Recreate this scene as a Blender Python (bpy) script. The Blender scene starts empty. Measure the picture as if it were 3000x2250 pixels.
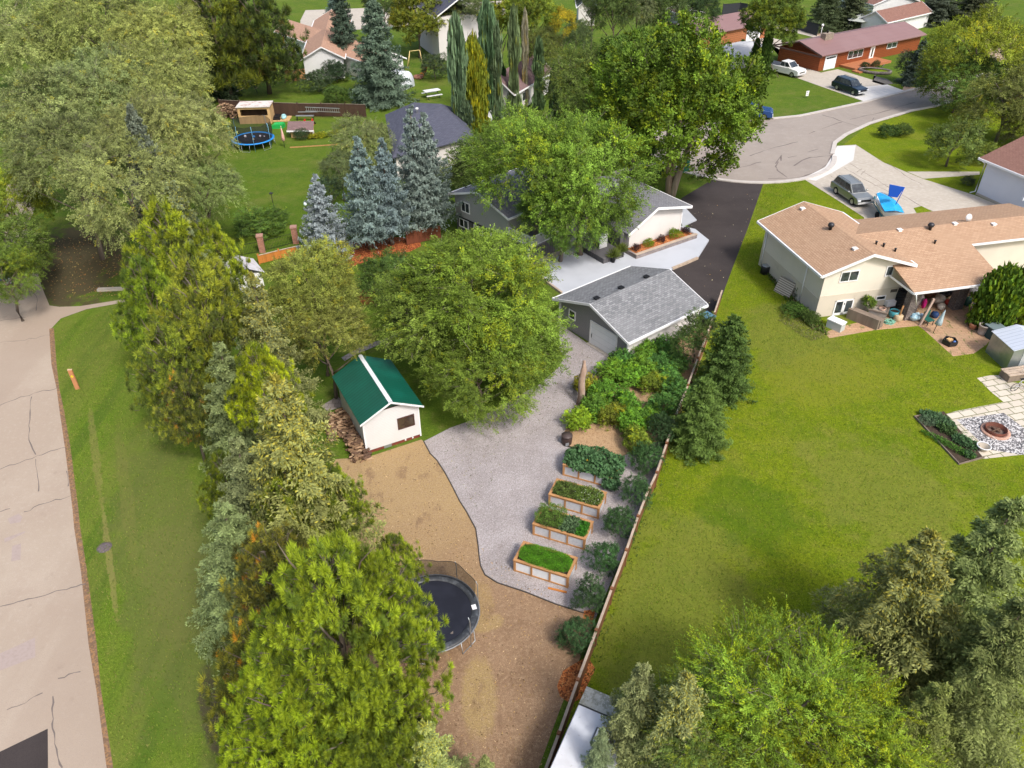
import bpy, math, random
import numpy as np
from mathutils import Vector, Matrix
random.seed(7); RNG=np.random.default_rng(7)
sc=bpy.context.scene; COL=sc.collection
# ---------------------------------------------------------------- camera
FPX=2250.0; PITCH=math.radians(36); ROLL=math.radians(-0.41); CH=29.0
_c,_s=math.cos(PITCH),math.sin(PITCH); _cr,_sr=math.cos(ROLL),math.sin(ROLL)
FW=Vector((0,_c,-_s)); DN=Vector((0,-_s,-_c)); RT=Vector((1,0,0))
RT2=_cr*RT-_sr*DN; DN2=_sr*RT+_cr*DN
cam_d=bpy.data.cameras.new('camera'); cam=bpy.data.objects.new('camera',cam_d); COL.objects.link(cam)
cam_d.sensor_width=36; cam_d.lens=36*FPX/3000; cam_d.clip_end=2000; cam_d.clip_start=0.5
M=Matrix((RT2,-DN2,-FW)).transposed().to_4x4(); M.translation=Vector((0,0,CH)); cam.matrix_world=M
sc.camera=cam
# ---------------------------------------------------------------- sky, sun, exposure
SUN_EL=math.radians(50); SUN_AZ=math.radians(146)   # azimuth clockwise from +Y (behind the camera, to its right)
w=bpy.data.worlds.new("World"); sc.world=w; w.use_nodes=True
_n=w.node_tree; _bg=_n.nodes['Background']; _sky=_n.nodes.new('ShaderNodeTexSky'); _sky.sky_type='NISHITA'; _sky.sun_disc=False
_sky.sun_elevation=SUN_EL; _sky.sun_rotation=SUN_AZ; _sky.air_density=1.0; _sky.dust_density=4.0; _sky.ozone_density=0.6
_n.links.new(_sky.outputs[0],_bg.inputs[0]); _bg.inputs[1].default_value=0.15
sd=bpy.data.lights.new('sun','SUN'); sd.energy=1.9; sd.angle=math.radians(10); sd.color=(1,0.98,0.945)
so=bpy.data.objects.new('sun',sd); COL.objects.link(so)
_dir=Vector((math.sin(SUN_AZ)*math.cos(SUN_EL),math.cos(SUN_AZ)*math.cos(SUN_EL),math.sin(SUN_EL)))
so.rotation_euler=_dir.to_track_quat('Z','Y').to_euler(); so.location=_dir*100
vs=sc.view_settings; vs.view_transform='Standard'; vs.look='None'; vs.exposure=0.62; vs.gamma=1; vs.use_curve_mapping=False
sc.render.resolution_x=1024; sc.render.resolution_y=768
sc.cycles.max_bounces=5; sc.cycles.diffuse_bounces=3; sc.cycles.transparent_max_bounces=8
# ---------------------------------------------------------------- survey helpers: photo point on a horizontal plane -> world point
def gp(u,v,z=0.0):
    a,b=u-1500.0,v-1125.0
    d=FW*FPX+RT2*a+DN2*b
    t=(z-CH)/d.z
    return Vector((d.x*t,d.y*t,z))
def depth(p): return (Vector(p)-Vector((0,0,CH))).dot(FW)
def ppm(p): return FPX/depth(p)          # photo pixels per metre at p
def hs(top,base):
    b=gp(*base); best=0.1; bd=1e9; z=0.1
    while z<24:
        d=(gp(top[0],top[1],z)-b); d.z=0; l=d.length
        if l<bd: bd=l; best=z
        z+=0.1
    return best
def P2(pts,z=0.0): return [tuple(gp(u,v,z))[:2] for u,v in pts]
# ---------------------------------------------------------------- nodes
class NT:
    def __init__(s,m):
        m.use_nodes=True; s.m=m; s.t=m.node_tree; s.b=s.t.nodes['Principled BSDF']
    def n(s,ty,**k):
        x=s.t.nodes.new(ty)
        for a,v in k.items(): setattr(x,a,v)
        return x
    def l(s,a,b): s.t.links.new(a,b)
    def math(s,op,a,b=None,c=None):
        x=s.n('ShaderNodeMath',operation=op)
        for i,v in enumerate((a,b,c)):
            if v is None: continue
            if hasattr(v,'is_linked'): s.l(v,x.inputs[i])
            else: x.inputs[i].default_value=v
        return x.outputs[0]
    def mix(s,f,a,b,bt='MIX'):
        x=s.n('ShaderNodeMix',data_type='RGBA',blend_type=bt)
        for i,v in ((0,f),(6,a),(7,b)):
            if hasattr(v,'is_linked'): s.l(v,x.inputs[i])
            else: x.inputs[i].default_value=(v if i==0 else (v[0],v[1],v[2],1))
        return x.outputs[2]
    def ramp(s,f,lo,hi):
        x=s.n('ShaderNodeMapRange',interpolation_type='SMOOTHSTEP'); s.l(f,x.inputs[0]); x.inputs[1].default_value=lo; x.inputs[2].default_value=hi
        return x.outputs[0]
MATS={}
def pm(name,base,rough=0.8,metal=0.0,spec=0.3,layers=(),bump=0.0,bscale=20,coord='Object',use_col=False,trans=None):
    """procedural material; layers: (kind,...) painted over the base in turn"""
    if name in MATS: return MATS[name]
    m=bpy.data.materials.new(name); MATS[name]=m; N=NT(m); b=N.b
    b.inputs['Roughness'].default_value=rough; b.inputs['Metallic'].default_value=metal; b.inputs['Specular IOR Level'].default_value=spec
    tc=N.n('ShaderNodeTexCoord'); co=tc.outputs['Object']; uv=tc.outputs['UV']
    geo=N.n('ShaderNodeNewGeometry'); pos=geo.outputs['Position']
    col=base; hts=[]
    def noise(vec,scale,det=3,rough=.6,stretch=None,rot=0):
        x=N.n('ShaderNodeTexNoise'); x.inputs['Scale'].default_value=scale; x.inputs['Detail'].default_value=det; x.inputs['Roughness'].default_value=rough
        if stretch or rot:
            mp=N.n('ShaderNodeMapping'); N.l(vec,mp.inputs[0]); mp.inputs['Scale'].default_value=stretch or (1,1,1); mp.inputs['Rotation'].default_value=(0,0,rot); vec=mp.outputs[0]
        N.l(vec,x.inputs['Vector']); return x.outputs['Fac']
    for L in layers:
        k=L[0]; o=L[-1] if isinstance(L[-1],dict) else {}
        vec={'uv':uv,'pos':pos,'obj':co}[o.get('c','obj' if coord=='Object' else coord.lower())]
        if k=='n':      # noise blend: scale, lo, hi, colour, strength
            f=noise(vec,L[1],o.get('d',3),.6,o.get('s'),o.get('r',0)); f=N.ramp(f,L[2],L[3]); f=N.math('MULTIPLY',f,L[5]); col=N.mix(f,col,L[4])
        elif k=='brick': # w,h,colA,colB,mortar,msize,strength
            x=N.n('ShaderNodeTexBrick'); N.l(uv,x.inputs['Vector']); x.inputs['Scale'].default_value=1
            x.inputs['Brick Width'].default_value=L[1]; x.inputs['Row Height'].default_value=L[2]
            for i,cv in ((1,L[3]),(2,L[4]),(3,L[5])): x.inputs[i].default_value=(*cv,1)
            x.inputs['Mortar Size'].default_value=L[6]; x.inputs['Mortar Smooth'].default_value=.1; x.offset=o.get('off',.5)
            col=N.mix(L[7],col,x.outputs[0]); hts.append((N.math('SUBTRACT',1.0,x.outputs['Fac']),.02))
        elif k=='lines': # period, axis, duty, colour, strength
            sp=N.n('ShaderNodeSeparateXYZ'); N.l(uv,sp.inputs[0]); a=N.math('DIVIDE',sp.outputs[L[2]],L[1]); f=N.math('FRACT',a); f2=N.math('LESS_THAN',f,L[3]); f2=N.math('MULTIPLY',f2,L[5]); col=N.mix(f2,col,L[4]); hts.append((f,.03))
        elif k=='ell':   # world ellipse patch: x,y,rx,ry,angle,colour,strength
            mp=N.n('ShaderNodeMapping',vector_type='TEXTURE'); N.l(pos,mp.inputs[0]); mp.inputs['Location'].default_value=(L[1],L[2],0); mp.inputs['Rotation'].default_value=(0,0,L[5]); mp.inputs['Scale'].default_value=(L[3],L[4],1000)
            ln=N.n('ShaderNodeVectorMath',operation='LENGTH'); N.l(mp.outputs[0],ln.inputs[0])
            nz=noise(pos,o.get('ns',1.5),4); a=N.math('ADD',ln.outputs['Value'],N.math('MULTIPLY',N.math('SUBTRACT',nz,.5),o.get('w',.9)))
            f=N.math('SUBTRACT',1.0,N.ramp(a,.75,1.15)); f=N.math('MULTIPLY',f,L[7]); col=N.mix(f,col,L[6])
        elif k=='rnd':   # per-object random tint
            oi=N.n('ShaderNodeObjectInfo'); f=N.math('MULTIPLY',oi.outputs['Random'],L[2]); col=N.mix(f,col,L[1])
        elif k=='ocol': 
            oi=N.n('ShaderNodeObjectInfo'); col=N.mix(1.0,col,oi.outputs['Color'],'MULTIPLY')
        elif k=='attr':
            at=N.n('ShaderNodeAttribute',attribute_name='Col'); oi=N.n('ShaderNodeObjectInfo'); t_=N.mix(1.0,at.outputs['Color'],oi.outputs['Color'],'MULTIPLY'); col=N.mix(at.outputs['Alpha'],at.outputs['Color'],t_)
        elif k=='speck': # voronoi cell colour variation: scale, strength
            x=N.n('ShaderNodeTexVoronoi'); x.inputs['Scale'].default_value=L[1]; N.l(vec,x.inputs['Vector'])
            bw=N.n('ShaderNodeRGBToBW'); N.l(x.outputs['Color'],bw.inputs[0]); f=N.math('MULTIPLY',N.math('GREATER_THAN',bw.outputs[0],L[2]),L[4]); col=N.mix(f,col,L[3])
    if hasattr(col,'is_linked'): N.l(col,b.inputs['Base Color'])
    else: b.inputs['Base Color'].default_value=(*col,1)
    if bump>0 or hts:
        h=noise(pos if coord=='Object' else co,bscale,4); h=N.math('MULTIPLY',h,bump)
        for f,k in hts: h=N.math('ADD',h,N.math('MULTIPLY',f,k))
        bp=N.n('ShaderNodeBump'); bp.inputs['Strength'].default_value=.6; bp.inputs['Distance'].default_value=1.0; N.l(h,bp.inputs['Height']); N.l(bp.outputs[0],b.inputs['Normal'])
    if trans:
        tr=N.n('ShaderNodeBsdfTranslucent'); N.l(col,tr.inputs[0]) ; ms=N.n('ShaderNodeMixShader'); ms.inputs[0].default_value=trans
        N.l(b.outputs[0],ms.inputs[1]); N.l(tr.outputs[0],ms.inputs[2]); N.l(ms.outputs[0],N.t.nodes['Material Output'].inputs[0])
    return m
# ---------------------------------------------------------------- mesh builder
class MB:
    def __init__(s): s.v=[]; s.f=[]; s.mi=[]; s.sm=[]
    def add(s,vs,fs,mi=0,sm=False,T=None):
        o=len(s.v)
        for p in vs:
            p=Vector(p)
            if T is not None: p=T@p
            s.v.append(tuple(p))
        for f in fs: s.f.append([i+o for i in f]); s.mi.append(mi); s.sm.append(sm)
        return s
    def box(s,x0,x1,y0,y1,z0,z1,mi=0,T=None):
        return s.add([(x0,y0,z0),(x1,y0,z0),(x1,y1,z0),(x0,y1,z0),(x0,y0,z1),(x1,y0,z1),(x1,y1,z1),(x0,y1,z1)],
            [(0,3,2,1),(4,5,6,7),(0,1,5,4),(1,2,6,5),(2,3,7,6),(3,0,4,7)],mi,False,T)
    def prism(s,pts,z0,z1,mi=0,T=None):
        n=len(pts); a=sum(pts[i][0]*pts[(i+1)%n][1]-pts[(i+1)%n][0]*pts[i][1] for i in range(n))
        if a<0: pts=pts[::-1]
        v=[(x,y,z0) for x,y in pts]+[(x,y,z1) for x,y in pts]
        f=[tuple(range(n,2*n)),tuple(range(n-1,-1,-1))]+[(i,(i+1)%n,n+(i+1)%n,n+i) for i in range(n)]
        return s.add(v,f,mi,False,T)
    def sheet(s,pts,z,mi=0):
        n=len(pts); a=sum(pts[i][0]*pts[(i+1)%n][1]-pts[(i+1)%n][0]*pts[i][1] for i in range(n))
        if a<0: pts=pts[::-1]
        return s.add([(x,y,z) for x,y in pts],[tuple(range(n))],mi)
    def tube(s,pts,r,n=8,mi=0,caps=True,sm=True):
        pts=[Vector(p) for p in pts]; k=len(pts); rs=r if hasattr(r,'__len__') else [r]*k
        V=[];F=[]
        ref=Vector((0,0,1)) 
        for i,p in enumerate(pts):
            d=(pts[min(i+1,k-1)]-pts[max(i-1,0)]); d=d.normalized() if d.length>1e-9 else Vector((0,0,1))
            a=d.cross(ref)
            if a.length<.05: a=d.cross(Vector((1,0,0)))
            a.normalize(); b=d.cross(a)
            for j in range(n):
                t=2*math.pi*j/n; V.append(p+(a*math.cos(t)+b*math.sin(t))*rs[i])
        for i in range(k-1):
            for j in range(n): F.append((i*n+j,i*n+(j+1)%n,(i+1)*n+(j+1)%n,(i+1)*n+j))
        if caps: F.append(tuple(range(n-1,-1,-1))); F.append(tuple(range((k-1)*n,k*n)))
        return s.add(V,F,mi,sm)
    def lathe(s,prof,n=20,mi=0,T=None,sm=True,cx=0,cy=0):
        V=[];F=[]
        for r,z in prof:
            for j in range(n): t=2*math.pi*j/n; V.append((cx+r*math.cos(t),cy+r*math.sin(t),z))
        k=len(prof)
        for i in range(k-1):
            for j in range(n): F.append((i*n+j,i*n+(j+1)%n,(i+1)*n+(j+1)%n,(i+1)*n+j))
        ring=abs(prof[0][0]-prof[-1][0])<1e-6 or max(p[1] for p in prof)-min(p[1] for p in prof)<1e-6
        if prof[0][0]>1e-6 and not ring: F.append(tuple(range(n-1,-1,-1)))
        if prof[-1][0]>1e-6 and not ring: F.append(tuple(range((k-1)*n,k*n)))
        return s.add(V,F,mi,sm,T)
    def blob(s,c,r,n=10,m=7,jit=.15,mi=0):
        V=[];F=[]; c=Vector(c); r=r if hasattr(r,'__len__') else (r,r,r)
        for i in range(m+1):
            for j in range(n):
                a=math.pi*i/m; t=2*math.pi*j/n; q=1+random.uniform(-jit,jit)*(0<i<m)
                V.append((c.x+r[0]*q*math.sin(a)*math.cos(t),c.y+r[1]*q*math.sin(a)*math.sin(t),c.z-r[2]*q*math.cos(a)))
        for i in range(m):
            for j in range(n): F.append((i*n+j,i*n+(j+1)%n,(i+1)*n+(j+1)%n,(i+1)*n+j))
        return s.add(V,F,mi,True)
    def ribbon(s,pts,w,z,mi=0,z1=None):
        """flat strip (or low ridge when z1 given) along xy points"""
        pts=[Vector((p[0],p[1],0)) for p in pts]; k=len(pts); L=[];R=[]
        for i,p in enumerate(pts):
            d=(pts[min(i+1,k-1)]-pts[max(i-1,0)]).normalized(); nn=Vector((-d.y,d.x,0)); ww=w[i] if hasattr(w,'__len__') else w
            L.append(p+nn*ww/2); R.append(p-nn*ww/2)
        if z1 is None:
            V=[(p.x,p.y,z) for p in L]+[(p.x,p.y,z) for p in R]
            F=[(k+i,k+i+1,i+1,i) for i in range(k-1)]
        else:
            V=[(p.x,p.y,z) for p in L]+[(p.x,p.y,z) for p in R]+[(p.x,p.y,z1) for p in L]+[(p.x,p.y,z1) for p in R]
            F=[]
            for i in range(k-1): F+=[(3*k+i,3*k+i+1,2*k+i+1,2*k+i),(k+i,k+i+1,3*k+i+1,3*k+i),(i+1,i,2*k+i,2*k+i+1)]
            F+=[(0,k,3*k,2*k),(k-1,3*k-1,4*k-1,2*k-1)]
        return s.add(V,F,mi)
    def build(s,name,mat,parent=None,uv=True,bevel=0):
        me=bpy.data.meshes.new(name); me.from_pydata(s.v,[],s.f)
        for m in (mat if isinstance(mat,(list,tuple)) else [mat]): me.materials.append(m)
        for p,i,q in zip(me.polygons,s.mi,s.sm): p.material_index=i; p.use_smooth=q
        if uv:
            ul=me.uv_layers.new(name='UVMap')
            for p in me.polygons:
                nn=p.normal
                if abs(nn.z)>.995: t=Vector((1,0,0)); b=Vector((0,1,0))
                else: t=Vector((-nn.y,nn.x,0)).normalized(); b=nn.cross(t)
                for li in p.loop_indices:
                    co=me.vertices[me.loops[li].vertex_index].co; ul.data[li].uv=(co.dot(t),co.dot(b))
        o=bpy.data.objects.new(name,me); COL.objects.link(o)
        if parent: o.parent=parent
        if bevel:
            b=o.modifiers.new('bevel','BEVEL'); b.width=bevel; b.segments=2; b.limit_method='ANGLE'
        return o
def tag(o,label,cat,group=None):
    o['label']=label; o['category']=cat
    if group: o['group']=group
    return o
def thing(name,label,cat,loc=(0,0,0),rot=0,group=None,scale=1):
    o=bpy.data.objects.new(name,None); COL.objects.link(o); o.empty_display_size=.3
    o.location=loc; o.rotation_euler=(0,0,rot); o.scale=(scale,)*3
    return tag(o,label,cat,group)
def struct(o,kind='structure'): o['kind']=kind; return o
def dup(root,loc,rot=0,label=None,group=None,scale=None):
    def rec(o,par):
        c=o.copy(); COL.objects.link(c); c.parent=par
        for ch in [x for x in bpy.data.objects if x.parent==o]: rec(ch,c)
        return c
    r=rec(root,None); r.location=loc; r.rotation_euler=(0,0,rot)
    if scale: r.scale=(scale,)*3
    if label: r['label']=label
    if group: r['group']=group
    return r
def yaw_of(a,b): return math.atan2(b.y-a.y,b.x-a.x)
def frame(a,b,z=0):
    A=gp(*a,z); B=gp(*b,z); return A,yaw_of(A,B),(B-A).length
def inv(loc,rot,p):
    d=Vector(p)-Vector(loc); c,s=math.cos(rot),math.sin(rot); return Vector((c*d.x+s*d.y,-s*d.x+c*d.y,d.z))
def lp(fr,u,v,z=0): return inv((fr[0].x,fr[0].y,0),fr[1],gp(u,v,z))
# ---------------------------------------------------------------- materials
def grass(name,a,b,c,extra=(),tan=.5,brown=(.20,.17,.06)):
    return pm(name,a,.95,spec=.1,coord='Object',layers=[('n',.12,.38,.62,b,.8,{'c':'pos','d':4}),('n',.45,.45,.7,c,.6,{'c':'pos','d':4}),('n',1.1,.48,.72,brown,tan,{'c':'pos','d':5}),('n',2.6,.45,.7,tuple(x*.72 for x in a),.55,{'c':'pos','d':5}),('n',.22,.52,.66,brown,tan*.7,{'c':'pos','d':6}),
       ('n',9,.35,.68,tuple(x*.5 for x in a),.65,{'c':'pos','d':6}),('n',5,.55,.7,tuple(min(1,x*1.5) for x in b),.4,{'c':'pos','d':6}),('n',30,.5,.72,tuple(min(1,x*2.0) for x in b),.6,{'c':'pos'}),*extra],bump=.06,bscale=24)
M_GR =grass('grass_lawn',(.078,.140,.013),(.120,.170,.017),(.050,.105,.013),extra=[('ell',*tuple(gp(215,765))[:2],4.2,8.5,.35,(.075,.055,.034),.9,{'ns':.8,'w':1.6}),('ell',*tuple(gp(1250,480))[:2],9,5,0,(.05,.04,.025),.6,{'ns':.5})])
M_GRR=grass('grass_bright',(.120,.178,.006),(.190,.232,.010),(.066,.135,.006),tan=.45,brown=(.24,.21,.05),extra=[('ell',*tuple(gp(2330,1010))[:2],3.5,5,0,(.15,.16,.03),.6,{'ns':.5,'w':1.8}),('ell',*tuple(gp(1980,1750))[:2],3.5,6,-.4,(.17,.18,.035),.55,{'ns':.5,'w':1.8}),('ell',*tuple(gp(2200,1500))[:2],2.5,3,0,(.05,.11,.006),.5,{'ns':.4,'w':1.8}),('ell',*tuple(gp(2600,1450))[:2],4,5,.3,(.19,.19,.04),.45,{'ns':.5,'w':1.8}),('ell',*tuple(gp(2440,1100))[:2],5,3,.3,(.20,.21,.02),.5,{'ns':.4,'w':1.8}),('ell',*tuple(gp(2400,870))[:2],1.5,3.5,.2,(.17,.16,.05),.5,{'ns':1,'w':1.8})])
M_CONC=pm('concrete_pale',(.46,.41,.34),.9,spec=.2,layers=[('n',.35,.4,.65,(.40,.35,.29),.6,{'c':'pos','d':5}),('n',2.5,.45,.7,(.58,.54,.47),.5,{'c':'pos'}),('n',25,.4,.7,(.35,.31,.26),.35,{'c':'pos'})],bump=.008,bscale=30)
M_CONCN=pm('concrete_new',(.62,.60,.57),.85,layers=[('n',1.5,.4,.7,(.54,.52,.49),.5,{'c':'pos'}),('n',25,.5,.7,(.45,.43,.4),.3,{'c':'pos'})],bump=.004)
M_CRACK=pm('crack_seal',(.16,.13,.115),.8)
M_ALLEY=pm('alley_concrete',(.38,.305,.235),.95,spec=.15,layers=[('n',.12,.4,.65,(.45,.375,.295),.7,{'c':'pos','d':4}),('n',.5,.5,.72,(.37,.29,.225),.6,{'c':'pos','d':5}),('n',5,.5,.72,(.48,.41,.335),.4,{'c':'pos','d':5}),('n',.16,.5,.62,(.33,.255,.195),.5,{'c':'pos','s':(1,.12,1),'r':-.5,'d':5}),('n',9,.6,.75,(.20,.14,.10),.35,{'c':'pos','d':6}),('n',28,.4,.7,(.28,.23,.2),.5,{'c':'pos'}),('n',1.2,.6,.75,(.22,.17,.14),.25,{'c':'pos','d':6})],bump=.01,bscale=40)
M_ROAD=pm('street_asphalt',(.33,.285,.245),.9,spec=.2,layers=[('n',.2,.4,.65,(.28,.24,.21),.6,{'c':'pos','d':4}),('n',1.3,.45,.7,(.37,.33,.29),.5,{'c':'pos','d':5}),('n',30,.4,.65,(.2,.17,.15),.4,{'c':'pos'})],bump=.01,bscale=40)
M_ASPH=pm('driveway_asphalt',(.045,.036,.034),.85,spec=.25,layers=[('n',.3,.35,.65,(.062,.050,.047),.8,{'c':'pos','d':5}),('n',3,.6,.8,(.08,.065,.06),.4,{'c':'pos'}),('n',40,.4,.7,(.02,.017,.017),.5,{'c':'pos'})],bump=.01,bscale=50)
M_GRAVEL=pm('grey_gravel',(.34,.305,.295),.95,spec=.15,layers=[('n',.35,.4,.62,(.43,.39,.385),.8,{'c':'pos','d':4}),('n',1.2,.55,.75,(.22,.18,.16),.45,{'c':'pos','d':5}),('speck',22,.66,(.52,.50,.50),.4,{'c':'pos'}),('speck',26,.68,(.18,.155,.145),.4,{'c':'pos'}),('n',20,.42,.65,(.17,.14,.13),.5,{'c':'pos'})],bump=.05,bscale=22)
M_MULCH=pm('orange_bark_mulch',(.42,.13,.035),.95,layers=[('speck',12,.55,(.62,.25,.08),.8,{'c':'pos'}),('speck',15,.66,(.10,.03,.012),.8,{'c':'pos'}),('n',10,.45,.7,(.20,.05,.02),.6,{'c':'pos'})],bump=.08,bscale=16)
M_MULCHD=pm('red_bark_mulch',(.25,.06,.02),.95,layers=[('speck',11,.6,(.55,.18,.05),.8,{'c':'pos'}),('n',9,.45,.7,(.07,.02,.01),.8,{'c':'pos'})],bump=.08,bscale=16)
M_CHIP=pm('tan_wood_chip',(.40,.26,.14),.95,layers=[('n',1.5,.4,.7,(.33,.20,.10),.6,{'c':'pos'}),('n',22,.4,.7,(.5,.36,.22),.6,{'c':'pos'}),('speck',20,.7,(.2,.11,.06),.5,{'c':'pos'})],bump=.03,bscale=24)
M_DARKSOIL=pm('dark_soil',(.05,.035,.022),.95,layers=[('n',6,.4,.7,(.09,.06,.04),.7,{'c':'pos'})],bump=.05)
def wood(name,c,k=.6,rough=.8):
    return pm(name,c,rough,layers=[('n',2.2,.35,.7,tuple(x*k for x in c),.7,{'s':(1,1,.12),'d':5}),('n',12,.5,.8,tuple(min(1,x*1.35) for x in c),.4,{'s':(1,1,.1)})],bump=.004)
def siding(name,c,per=.13,k=.62,ax=1):
    return pm(name,c,.6,layers=[('n',.8,.3,.7,tuple(x*.9 for x in c),.5,{'d':4}),('lines',per,ax,.16,tuple(x*k for x in c),1.0)])
def stucco(name,c,dirt=.25):
    return pm(name,c,.9,spec=.15,layers=[('n',.5,.4,.7,tuple(x*.9 for x in c),.7,{'d':4}),('n',1.4,.58,.8,tuple(x*.72 for x in c),dirt,{'d':5}),('n',40,.4,.7,tuple(x*.85 for x in c),.4)],bump=.006,bscale=40)
def shingle(name,a,b,m,w=.33,h=.145,extra=()):
    return pm(name,a,.9,spec=.15,layers=[('brick',w,h,a,b,m,.012,1.0),('n',1.3,.42,.66,b,.35,{'c':'uv','d':4}),('n',.3,.4,.7,tuple(x*.85 for x in a),.4),('n',40,.4,.7,m,.35),*extra],bump=.006,bscale=50)
W_TRIM=pm('white_trim',(.78,.775,.77),.5,layers=[('n',2,.5,.8,(.6,.58,.55),.3)])
GLASS=pm('window_glass',(.02,.025,.028),.06,spec=.9,layers=[('n',1.2,.4,.6,(.07,.085,.09),.7)])
BLACK=pm('black_plastic',(.012,.012,.014),.5)
DARKMET=pm('dark_metal',(.05,.05,.055),.45,metal=.6)
STEEL=pm('galvanised_steel',(.55,.58,.60),.38,metal=.75,layers=[('n',1.5,.35,.7,(.40,.43,.45),.7,{'d':5})])
M_FENCEB=wood('brown_fence_board',(.22,.095,.045)); M_FENCECAP=wood('weathered_fence_cap',(.47,.37,.28))
M_CEDARW=wood('cedar_board',(.46,.24,.10)); M_ORANGEF=wood('orange_stained_board',(.52,.19,.04)); M_PLY=wood('plywood',(.56,.36,.17)); M_OLDWOOD=wood('old_grey_wood',(.23,.18,.14))
M_DARKF=wood('dark_brown_board',(.07,.038,.026)); M_LOG=wood('split_log',(.30,.18,.10)); 
M_BARK=pm('tree_bark',(.16,.125,.095),.95,layers=[('n',3,.4,.7,(.07,.052,.04),.8,{'s':(1,1,.25),'d':5}),('n',12,.5,.7,(.3,.26,.22),.5,{'s':(1,1,.2)}),('ocol',)],bump=.02)
M_LEAF=pm('foliage',(1,1,1),.62,spec=.22,layers=[('attr',)],trans=.16)
def plain(n,c,r=.6,metal=0): return pm(n,c,r,metal,layers=[('n',3,.4,.7,tuple(x*.8 for x in c),.5)])

def _el(a,b_,rx,col,st,**k):
    A=gp(*a); B=gp(*b_); c=(A+B)/2; d=B-A; return ('ell',c.x,c.y,rx,d.length/2,math.atan2(d.y,d.x)-math.pi/2,col,st,k)
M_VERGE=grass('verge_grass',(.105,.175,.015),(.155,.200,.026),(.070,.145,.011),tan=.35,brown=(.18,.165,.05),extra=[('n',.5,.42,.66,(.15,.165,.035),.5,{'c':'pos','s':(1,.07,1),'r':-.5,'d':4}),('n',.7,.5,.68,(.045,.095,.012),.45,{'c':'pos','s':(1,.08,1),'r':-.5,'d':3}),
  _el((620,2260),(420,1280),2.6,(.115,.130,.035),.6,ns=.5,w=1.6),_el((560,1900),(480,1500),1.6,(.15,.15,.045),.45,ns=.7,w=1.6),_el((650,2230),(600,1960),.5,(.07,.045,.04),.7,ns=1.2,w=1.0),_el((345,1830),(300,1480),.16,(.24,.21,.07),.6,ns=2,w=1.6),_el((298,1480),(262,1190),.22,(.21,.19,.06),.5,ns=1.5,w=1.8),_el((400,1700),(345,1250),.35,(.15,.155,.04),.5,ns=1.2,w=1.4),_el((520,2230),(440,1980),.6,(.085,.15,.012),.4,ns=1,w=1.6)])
# ---------------------------------------------------------------- ground, roads, paths
def sheet(name,polys,mat,z,extra=None):
    m=MB()
    for p in polys: m.sheet(P2(p),z)
    if extra: extra(m)
    return struct(m.build(name,mat))
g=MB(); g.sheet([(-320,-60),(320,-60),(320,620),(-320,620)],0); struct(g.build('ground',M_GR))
# right-hand lawns are a yellower, drier grass
sheet('lawn',[[(1965,1300),(1600,2260),(1500,2600),(3900,2600),(3900,150),(3000,238),(2735,313),(2548,362),(2438,452),(2352,523),(2238,535),(2190,671),(2150,775),(2125,843),(2030,1120)]],M_GRR,.004)
# alley on the left with its branch path
def wob(a,b,n,amp):
    out=[]
    for i in range(n+1):
        t=i/n; out.append((a[0]+(b[0]-a[0])*t+random.uniform(-amp,amp)*(0<i<n),a[1]+(b[1]-a[1])*t+random.uniform(-amp,amp)*(0<i<n)))
    return out
alley_r=[(330,2330),(321,2241),(289,2020),(271,1884),(246,1672),(226,1545),(221,1491),(199,1315),(181,1202),(170,1139),(158,1066),(151,962),(178,933),(253,906),(368,885),(420,875),(420,866),(368,876),(235,897),(174,899),(145,895),(122,840),(102,759),(95,700),(92,640),(110,580),(112,540)]
alley_l=[(20,540),(10,600),(15,700),(-40,860),(-250,1100),(-700,1600),(-1200,2330)]
def cracks(lst,mi=1,z=.008,w=.05,amp=3):
    def f(m):
        for L in lst:
            pts=[]
            for a,b in zip(L[:-1],L[1:]): 
                n=max(2,int(math.hypot(b[0]-a[0],b[1]-a[1])/14)); q=wob(a,b,n,amp); pts+=q[:-1]
            pts.append(L[-1]); P=P2(pts); m.ribbon(P,[w*random.uniform(.3,1.3) for _ in P],z,mi)
    return f
ac=[[(0,1004),(60,998),(145,982)],[(0,1188),(60,1163),(170,1136)],[(0,1375),(60,1355),(110,1335),(193,1310)],[(93,1162),(88,1230),(85,1290),(105,1332)],[(105,1345),(110,1395),(113,1440)],[(70,1500),(130,1475),(208,1452)],[(195,1380),(200,1425)],
 [(0,1777),(40,1768),(110,1750),(250,1711)],[(170,1988),(236,1968)],[(155,2040),(153,2120),(168,2210),(183,2250)],[(20,2080),(75,2060),(125,2030)],[(0,1500),(30,1490)],[(98,858),(110,880),(106,910)],[(75,855),(78,815),(125,790)],[(0,940),(40,935),(75,930)],[(20,858),(70,857),(120,855)]]
M_PATCH=pm('road_patch',(.36,.29,.26),.95,layers=[('n',6,.4,.7,(.3,.24,.21),.6,{'c':'pos'})],bump=.01)
def alley_x(m):
    cracks(ac,w=.06)(m)
    for q in ([(0,1915),(103,1868),(104,1925),(0,1965)],[(36,1600),(62,1592),(60,1640),(33,1645)],[(22,1520),(55,1505),(66,1515),(60,1530),(30,1535)],[(12,1578),(75,1556),(72,1562),(14,1590)]): m.sheet(P2(q),.008,2)
    m.sheet(P2([(-5,2205),(140,2135),(141,2260),(-5,2290)]),.008,3)
sheet('alley_road',[alley_r+alley_l],[M_ALLEY,M_CRACK,M_PATCH,M_ASPH],.004,alley_x)
def edge(m):
    P=P2(alley_r[:12]); m.ribbon(P,[random.uniform(.15,.35) for _ in P],.006)
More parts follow.
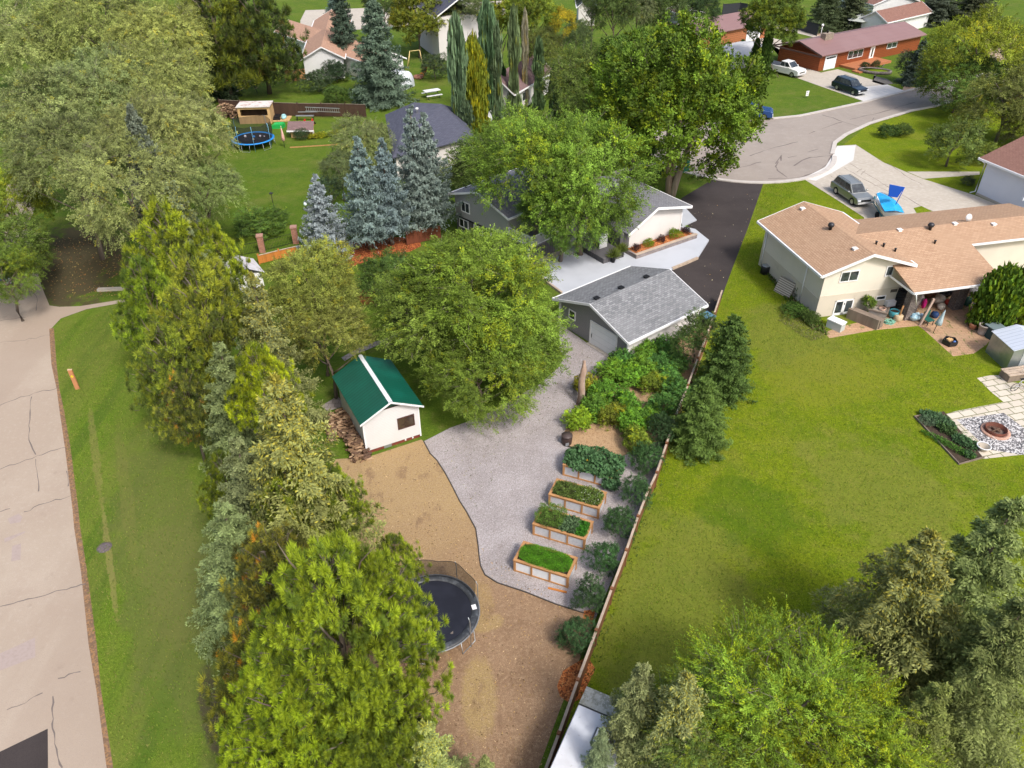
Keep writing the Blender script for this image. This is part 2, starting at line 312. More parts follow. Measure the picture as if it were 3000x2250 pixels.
e=MB(); edge(e); struct(e.build('alley_edge',pm('edge_dirt',(.16,.10,.06),.95,layers=[('n',5,.4,.7,(.24,.15,.09),.8,{'c':'pos'}),('speck',14,.6,(.35,.19,.08),.6,{'c':'pos'})])))
# bare and worn soil patches
# front yard: dry straw and brown soil, gravel, chips
GL=[(1241,1293),(1261,1330),(1280,1349),(1303,1384),(1325,1425),(1347,1469),(1367,1500),(1394,1550),(1401,1599),(1404,1630),(1408,1658),(1421,1685),(1457,1708),(1539,1735),(1629,1771),(1711,1797)]
soil_m=pm('straw_soil',(.34,.22,.13),.95,spec=.1,layers=[('n',.5,.4,.65,(.25,.155,.09),.7,{'c':'pos','d':5}),('n',3,.5,.75,(.42,.29,.18),.6,{'c':'pos','d':5}),
   ('ell',*tuple(gp(1120,1440))[:2],6.5,6,0,(.47,.335,.16),.85,{'ns':.6}),('ell',*tuple(gp(1250,1640))[:2],3.5,3.5,0,(.40,.27,.14),.6,{'ns':.8}),('ell',*tuple(gp(1403,2040))[:2],.75,1.9,.05,(.44,.32,.13),.8,{'w':.5,'ns':3}),('ell',*tuple(gp(1425,1825))[:2],.8,.5,.3,(.44,.32,.13),.7,{'w':.5,'ns':3}),('ell',*tuple(gp(1415,1755))[:2],.5,1.1,.2,(.40,.28,.11),.6,{'ns':3}),
   ('n',6,.46,.66,(.46,.33,.20),.5,{'c':'pos','d':6}),('n',14,.48,.7,(.17,.10,.06),.45,{'c':'pos','d':5}),('n',1.1,.55,.7,(.20,.12,.075),.6,{'c':'pos','d':6,'s':(1,.5,1)}),('n',30,.35,.6,(.10,.06,.04),.4,{'c':'pos'}),('speck',34,.83,(.45,.33,.2),.4,{'c':'pos'})],bump=.05,bscale=26)
sheet('straw_soil',[[(985,1345),(1075,1340),(1234,1288)]+GL+[(1745,1812),(1640,2080),(1560,2300),(1450,2600),(900,2600),(1000,1900),(960,1650),(930,1420)]],soil_m,.006)
sheet('gravel_drive',[GL+[(1745,1812),(1965,1290),(1905,1300),(1820,1339),(1744,1328),(1675,1310),(1652,1302),(1644,1285),(1671,1231),(1700,1195),(1715,1140),(1762,1072),(1835,1066),(1720,1005),(1641,950),(1636,1015),(1650,1042),(1639,1074),(1594,1115),(1500,1170),(1430,1210),(1369,1236),(1318,1254),(1258,1285)]],M_GRAVEL,.010)
e=MB(); P=P2(GL); e.ribbon(P,.05,.0,z1=.05); P=P2([(1646,1292),(1650,1305),(1675,1313),(1744,1331)]); e.ribbon(P,.05,.0,z1=.08)
struct(e.build('bed_edging',plain('edging_dark',(.06,.05,.045))))
sheet('wood_chip_bed',[[(1652,1300),(1675,1309),(1744,1327),(1820,1338),(1905,1298),(1965,1285),(2030,1120),(2080,980),(2030,955),(1840,1064),(1765,1075),(1718,1142),(1703,1197),(1674,1233),(1650,1270)]],M_CHIP,.014)
sheet('mulch_patch',[[(1700,1935),(1722,1925),(1745,1960),(1700,2050),(1668,2060),(1640,2040),(1632,2010),(1650,1965)],[(1710,1790),(1745,1785),(1735,1830),(1708,1815)]],M_MULCH,.014)
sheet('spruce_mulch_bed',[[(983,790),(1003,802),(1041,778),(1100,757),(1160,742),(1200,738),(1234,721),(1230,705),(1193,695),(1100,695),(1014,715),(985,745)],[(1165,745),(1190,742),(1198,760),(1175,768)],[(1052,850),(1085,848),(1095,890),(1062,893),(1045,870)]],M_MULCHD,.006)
# street
C0=(25.25,83.706); R0=9.69
def arc(c,r,a0,a1,n): return [(c[0]+r*math.cos(math.radians(a0+(a1-a0)*i/n)),c[1]+r*math.sin(math.radians(a0+(a1-a0)*i/n))) for i in range(n+1)]
low=P2([(2438,452),(2446,419),(2478,395),(2548,362),(2670,325),(2735,313),(3000,238),(3300,160)])
hi=P2([(3300,105),(3000,192),(2670,264),(2535,299),(2434,321),(2344,340),(2263,348)])
circ=arc(C0,R0,-12,-250,40)   # clockwise around the bulb
m=MB(); bulb=circ+[(26.5,96.0)]
street=list(reversed(low))+circ+list(reversed(hi))
road=MB(); road.sheet(street,.012)
rc=[[(2197,457),(2270,432),(2338,416)],[(2272,480),(2290,455),(2288,472)],[(2280,474),(2272,488),(2278,500),(2306,520)],[(2326,486),(2350,470),(2375,461),(2436,457)],[(2366,446),(2397,437)],[(2308,462),(2335,457)],[(2409,377),(2440,366),(2466,358)],[(2370,392),(2387,385)],[(2409,337),(2440,345),(2476,359),(2522,372)],[(2490,350),(2560,335),(2610,322)],[(2560,345),(2552,362)],[(2250,523),(2300,523),(2350,519),(2390,505),(2425,480),(2438,455),(2440,425),(2470,400),(2500,384),(2570,358),(2670,328)],[(2150,495),(2230,475)],[(2620,318),(2680,300)]]
cracks(rc,z=.016,w=.16,amp=1.2)(road)
struct(road.build('street',[M_ROAD,M_CRACK]))
k=MB(); k.ribbon(arc(C0,R0+.25,-15,-252,46),.5,0,z1=.11); k.ribbon(low,.45,0,z1=.10); k.ribbon(hi[::-1],.45,0,z1=.10); struct(k.build('kerb',pm('kerb_concrete',(.50,.46,.42),.9,layers=[('n',1.5,.4,.7,(.42,.38,.34),.6,{'c':'pos'})])))
# driveways
dr=MB(); dr.sheet(P2([(2238,533),(2190,671),(2150,775),(2118,861),(2085,965),(2000,1010),(1900,900),(1969,787),(2043,757),(2077,703),(2030,672),(1990,640),(1996,581),(2086,527),(2150,532)]),.010)
struct(dr.build('asphalt_driveway',M_ASPH))
c=MB(); c.sheet(P2([(2352,523),(2417,490),(2440,455),(2452,428),(2507,424),(2588,476),(2657,505),(2706,525),(2861,574),(2967,618),(3100,660),(3100,760),(2560,760),(2531,637),(2446,582)]),.014)
cc=[[(2491,480),(2560,522),(2640,570),(2700,606),(2770,634)],[(2473,492),(2540,530),(2600,560),(2660,590)],[(2510,505),(2525,495)],[(2522,512),(2535,500)],[(2560,545),(2600,541)],[(2430,515),(2440,520)],[(2600,478),(2660,520),(2700,540)],[(2440,575),(2560,600)]]
cracks(cc,z=.018,w=.07,amp=1)(c)
c.sheet(P2([(2352,523),(2417,490),(2440,455),(2452,428),(2507,426),(2500,470),(2440,505),(2390,530)]),.018,2)
struct(c.build('concrete_driveway',[M_CONC,M_CRACK,M_CONCN]))
sheet('lawn_island',[[(2676,610),(2700,604),(2763,636),(2700,650)]],M_GRR,.022)
c=MB(); c.sheet(P2([(2250,126),(2291,163),(2328,226),(2401,252),(2535,299),(2657,269),(2588,244),(2454,203),(2405,213),(2291,175),(2291,118),(2215,100),(2190,130)]),.012)
c.sheet(P2([(2450,262),(2535,299),(2657,269),(2600,248)]),.016,1)
struct(c.build('front_driveway',[M_CONC,M_CONCN]))
sheet('front_lawn',[[(2263,350),(2344,342),(2434,323),(2533,300),(2401,253),(2328,228),(2250,195),(2190,240),(2170,330)]],M_GR,.004)
sheet('dark_path',[[(2560,222),(2600,232),(2618,245),(2590,250),(2555,240),(2575,205),(2595,180),(2600,182)]],pm('grey_slab',(.12,.11,.10),.9),.012)
sheet('side_path',[[(1790,505),(1880,478),(1935,475),(1940,484),(1885,487),(1800,515)],[(2657,503),(2870,503),(2870,512),(2706,524)],[(2240,60),(2400,105),(2395,112),(2235,72)]],M_CONC,.012)
sheet('rear_road',[[(880,60),(895,30),(1180,20),(1500,0),(1500,40),(1200,75),(880,100)],[(780,-20),(960,-30),(960,-10),(780,0)]],M_CONC,.012)
# painted patio of the grey house
pt=MB(); pt.prism(P2([(1562,794),(1643,748),(1700,700),(1840,700),(1990,660),(2037,671),(2077,703),(2043,757),(1969,787),(1900,830),(1760,880),(1648,859)],.14),0,.15)
struct(pt.build('painted_patio',pm('pale_painted_concrete',(.47,.49,.53),.55,layers=[('n',.4,.4,.7,(.40,.42,.455),.6,{'c':'pos','d':4})],bump=.002)))
pt=MB(); pt.prism(P2([(1990,640),(2000,600),(2041,644),(2000,662)],.1),0,.11); struct(pt.build('painted_landing',MATS['pale_painted_concrete']))
m=MB(); m.ribbon(P2([(1560,798),(1600,828),(1646,862)]),.15,0,z1=.2); m.ribbon(P2([(1969,790),(2006,775),(2043,759)]),.2,0,z1=.19); struct(m.build('patio_edge',M_FENCECAP))
sheet('patio_gravel_strip',[[(1550,800),(1562,794),(1643,748),(1640,735),(1590,745),(1545,775)]],M_GRAVEL,.008)
# pavers
M_PAVE=pm('tan_pavers',(.47,.29,.17),.9,layers=[('brick',.42,.22,(.52,.33,.20),(.42,.26,.155),(.30,.17,.10),.018,.9),('n',.5,.4,.7,(.38,.27,.17),.6,{'c':'pos'}),('n',2.6,.55,.66,(.08,.13,.02),.85,{'c':'pos','s':(1,.45,1),'d':5}),('n',25,.4,.7,(.36,.23,.14),.4,{'c':'pos'})],bump=.01)
sheet('paver_patio',[[(2413,975),(2430,991),(2560,968),(2690,955),(2705,965),(2792,1044),(2853,1036),(2890,1010),(2930,960),(3080,960),(3080,860),(2600,860),(2580,930),(2470,955)]],M_PAVE,.012)
M_SLAB=pm('white_slabs',(.56,.50,.40),.9,layers=[('brick',.9,.55,(.60,.54,.44),(.52,.46,.37),(.12,.13,.04),.03,1.0),('n',2.2,.62,.7,(.07,.12,.02),.9,{'c':'pos','d':4}),('n',20,.4,.7,(.45,.4,.32),.5,{'c':'pos'})],bump=.01)
FPA,FPY,_=frame((2770,1213),(2990,1170))
def rotsheet(name,px,mat,z,fr):
    m=MB(); m.sheet([tuple(inv((fr[0].x,fr[0].y,0),fr[1],gp(*q)))[:2] for q in px],z); o=m.build(name,mat); o.location=(fr[0].x,fr[0].y,0); o.rotation_euler=(0,0,fr[1]); return struct(o)
rotsheet('slab_path',[(2770,1213),(2800,1205),(2940,1178),(2905,1150),(2880,1125),(2862,1108),(2900,1100),(2930,1100),(2960,1120),(3060,1130),(3060,1325),(2880,1345),(2825,1282)],M_SLAB,.012,(FPA,FPY))
M_PEBB=pm('grey_white_pebble',(.16,.15,.15),.9,layers=[('speck',14,.52,(.62,.6,.58),.9,{'c':'pos'}),('speck',11,.7,(.05,.05,.055),.8,{'c':'pos'})],bump=.06,bscale=16)
sheet('pebble_square',[[(2802,1230),(2940,1210),(3060,1300),(3010,1335),(2897,1318)]],M_PEBB,.018)
sheet('paver_path',[[(1000,1048),(1040,1025),(1147,982),(1175,970),(1175,982),(1147,995),(1040,1040),(1010,1058)],[(940,1190),(990,1160),(1000,1175),(1010,1190),(960,1205)]],pm('grey_paver',(.30,.26,.245),.9,layers=[('brick',.4,.4,(.32,.28,.26),(.26,.225,.21),(.15,.12,.1),.02,.9)]),.010)
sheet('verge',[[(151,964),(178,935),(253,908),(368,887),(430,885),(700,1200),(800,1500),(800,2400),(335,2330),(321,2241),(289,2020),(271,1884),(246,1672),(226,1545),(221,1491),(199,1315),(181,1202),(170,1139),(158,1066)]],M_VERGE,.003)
sheet('far_soil',[[(2270,60),(2330,62),(2480,110),(2440,118),(2380,100),(2260,75)],[(2650,250),(2700,262),(2690,285),(2640,270)],[(2870,80),(3000,110),(3000,200),(2890,170)]],pm('bare_tan_soil',(.42,.31,.22),.95,layers=[('n',2,.4,.7,(.3,.21,.15),.7,{'c':'pos'})]),.006)
# ---------------------------------------------------------------- buildings
def gable_roof(m,W,y0,y1,he,hr,t=.12,mi=0,xa=0):
    """two slabs, ridge along local y, eaves at x=xa and x=xa+W"""
    xm=xa+W/2
    for a,b in ((xa,xm),(xm,xa+W)):
        za,zb=(he,hr) if a==xa else (hr,he)
        m.add([(a,y0,za),(b,y0,zb),(b,y1,zb),(a,y1,za),(a,y0,za-t),(b,y0,zb-t),(b,y1,zb-t),(a,y1,za-t)],[(0,1,2,3),(7,6,5,4),(0,4,5,1),(2,6,7,3)]+([(3,7,4,0)] if a==xa else [(1,5,6,2)]),mi)
def gable_walls(m,x0,x1,y0,y1,z0,he,hr,roofx0,roofW,t=.12,mi=0):
    """walls whose tops follow the underside of the roof"""
    xm=roofx0+roofW/2
    def rz(x): return he+(hr-he)*(1-abs(x-xm)/(roofW/2))-t-.004
    for y,rev in ((y0,False),(y1,True)):
        f=[0,1,2,3,4]; v=[(x0,y,z0),(x1,y,z0),(x1,y,rz(x1)),(xm,y,rz(xm)),(x0,y,rz(x0))]
        m.add(v,[f if not rev else f[::-1]],mi)
    for x,rev in ((x0,True),(x1,False)):
        v=[(x,y0,z0),(x,y1,z0),(x,y1,rz(x)),(x,y0,rz(x))]; m.add(v,[(0,1,2,3) if not rev else (3,2,1,0)],mi)
def fascia(par,W,y0,y1,he,hr,mat,xa=0,h=.17,t=.12,name='fascia',ends=(1,1),sides=(1,1)):
    m=MB(); xm=xa+W/2; e=.03
    if sides[0]: m.box(xa-e-.10,xa-e+.02,y0,y1,he-t-.04,he-.01)
    if sides[1]: m.box(xa+W+e-.02,xa+W+e+.10,y0,y1,he-t-.04,he-.01)
    for y,s,on in ((y0,-1,ends[0]),(y1,1,ends[1])):
        if not on: continue
        ya,yb=(y-.045,y-.003) if s<0 else (y+.003,y+.045)
        for a,b,za,zb in ((xa-.05,xm,he,hr),(xm,xa+W+.05,hr,he)):
            m.add([(a,ya,za-h),(b,ya,zb-h),(b,yb,zb-h),(a,yb,za-h),(a,ya,za+.01),(b,ya,zb+.01),(b,yb,zb+.01),(a,yb,za+.01)],[(0,3,2,1),(4,5,6,7),(0,1,5,4),(1,2,6,5),(2,3,7,6),(3,0,4,7)])
    return m.build(name,mat,par)
def win(par,wall,a,b,z0,z1,frame_m=None,glass=None,mull=1,name='window',out=.05,fw=.07,horiz=False):
    """window on a wall; wall=('x',value,sign) or ('y',value,sign), a..b along the other axis"""
    frame_m=frame_m or W_TRIM; glass=glass or GLASS; ax,v,s=wall
    def bx(m,u0,u1,w0,w1,d0,d1):
        d0,d1=v+s*d0,v+s*d1
        if ax=='y': m.box(u0,u1,min(d0,d1),max(d0,d1),w0,w1)
        else: m.box(min(d0,d1),max(d0,d1),u0,u1,w0,w1)
    f=MB()
    bx(f,a,b,z0,z0+fw,.003,out); bx(f,a,b,z1-fw,z1,.003,out); bx(f,a,a+fw,z0+fw,z1-fw,.003,out); bx(f,b-fw,b,z0+fw,z1-fw,.003,out)
    for i in range(1,mull+1): x=a+(b-a)*i/(mull+1); bx(f,x-.03,x+.03,z0+fw,z1-fw,.003,out-.005)
    o=f.build(name,frame_m,par)
    p=MB(); bx(p,a+fw,b-fw,z0+fw,z1-fw,.006,.02); p.build('pane',glass,o); return o
def px_building(A,B,Cc,he,label,name,cat,hr=None,group=None):
    """local frame: origin at roof corner A (photo px, height he), x to B, y towards C"""
    a=gp(*A,he); b=gp(*B,he); c=gp(*Cc,he); yaw=yaw_of(a,b); l=inv(a,yaw,c)
    t=thing(name,label,cat,(a.x,a.y,0),yaw,group)
    return t,(b-a).length,l.y,(a,yaw)
def wallbox(par,mat,x0,x1,y0,y1,z0,z1,name='wall'):
    m=MB(); m.box(x0,x1,y0,y1,z0,z1); return m.build(name,mat,par)

# --- detached garage (grey shingles, grey gable, white side)
M_SHG=shingle('grey_shingle',(.30,.305,.31),(.17,.175,.18),(.10,.10,.105),.30,.15)
M_SHG2=shingle('dark_grey_shingle',(.27,.27,.29),(.20,.20,.215),(.09,.09,.10),.3,.15)
M_SIDG=siding('grey_siding',(.28,.275,.285),.11,.55); M_SIDGL=siding('light_grey_siding',(.38,.37,.375),.12,.7); M_BAT=siding('dark_grey_batten',(.11,.105,.11),.28,.5,0)
M_STW=stucco('white_stucco',(.66,.63,.60),.1); M_SIDW=siding('white_siding',(.76,.76,.76),.11,.86)
W,L,he,hr=7.335,7.784,2.10,3.33; ga=thing('detached_garage','grey shingled detached garage beside the gravel drive','garage',(2.928,47.218,0),-.904)
m=MB(); gable_roof(m,W,0,L,he,hr); rf=m.build('roof',M_SHG,ga)
x0,x1,y0,y1=.37,W-.37,.42,L-.3
m=MB(); gable_walls(m,x0,x1,y0,y1,0,he,hr,0,W); m.build('wall',M_SIDG,ga)
m=MB(); m.add([(x1+.012,y0,0.08),(x1+.012,y1,0.08),(x1+.012,y1,he-.1+.06),(x1+.012,y0,he-.1+.06)],[(0,1,2,3)]); o=m.build('side_wall',M_STW,ga); o['label']='pale beige stucco side wall of the garage'
fascia(ga,W,0,L,he,hr,W_TRIM)
for xa_,xb_ in ((x1-.06,x1+.05),(x0-.03,x0+.06)): m=MB(); m.box(xa_,xb_,y0-.03,y0+.06,0,he-.1); m.build('corner_trim',W_TRIM,ga)
m=MB(); m.tube([(x0-.02,y0-.1,he-.2),(x0-.02,y0-.1,.2),(x0-.1,y0-.35,.1)],.05,8); m.build('downspout',W_TRIM,ga)
win(ga,('y',y0,-1),1.25,1.95,1.0,1.72,mull=0,name='window')
d=MB(); 
for a,b,c2,d2 in ((3.45,3.57,0,1.82),(5.93,6.05,0,1.82),(3.57,5.93,1.70,1.82)): d.box(a,b,y0-.06,y0-.003,c2,d2)
fr=d.build('door_frame',W_TRIM,ga)
M_GDOOR=pm('white_panel_door',(.80,.82,.84),.5,layers=[('lines',.45,1,.05,(.5,.52,.54),.8),('n',2,.4,.8,(.58,.6,.62),.3)])
d=MB(); d.box(3.57,5.93,y0-.04,y0-.005,.02,1.70); gd=d.build('garage_door',M_GDOOR,ga)
h=MB(); h.box(3.66,3.69,y0-.08,y0-.04,.55,.85); h.build('handle',DARKMET,gd)
d=MB(); d.box(3.4,6.1,y0-.3,y0-.02,0,.03); d.build('sill',M_CONC,ga)
for yy in (.9,3.2,5.7):
    v=MB(); z=hr-.18*(hr-he)/(W/2)*1.0; xx=W/2-.28; zz=hr-(hr-he)*(.28/(W/2)); v.box(xx-.14,xx+.14,yy-.16,yy+.16,zz-.02,zz+.10); v.box(xx-.19,xx+.19,yy-.2,yy+.2,zz+.10,zz+.125); v.build('roof_vent',BLACK,ga)

# --- garden shed with green metal roof
hS=2.45; sh,W,L,fr=px_building((1055.7,1246),(1240,1189),(1154,1052),hS,'small white shed with ribbed green metal roof and brown window','garden_shed','shed')
hrS=hS+.95
M_GMET=pm('green_ribbed_metal',(.004,.085,.055),.38,spec=.5,layers=[('n',.7,.4,.7,(.006,.125,.085),.7,{'d':5}),('lines',.23,0,.16,(.002,.035,.025),.9),('n',9,.66,.74,(.12,.2,.16),.35)])
m=MB(); gable_roof(m,W,0,L,hS,hrS,.07); m.build('roof',M_GMET,sh)
m=MB(); 
for s in (-1,1): m.add([(W/2,-.02,hrS+.035),(W/2+s*.12,-.02,hrS-.028+.01),(W/2+s*.12,L+.02,hrS-.028+.01),(W/2,L+.02,hrS+.035)],[(0,1,2,3) if s>0 else (3,2,1,0)])
m.build('ridge_cap',pm('white_metal_cap',(.74,.76,.78),.35,spec=.5,layers=[('n',1,.4,.7,(.62,.64,.68),.5)]),sh)
x0,x1,y0,y1=.2,W-.2,.33,L-.3
m=MB(); gable_walls(m,x0,x1,y0,y1,.22,hS,hrS,0,W,.07); m.build('wall',M_SIDW,sh)
m=MB(); m.box(x0+.03,x1-.03,y0+.03,y1-.03,0,.23); m.build('foundation',pm('red_skirting',(.20,.045,.03),.8,layers=[('n',3,.4,.7,(.10,.03,.025),.7)]),sh)
m=MB(); t=.07
def rzs(x,o=0): return hS+(hrS-hS)*(1-abs(x-W/2)/(W/2))-t-o
m.add([(W/2-.95,y0-.015,rzs(W/2-.95,.02)),(W/2+.95,y0-.015,rzs(W/2+.95,.02)),(W/2,y0-.015,rzs(W/2,.02))],[(0,1,2)]); m.build('gable_panel',M_GMET,sh)
m=MB(); z=rzs(W/2-.95,.02); m.box(W/2-.98,W/2+.98,y0-.04,y0-.004,z-.06,z); m.build('gable_trim',pm('brown_trim',(.06,.035,.03),.6),sh)
m=MB(); 
for a,b,za,zb in ((-.03,W/2,hS,hrS),(W/2,W+.03,hrS,hS)): m.add([(a,-.03,za-.11),(b,-.03,zb-.11),(b,-.004,zb-.11),(a,-.004,za-.11),(a,-.03,za+.005),(b,-.03,zb+.005),(b,-.004,zb+.005),(a,-.004,za+.005)],[(0,3,2,1),(4,5,6,7),(0,1,5,4),(1,2,6,5),(2,3,7,6),(3,0,4,7)])
m.build('fascia',W_TRIM,sh)
win(sh,('y',y0,-1),x1-1.32,x1-.30,1.05,1.85,frame_m=pm('brown_window_frame',(.07,.03,.022),.5),glass=pm('dark_pane',(.035,.022,.018),.12,spec=.8,layers=[('n',2,.4,.6,(.07,.05,.03),.7)]),mull=0,fw=.06)
for xa_,xb_,xc_ in ((x0-.03,x0+.05,x0),(x1-.05,x1+.03,x1)): m=MB(); m.box(xa_,xb_,y0-.03,y0+.03,.1,rzs(xc_,.03)); m.build('corner_trim',W_TRIM,sh)
for xx in (x1-.95,x1-.5): m=MB(); m.box(xx-.04,xx+.04,y0-.01,y0+.03,.10,.20); m.build('vent',W_TRIM,sh)
m=MB(); m.box(x0+1.05,x0+1.5,y0-.01,y0+.03,.02,.21); m.build('hatch',plain('grey_hatch',(.2,.22,.2)),sh)

# --- beige stucco house: main gable block and long wing with covered patio
M_SHT=shingle('tan_shingle',(.50,.335,.215),(.40,.255,.16),(.24,.14,.09),.33,.17)
M_STB=stucco('beige_stucco',(.70,.64,.54),.4)
KS=.9787   # same sight lines, floor a little lower than the first survey
H0=(Vector((22.019*KS,48.316*KS,0)),.2166); W,L,he,hr=7.48*KS,9.63*KS,3.70,4.94
bh=thing('beige_house','beige stucco house with tan shingle roof and cluttered covered patio','house',H0[0],H0[1])
m=MB(); gable_roof(m,W,0,L,he,hr,.13)
yF,yR,yB=-2.35,3.91,9.1; zF,zR=2.89,4.55; zB=zR-(zR-zF)*(yB-yR)/(yR-yF)
def slab(v,t=.12,mi=0):
    n=len(v); a=[Vector(p) for p in v]; lo=[(p.x,p.y,p.z-t) for p in a]; m.add([tuple(p) for p in a]+lo,[tuple(range(n)),tuple(range(2*n-1,n-1,-1))]+[((i+1)%n,i,n+i,n+(i+1)%n) for i in range(n)],mi)
def zf(y): return zF+(zR-zF)*(y-yF)/(yR-yF)
def zb(y): return zR-(zR-zF)*(y-yR)/(yR-yF)
wf=lp(H0,2678,857,2.89); wf2=lp(H0,2904,826,2.89); xs=wf.x; xe=wf2.x+1.0; yF=min(wf.y,-1.0)
xi=W/2+1.2; xend=xe+9.5; y2=1.6
slab([(xs,yF,zf(yF)),(xe,yF,zf(yF)),(xe+.01,y2,zf(y2)),(xend,y2,zf(y2)),(xend-1.6,yR,zR),(W/2+1.0,yR,zR),(W/2+2.6,y2-.1,zf(y2-.1)),(xs,1.0,zf(1.0))])
slab([(W/2+1.0,yR,zR),(xend-1.6,yR,zR),(xend,yB-.4,zb(yB-.4)),(xs+2.6,yB-.4,zb(yB-.4)),(xs+2.6,yB,zb(yB)),(xs-.4,yB,zb(yB))])
slab([(xend-1.6,yR,zR),(xend+.003,y2,zf(y2)),(xend+.003,yB-.4,zb(yB-.4))])
m.build('roof',M_SHT,bh)
x0,x1,y0,y1=.55,W-.45,.45,L-.4
m=MB(); gable_walls(m,x0,x1,y0,y1,0,he,hr,0,W,.13); m.box(W-.5,xend-.5,y2+.6,yB-.9,0,zb(yB)-.15); m.box(xe-.6,xend-.5,y2+.4,y2+1.0,0,zf(y2)-.2); m.build('wall',M_STB,bh)
m=MB(); m.box(x0-.02,x1+.02,y0-.025,y0-.002,0,1.75); m.box(x0-.025,x0-.002,y0,y1,0,1.5); m.build('lower_wall',stucco('grey_beige_stucco',(.58,.52,.42),.8),bh)
fascia(bh,W,0,L,he,hr,W_TRIM,t=.13,h=.2)
m=MB(); m.box(xs,xe,yF-.1,yF-.003,zf(yF)-.15,zf(yF)-.01); m.box(xs-.05,xs-.003,yF,0.9,zf(yF)-.17,zf(yF)-.03); m.box(xe,xend,y2-.1,y2-.01,zf(y2)-.16,zf(y2)-.01); m.build('gutter',W_TRIM,bh)
for pts_,r_ in (([(xs+.15,yF-.1,zf(yF)-.15),(xs+.9,yF+.4,1.6)],.045),([(W+.05,-.05,he-.1),(W+.1,-.05,he-.35),(W-.35,.4,he-.8),(xs+.05,.6,zf(.9)+.05)],.045),([(W-.1,3.2,hr-1.0),(W+.9,1.9,he-.35)],.04),([(x0-.05,y1-.4,he-.2),(x0-.05,y1-.4,.1)],.05),([(x0-.05,2.6,he-.2),(x0-.05,2.6,.3)],.05)): m=MB(); m.tube(pts_,r_,8); m.build('downspout',W_TRIM,bh)
# openings
def lw(u,v,z,yy=y0): # wall coordinates by search: photo px on wall plane y=yy (local)
    a,b=u-1500.0,v-1125.0; d=FW*FPX+RT2*a+DN2*b; o=Vector((0,0,CH)); lo=inv(H0[0],H0[1],o); ld=inv((0,0,0),H0[1],d); t=(yy-lo.y)/ld.y; return lo+ld*t
p=lw(2457,828,0); q=lw(2520,790,0); win(bh,('y',y0,-1),p.x,q.x,p.z,q.z+.0,mull=1)
p=lw(2590,810,0); q=lw(2622,777,0); win(bh,('y',y0,-1),p.x,q.x,p.z,q.z,mull=0)
p=lw(2563,880,0); q=lw(2596,863,0); win(bh,('y',y0-.022,-1),p.x,q.x,p.z,q.z,mull=0)
p=lw(2432,938,0); q=lw(2503,874,0)
d=MB(); a,b=p.x,q.x; zt=q.z
for u0,u1,w0,w1 in ((a,a+.1,0,zt),(b-.1,b,0,zt),(a,b,zt-.1,zt),((a+b)/2-.12,(a+b)/2+.12,0,zt-.1),(a+.1,b-.1,0,.2)): d.box(u0,u1,y0-.07,y0-.03,w0,w1)
dd=d.build('patio_door',W_TRIM,bh); d=MB(); d.box(a+.1,(a+b)/2-.12,y0-.055,y0-.03,.2,zt-.1); d.box((a+b)/2+.12,b-.1,y0-.055,y0-.03,.2,zt-.1); d.build('pane',GLASS,dd); d=MB(); d.box((a+b)/2-.02,(a+b)/2+.02,y0-.11,y0-.07,.85,1.0); d.build('handle',DARKMET,dd)
d=MB(); d.box(x1-.6,x1-.05,y0-.03,y0-.004,1.35,1.6); d.build('wall_patch',plain('dark_stain_board',(.09,.08,.07)),bh)
M_STONE=pm('stone_pillar',(.20,.17,.155),.9,layers=[('brick',.28,.1,(.25,.21,.19),(.15,.125,.115),(.07,.06,.055),.02,1.0),('n',3,.4,.7,(.30,.25,.23),.4)],bump=.03,bscale=14)
for (u,v,wd) in ((2660,936,.75),(2802,906,.8)):
    q=lp(H0,u,v); m=MB(); m.box(q.x-wd/2,q.x+wd/2,q.y-.1,q.y+.5,0,zf(max(q.y,yF))-.14); m.build('pillar',M_STONE,bh)
for u,v,kind in ((2351,613,'s'),(2432,672,'t'),(2504,731,'s'),(2635,676,'s'),(2724,672,'t'),(2797,657,'s'),(2911,659,'s'),(2566,716,'p'),(2588,722,'p'),(2622,736,'p'),(2738,713,'p')):
    # stand the vent on the roof surface
    best=None
    z=2.2
    while z<5.2:
        q=lp(H0,u,v,z)
        zz=[]
        if 0<=q.x<=W and 0<=q.y<=L: zz.append(he+(hr-he)*(1-abs(q.x-W/2)/(W/2)))
        if q.x>xs: zz.append(zf(q.y) if q.y<yR else zb(q.y))
        if zz:
            e_=abs(max(zz)-z)
            if best is None or e_<best[0]: best=(e_,q.x,q.y,max(zz))
        z+=.02
    _,x,y,z=best; v_=MB()
    if kind=='s': v_.box(x-.13,x+.13,y-.13,y+.13,z-.05,z+.09); v_.box(x-.17,x+.17,y-.17,y+.17,z+.09,z+.13); v_.build('roof_vent',W_TRIM,bh)
    elif kind=='t': v_.lathe([(.12,z-.1),(.12,z+.22),(.2,z+.24),(.24,z+.36),(.18,z+.5),(.02,z+.56)],14,cx=x,cy=y); v_.build('turbine_vent',DARKMET,bh)
    else: v_.lathe([(.07,z-.1),(.07,z+.2),(.09,z+.2),(.09,z+.26),(.0,z+.27)],10,cx=x,cy=y); v_.build('vent_pipe',DARKMET,bh)
q=lp(H0,2832,648,4.5); m=MB(); m.lathe([(.02,-.05),(.16,-.02),(.26,.06),(.28,.10)],16,T=Matrix.Translation((q.x,q.y,q.z+.3))@Matrix.Rotation(math.radians(70),4,'X')); m.tube([(q.x,q.y,q.z-.2),(q.x,q.y,q.z+.3)],.025,6); m.build('satellite_dish',W_TRIM,bh)

# --- main grey house under the elm
def lpf(fr,u,v,z): return inv((fr[0].x,fr[0].y,0),fr[1],gp(u,v,z))
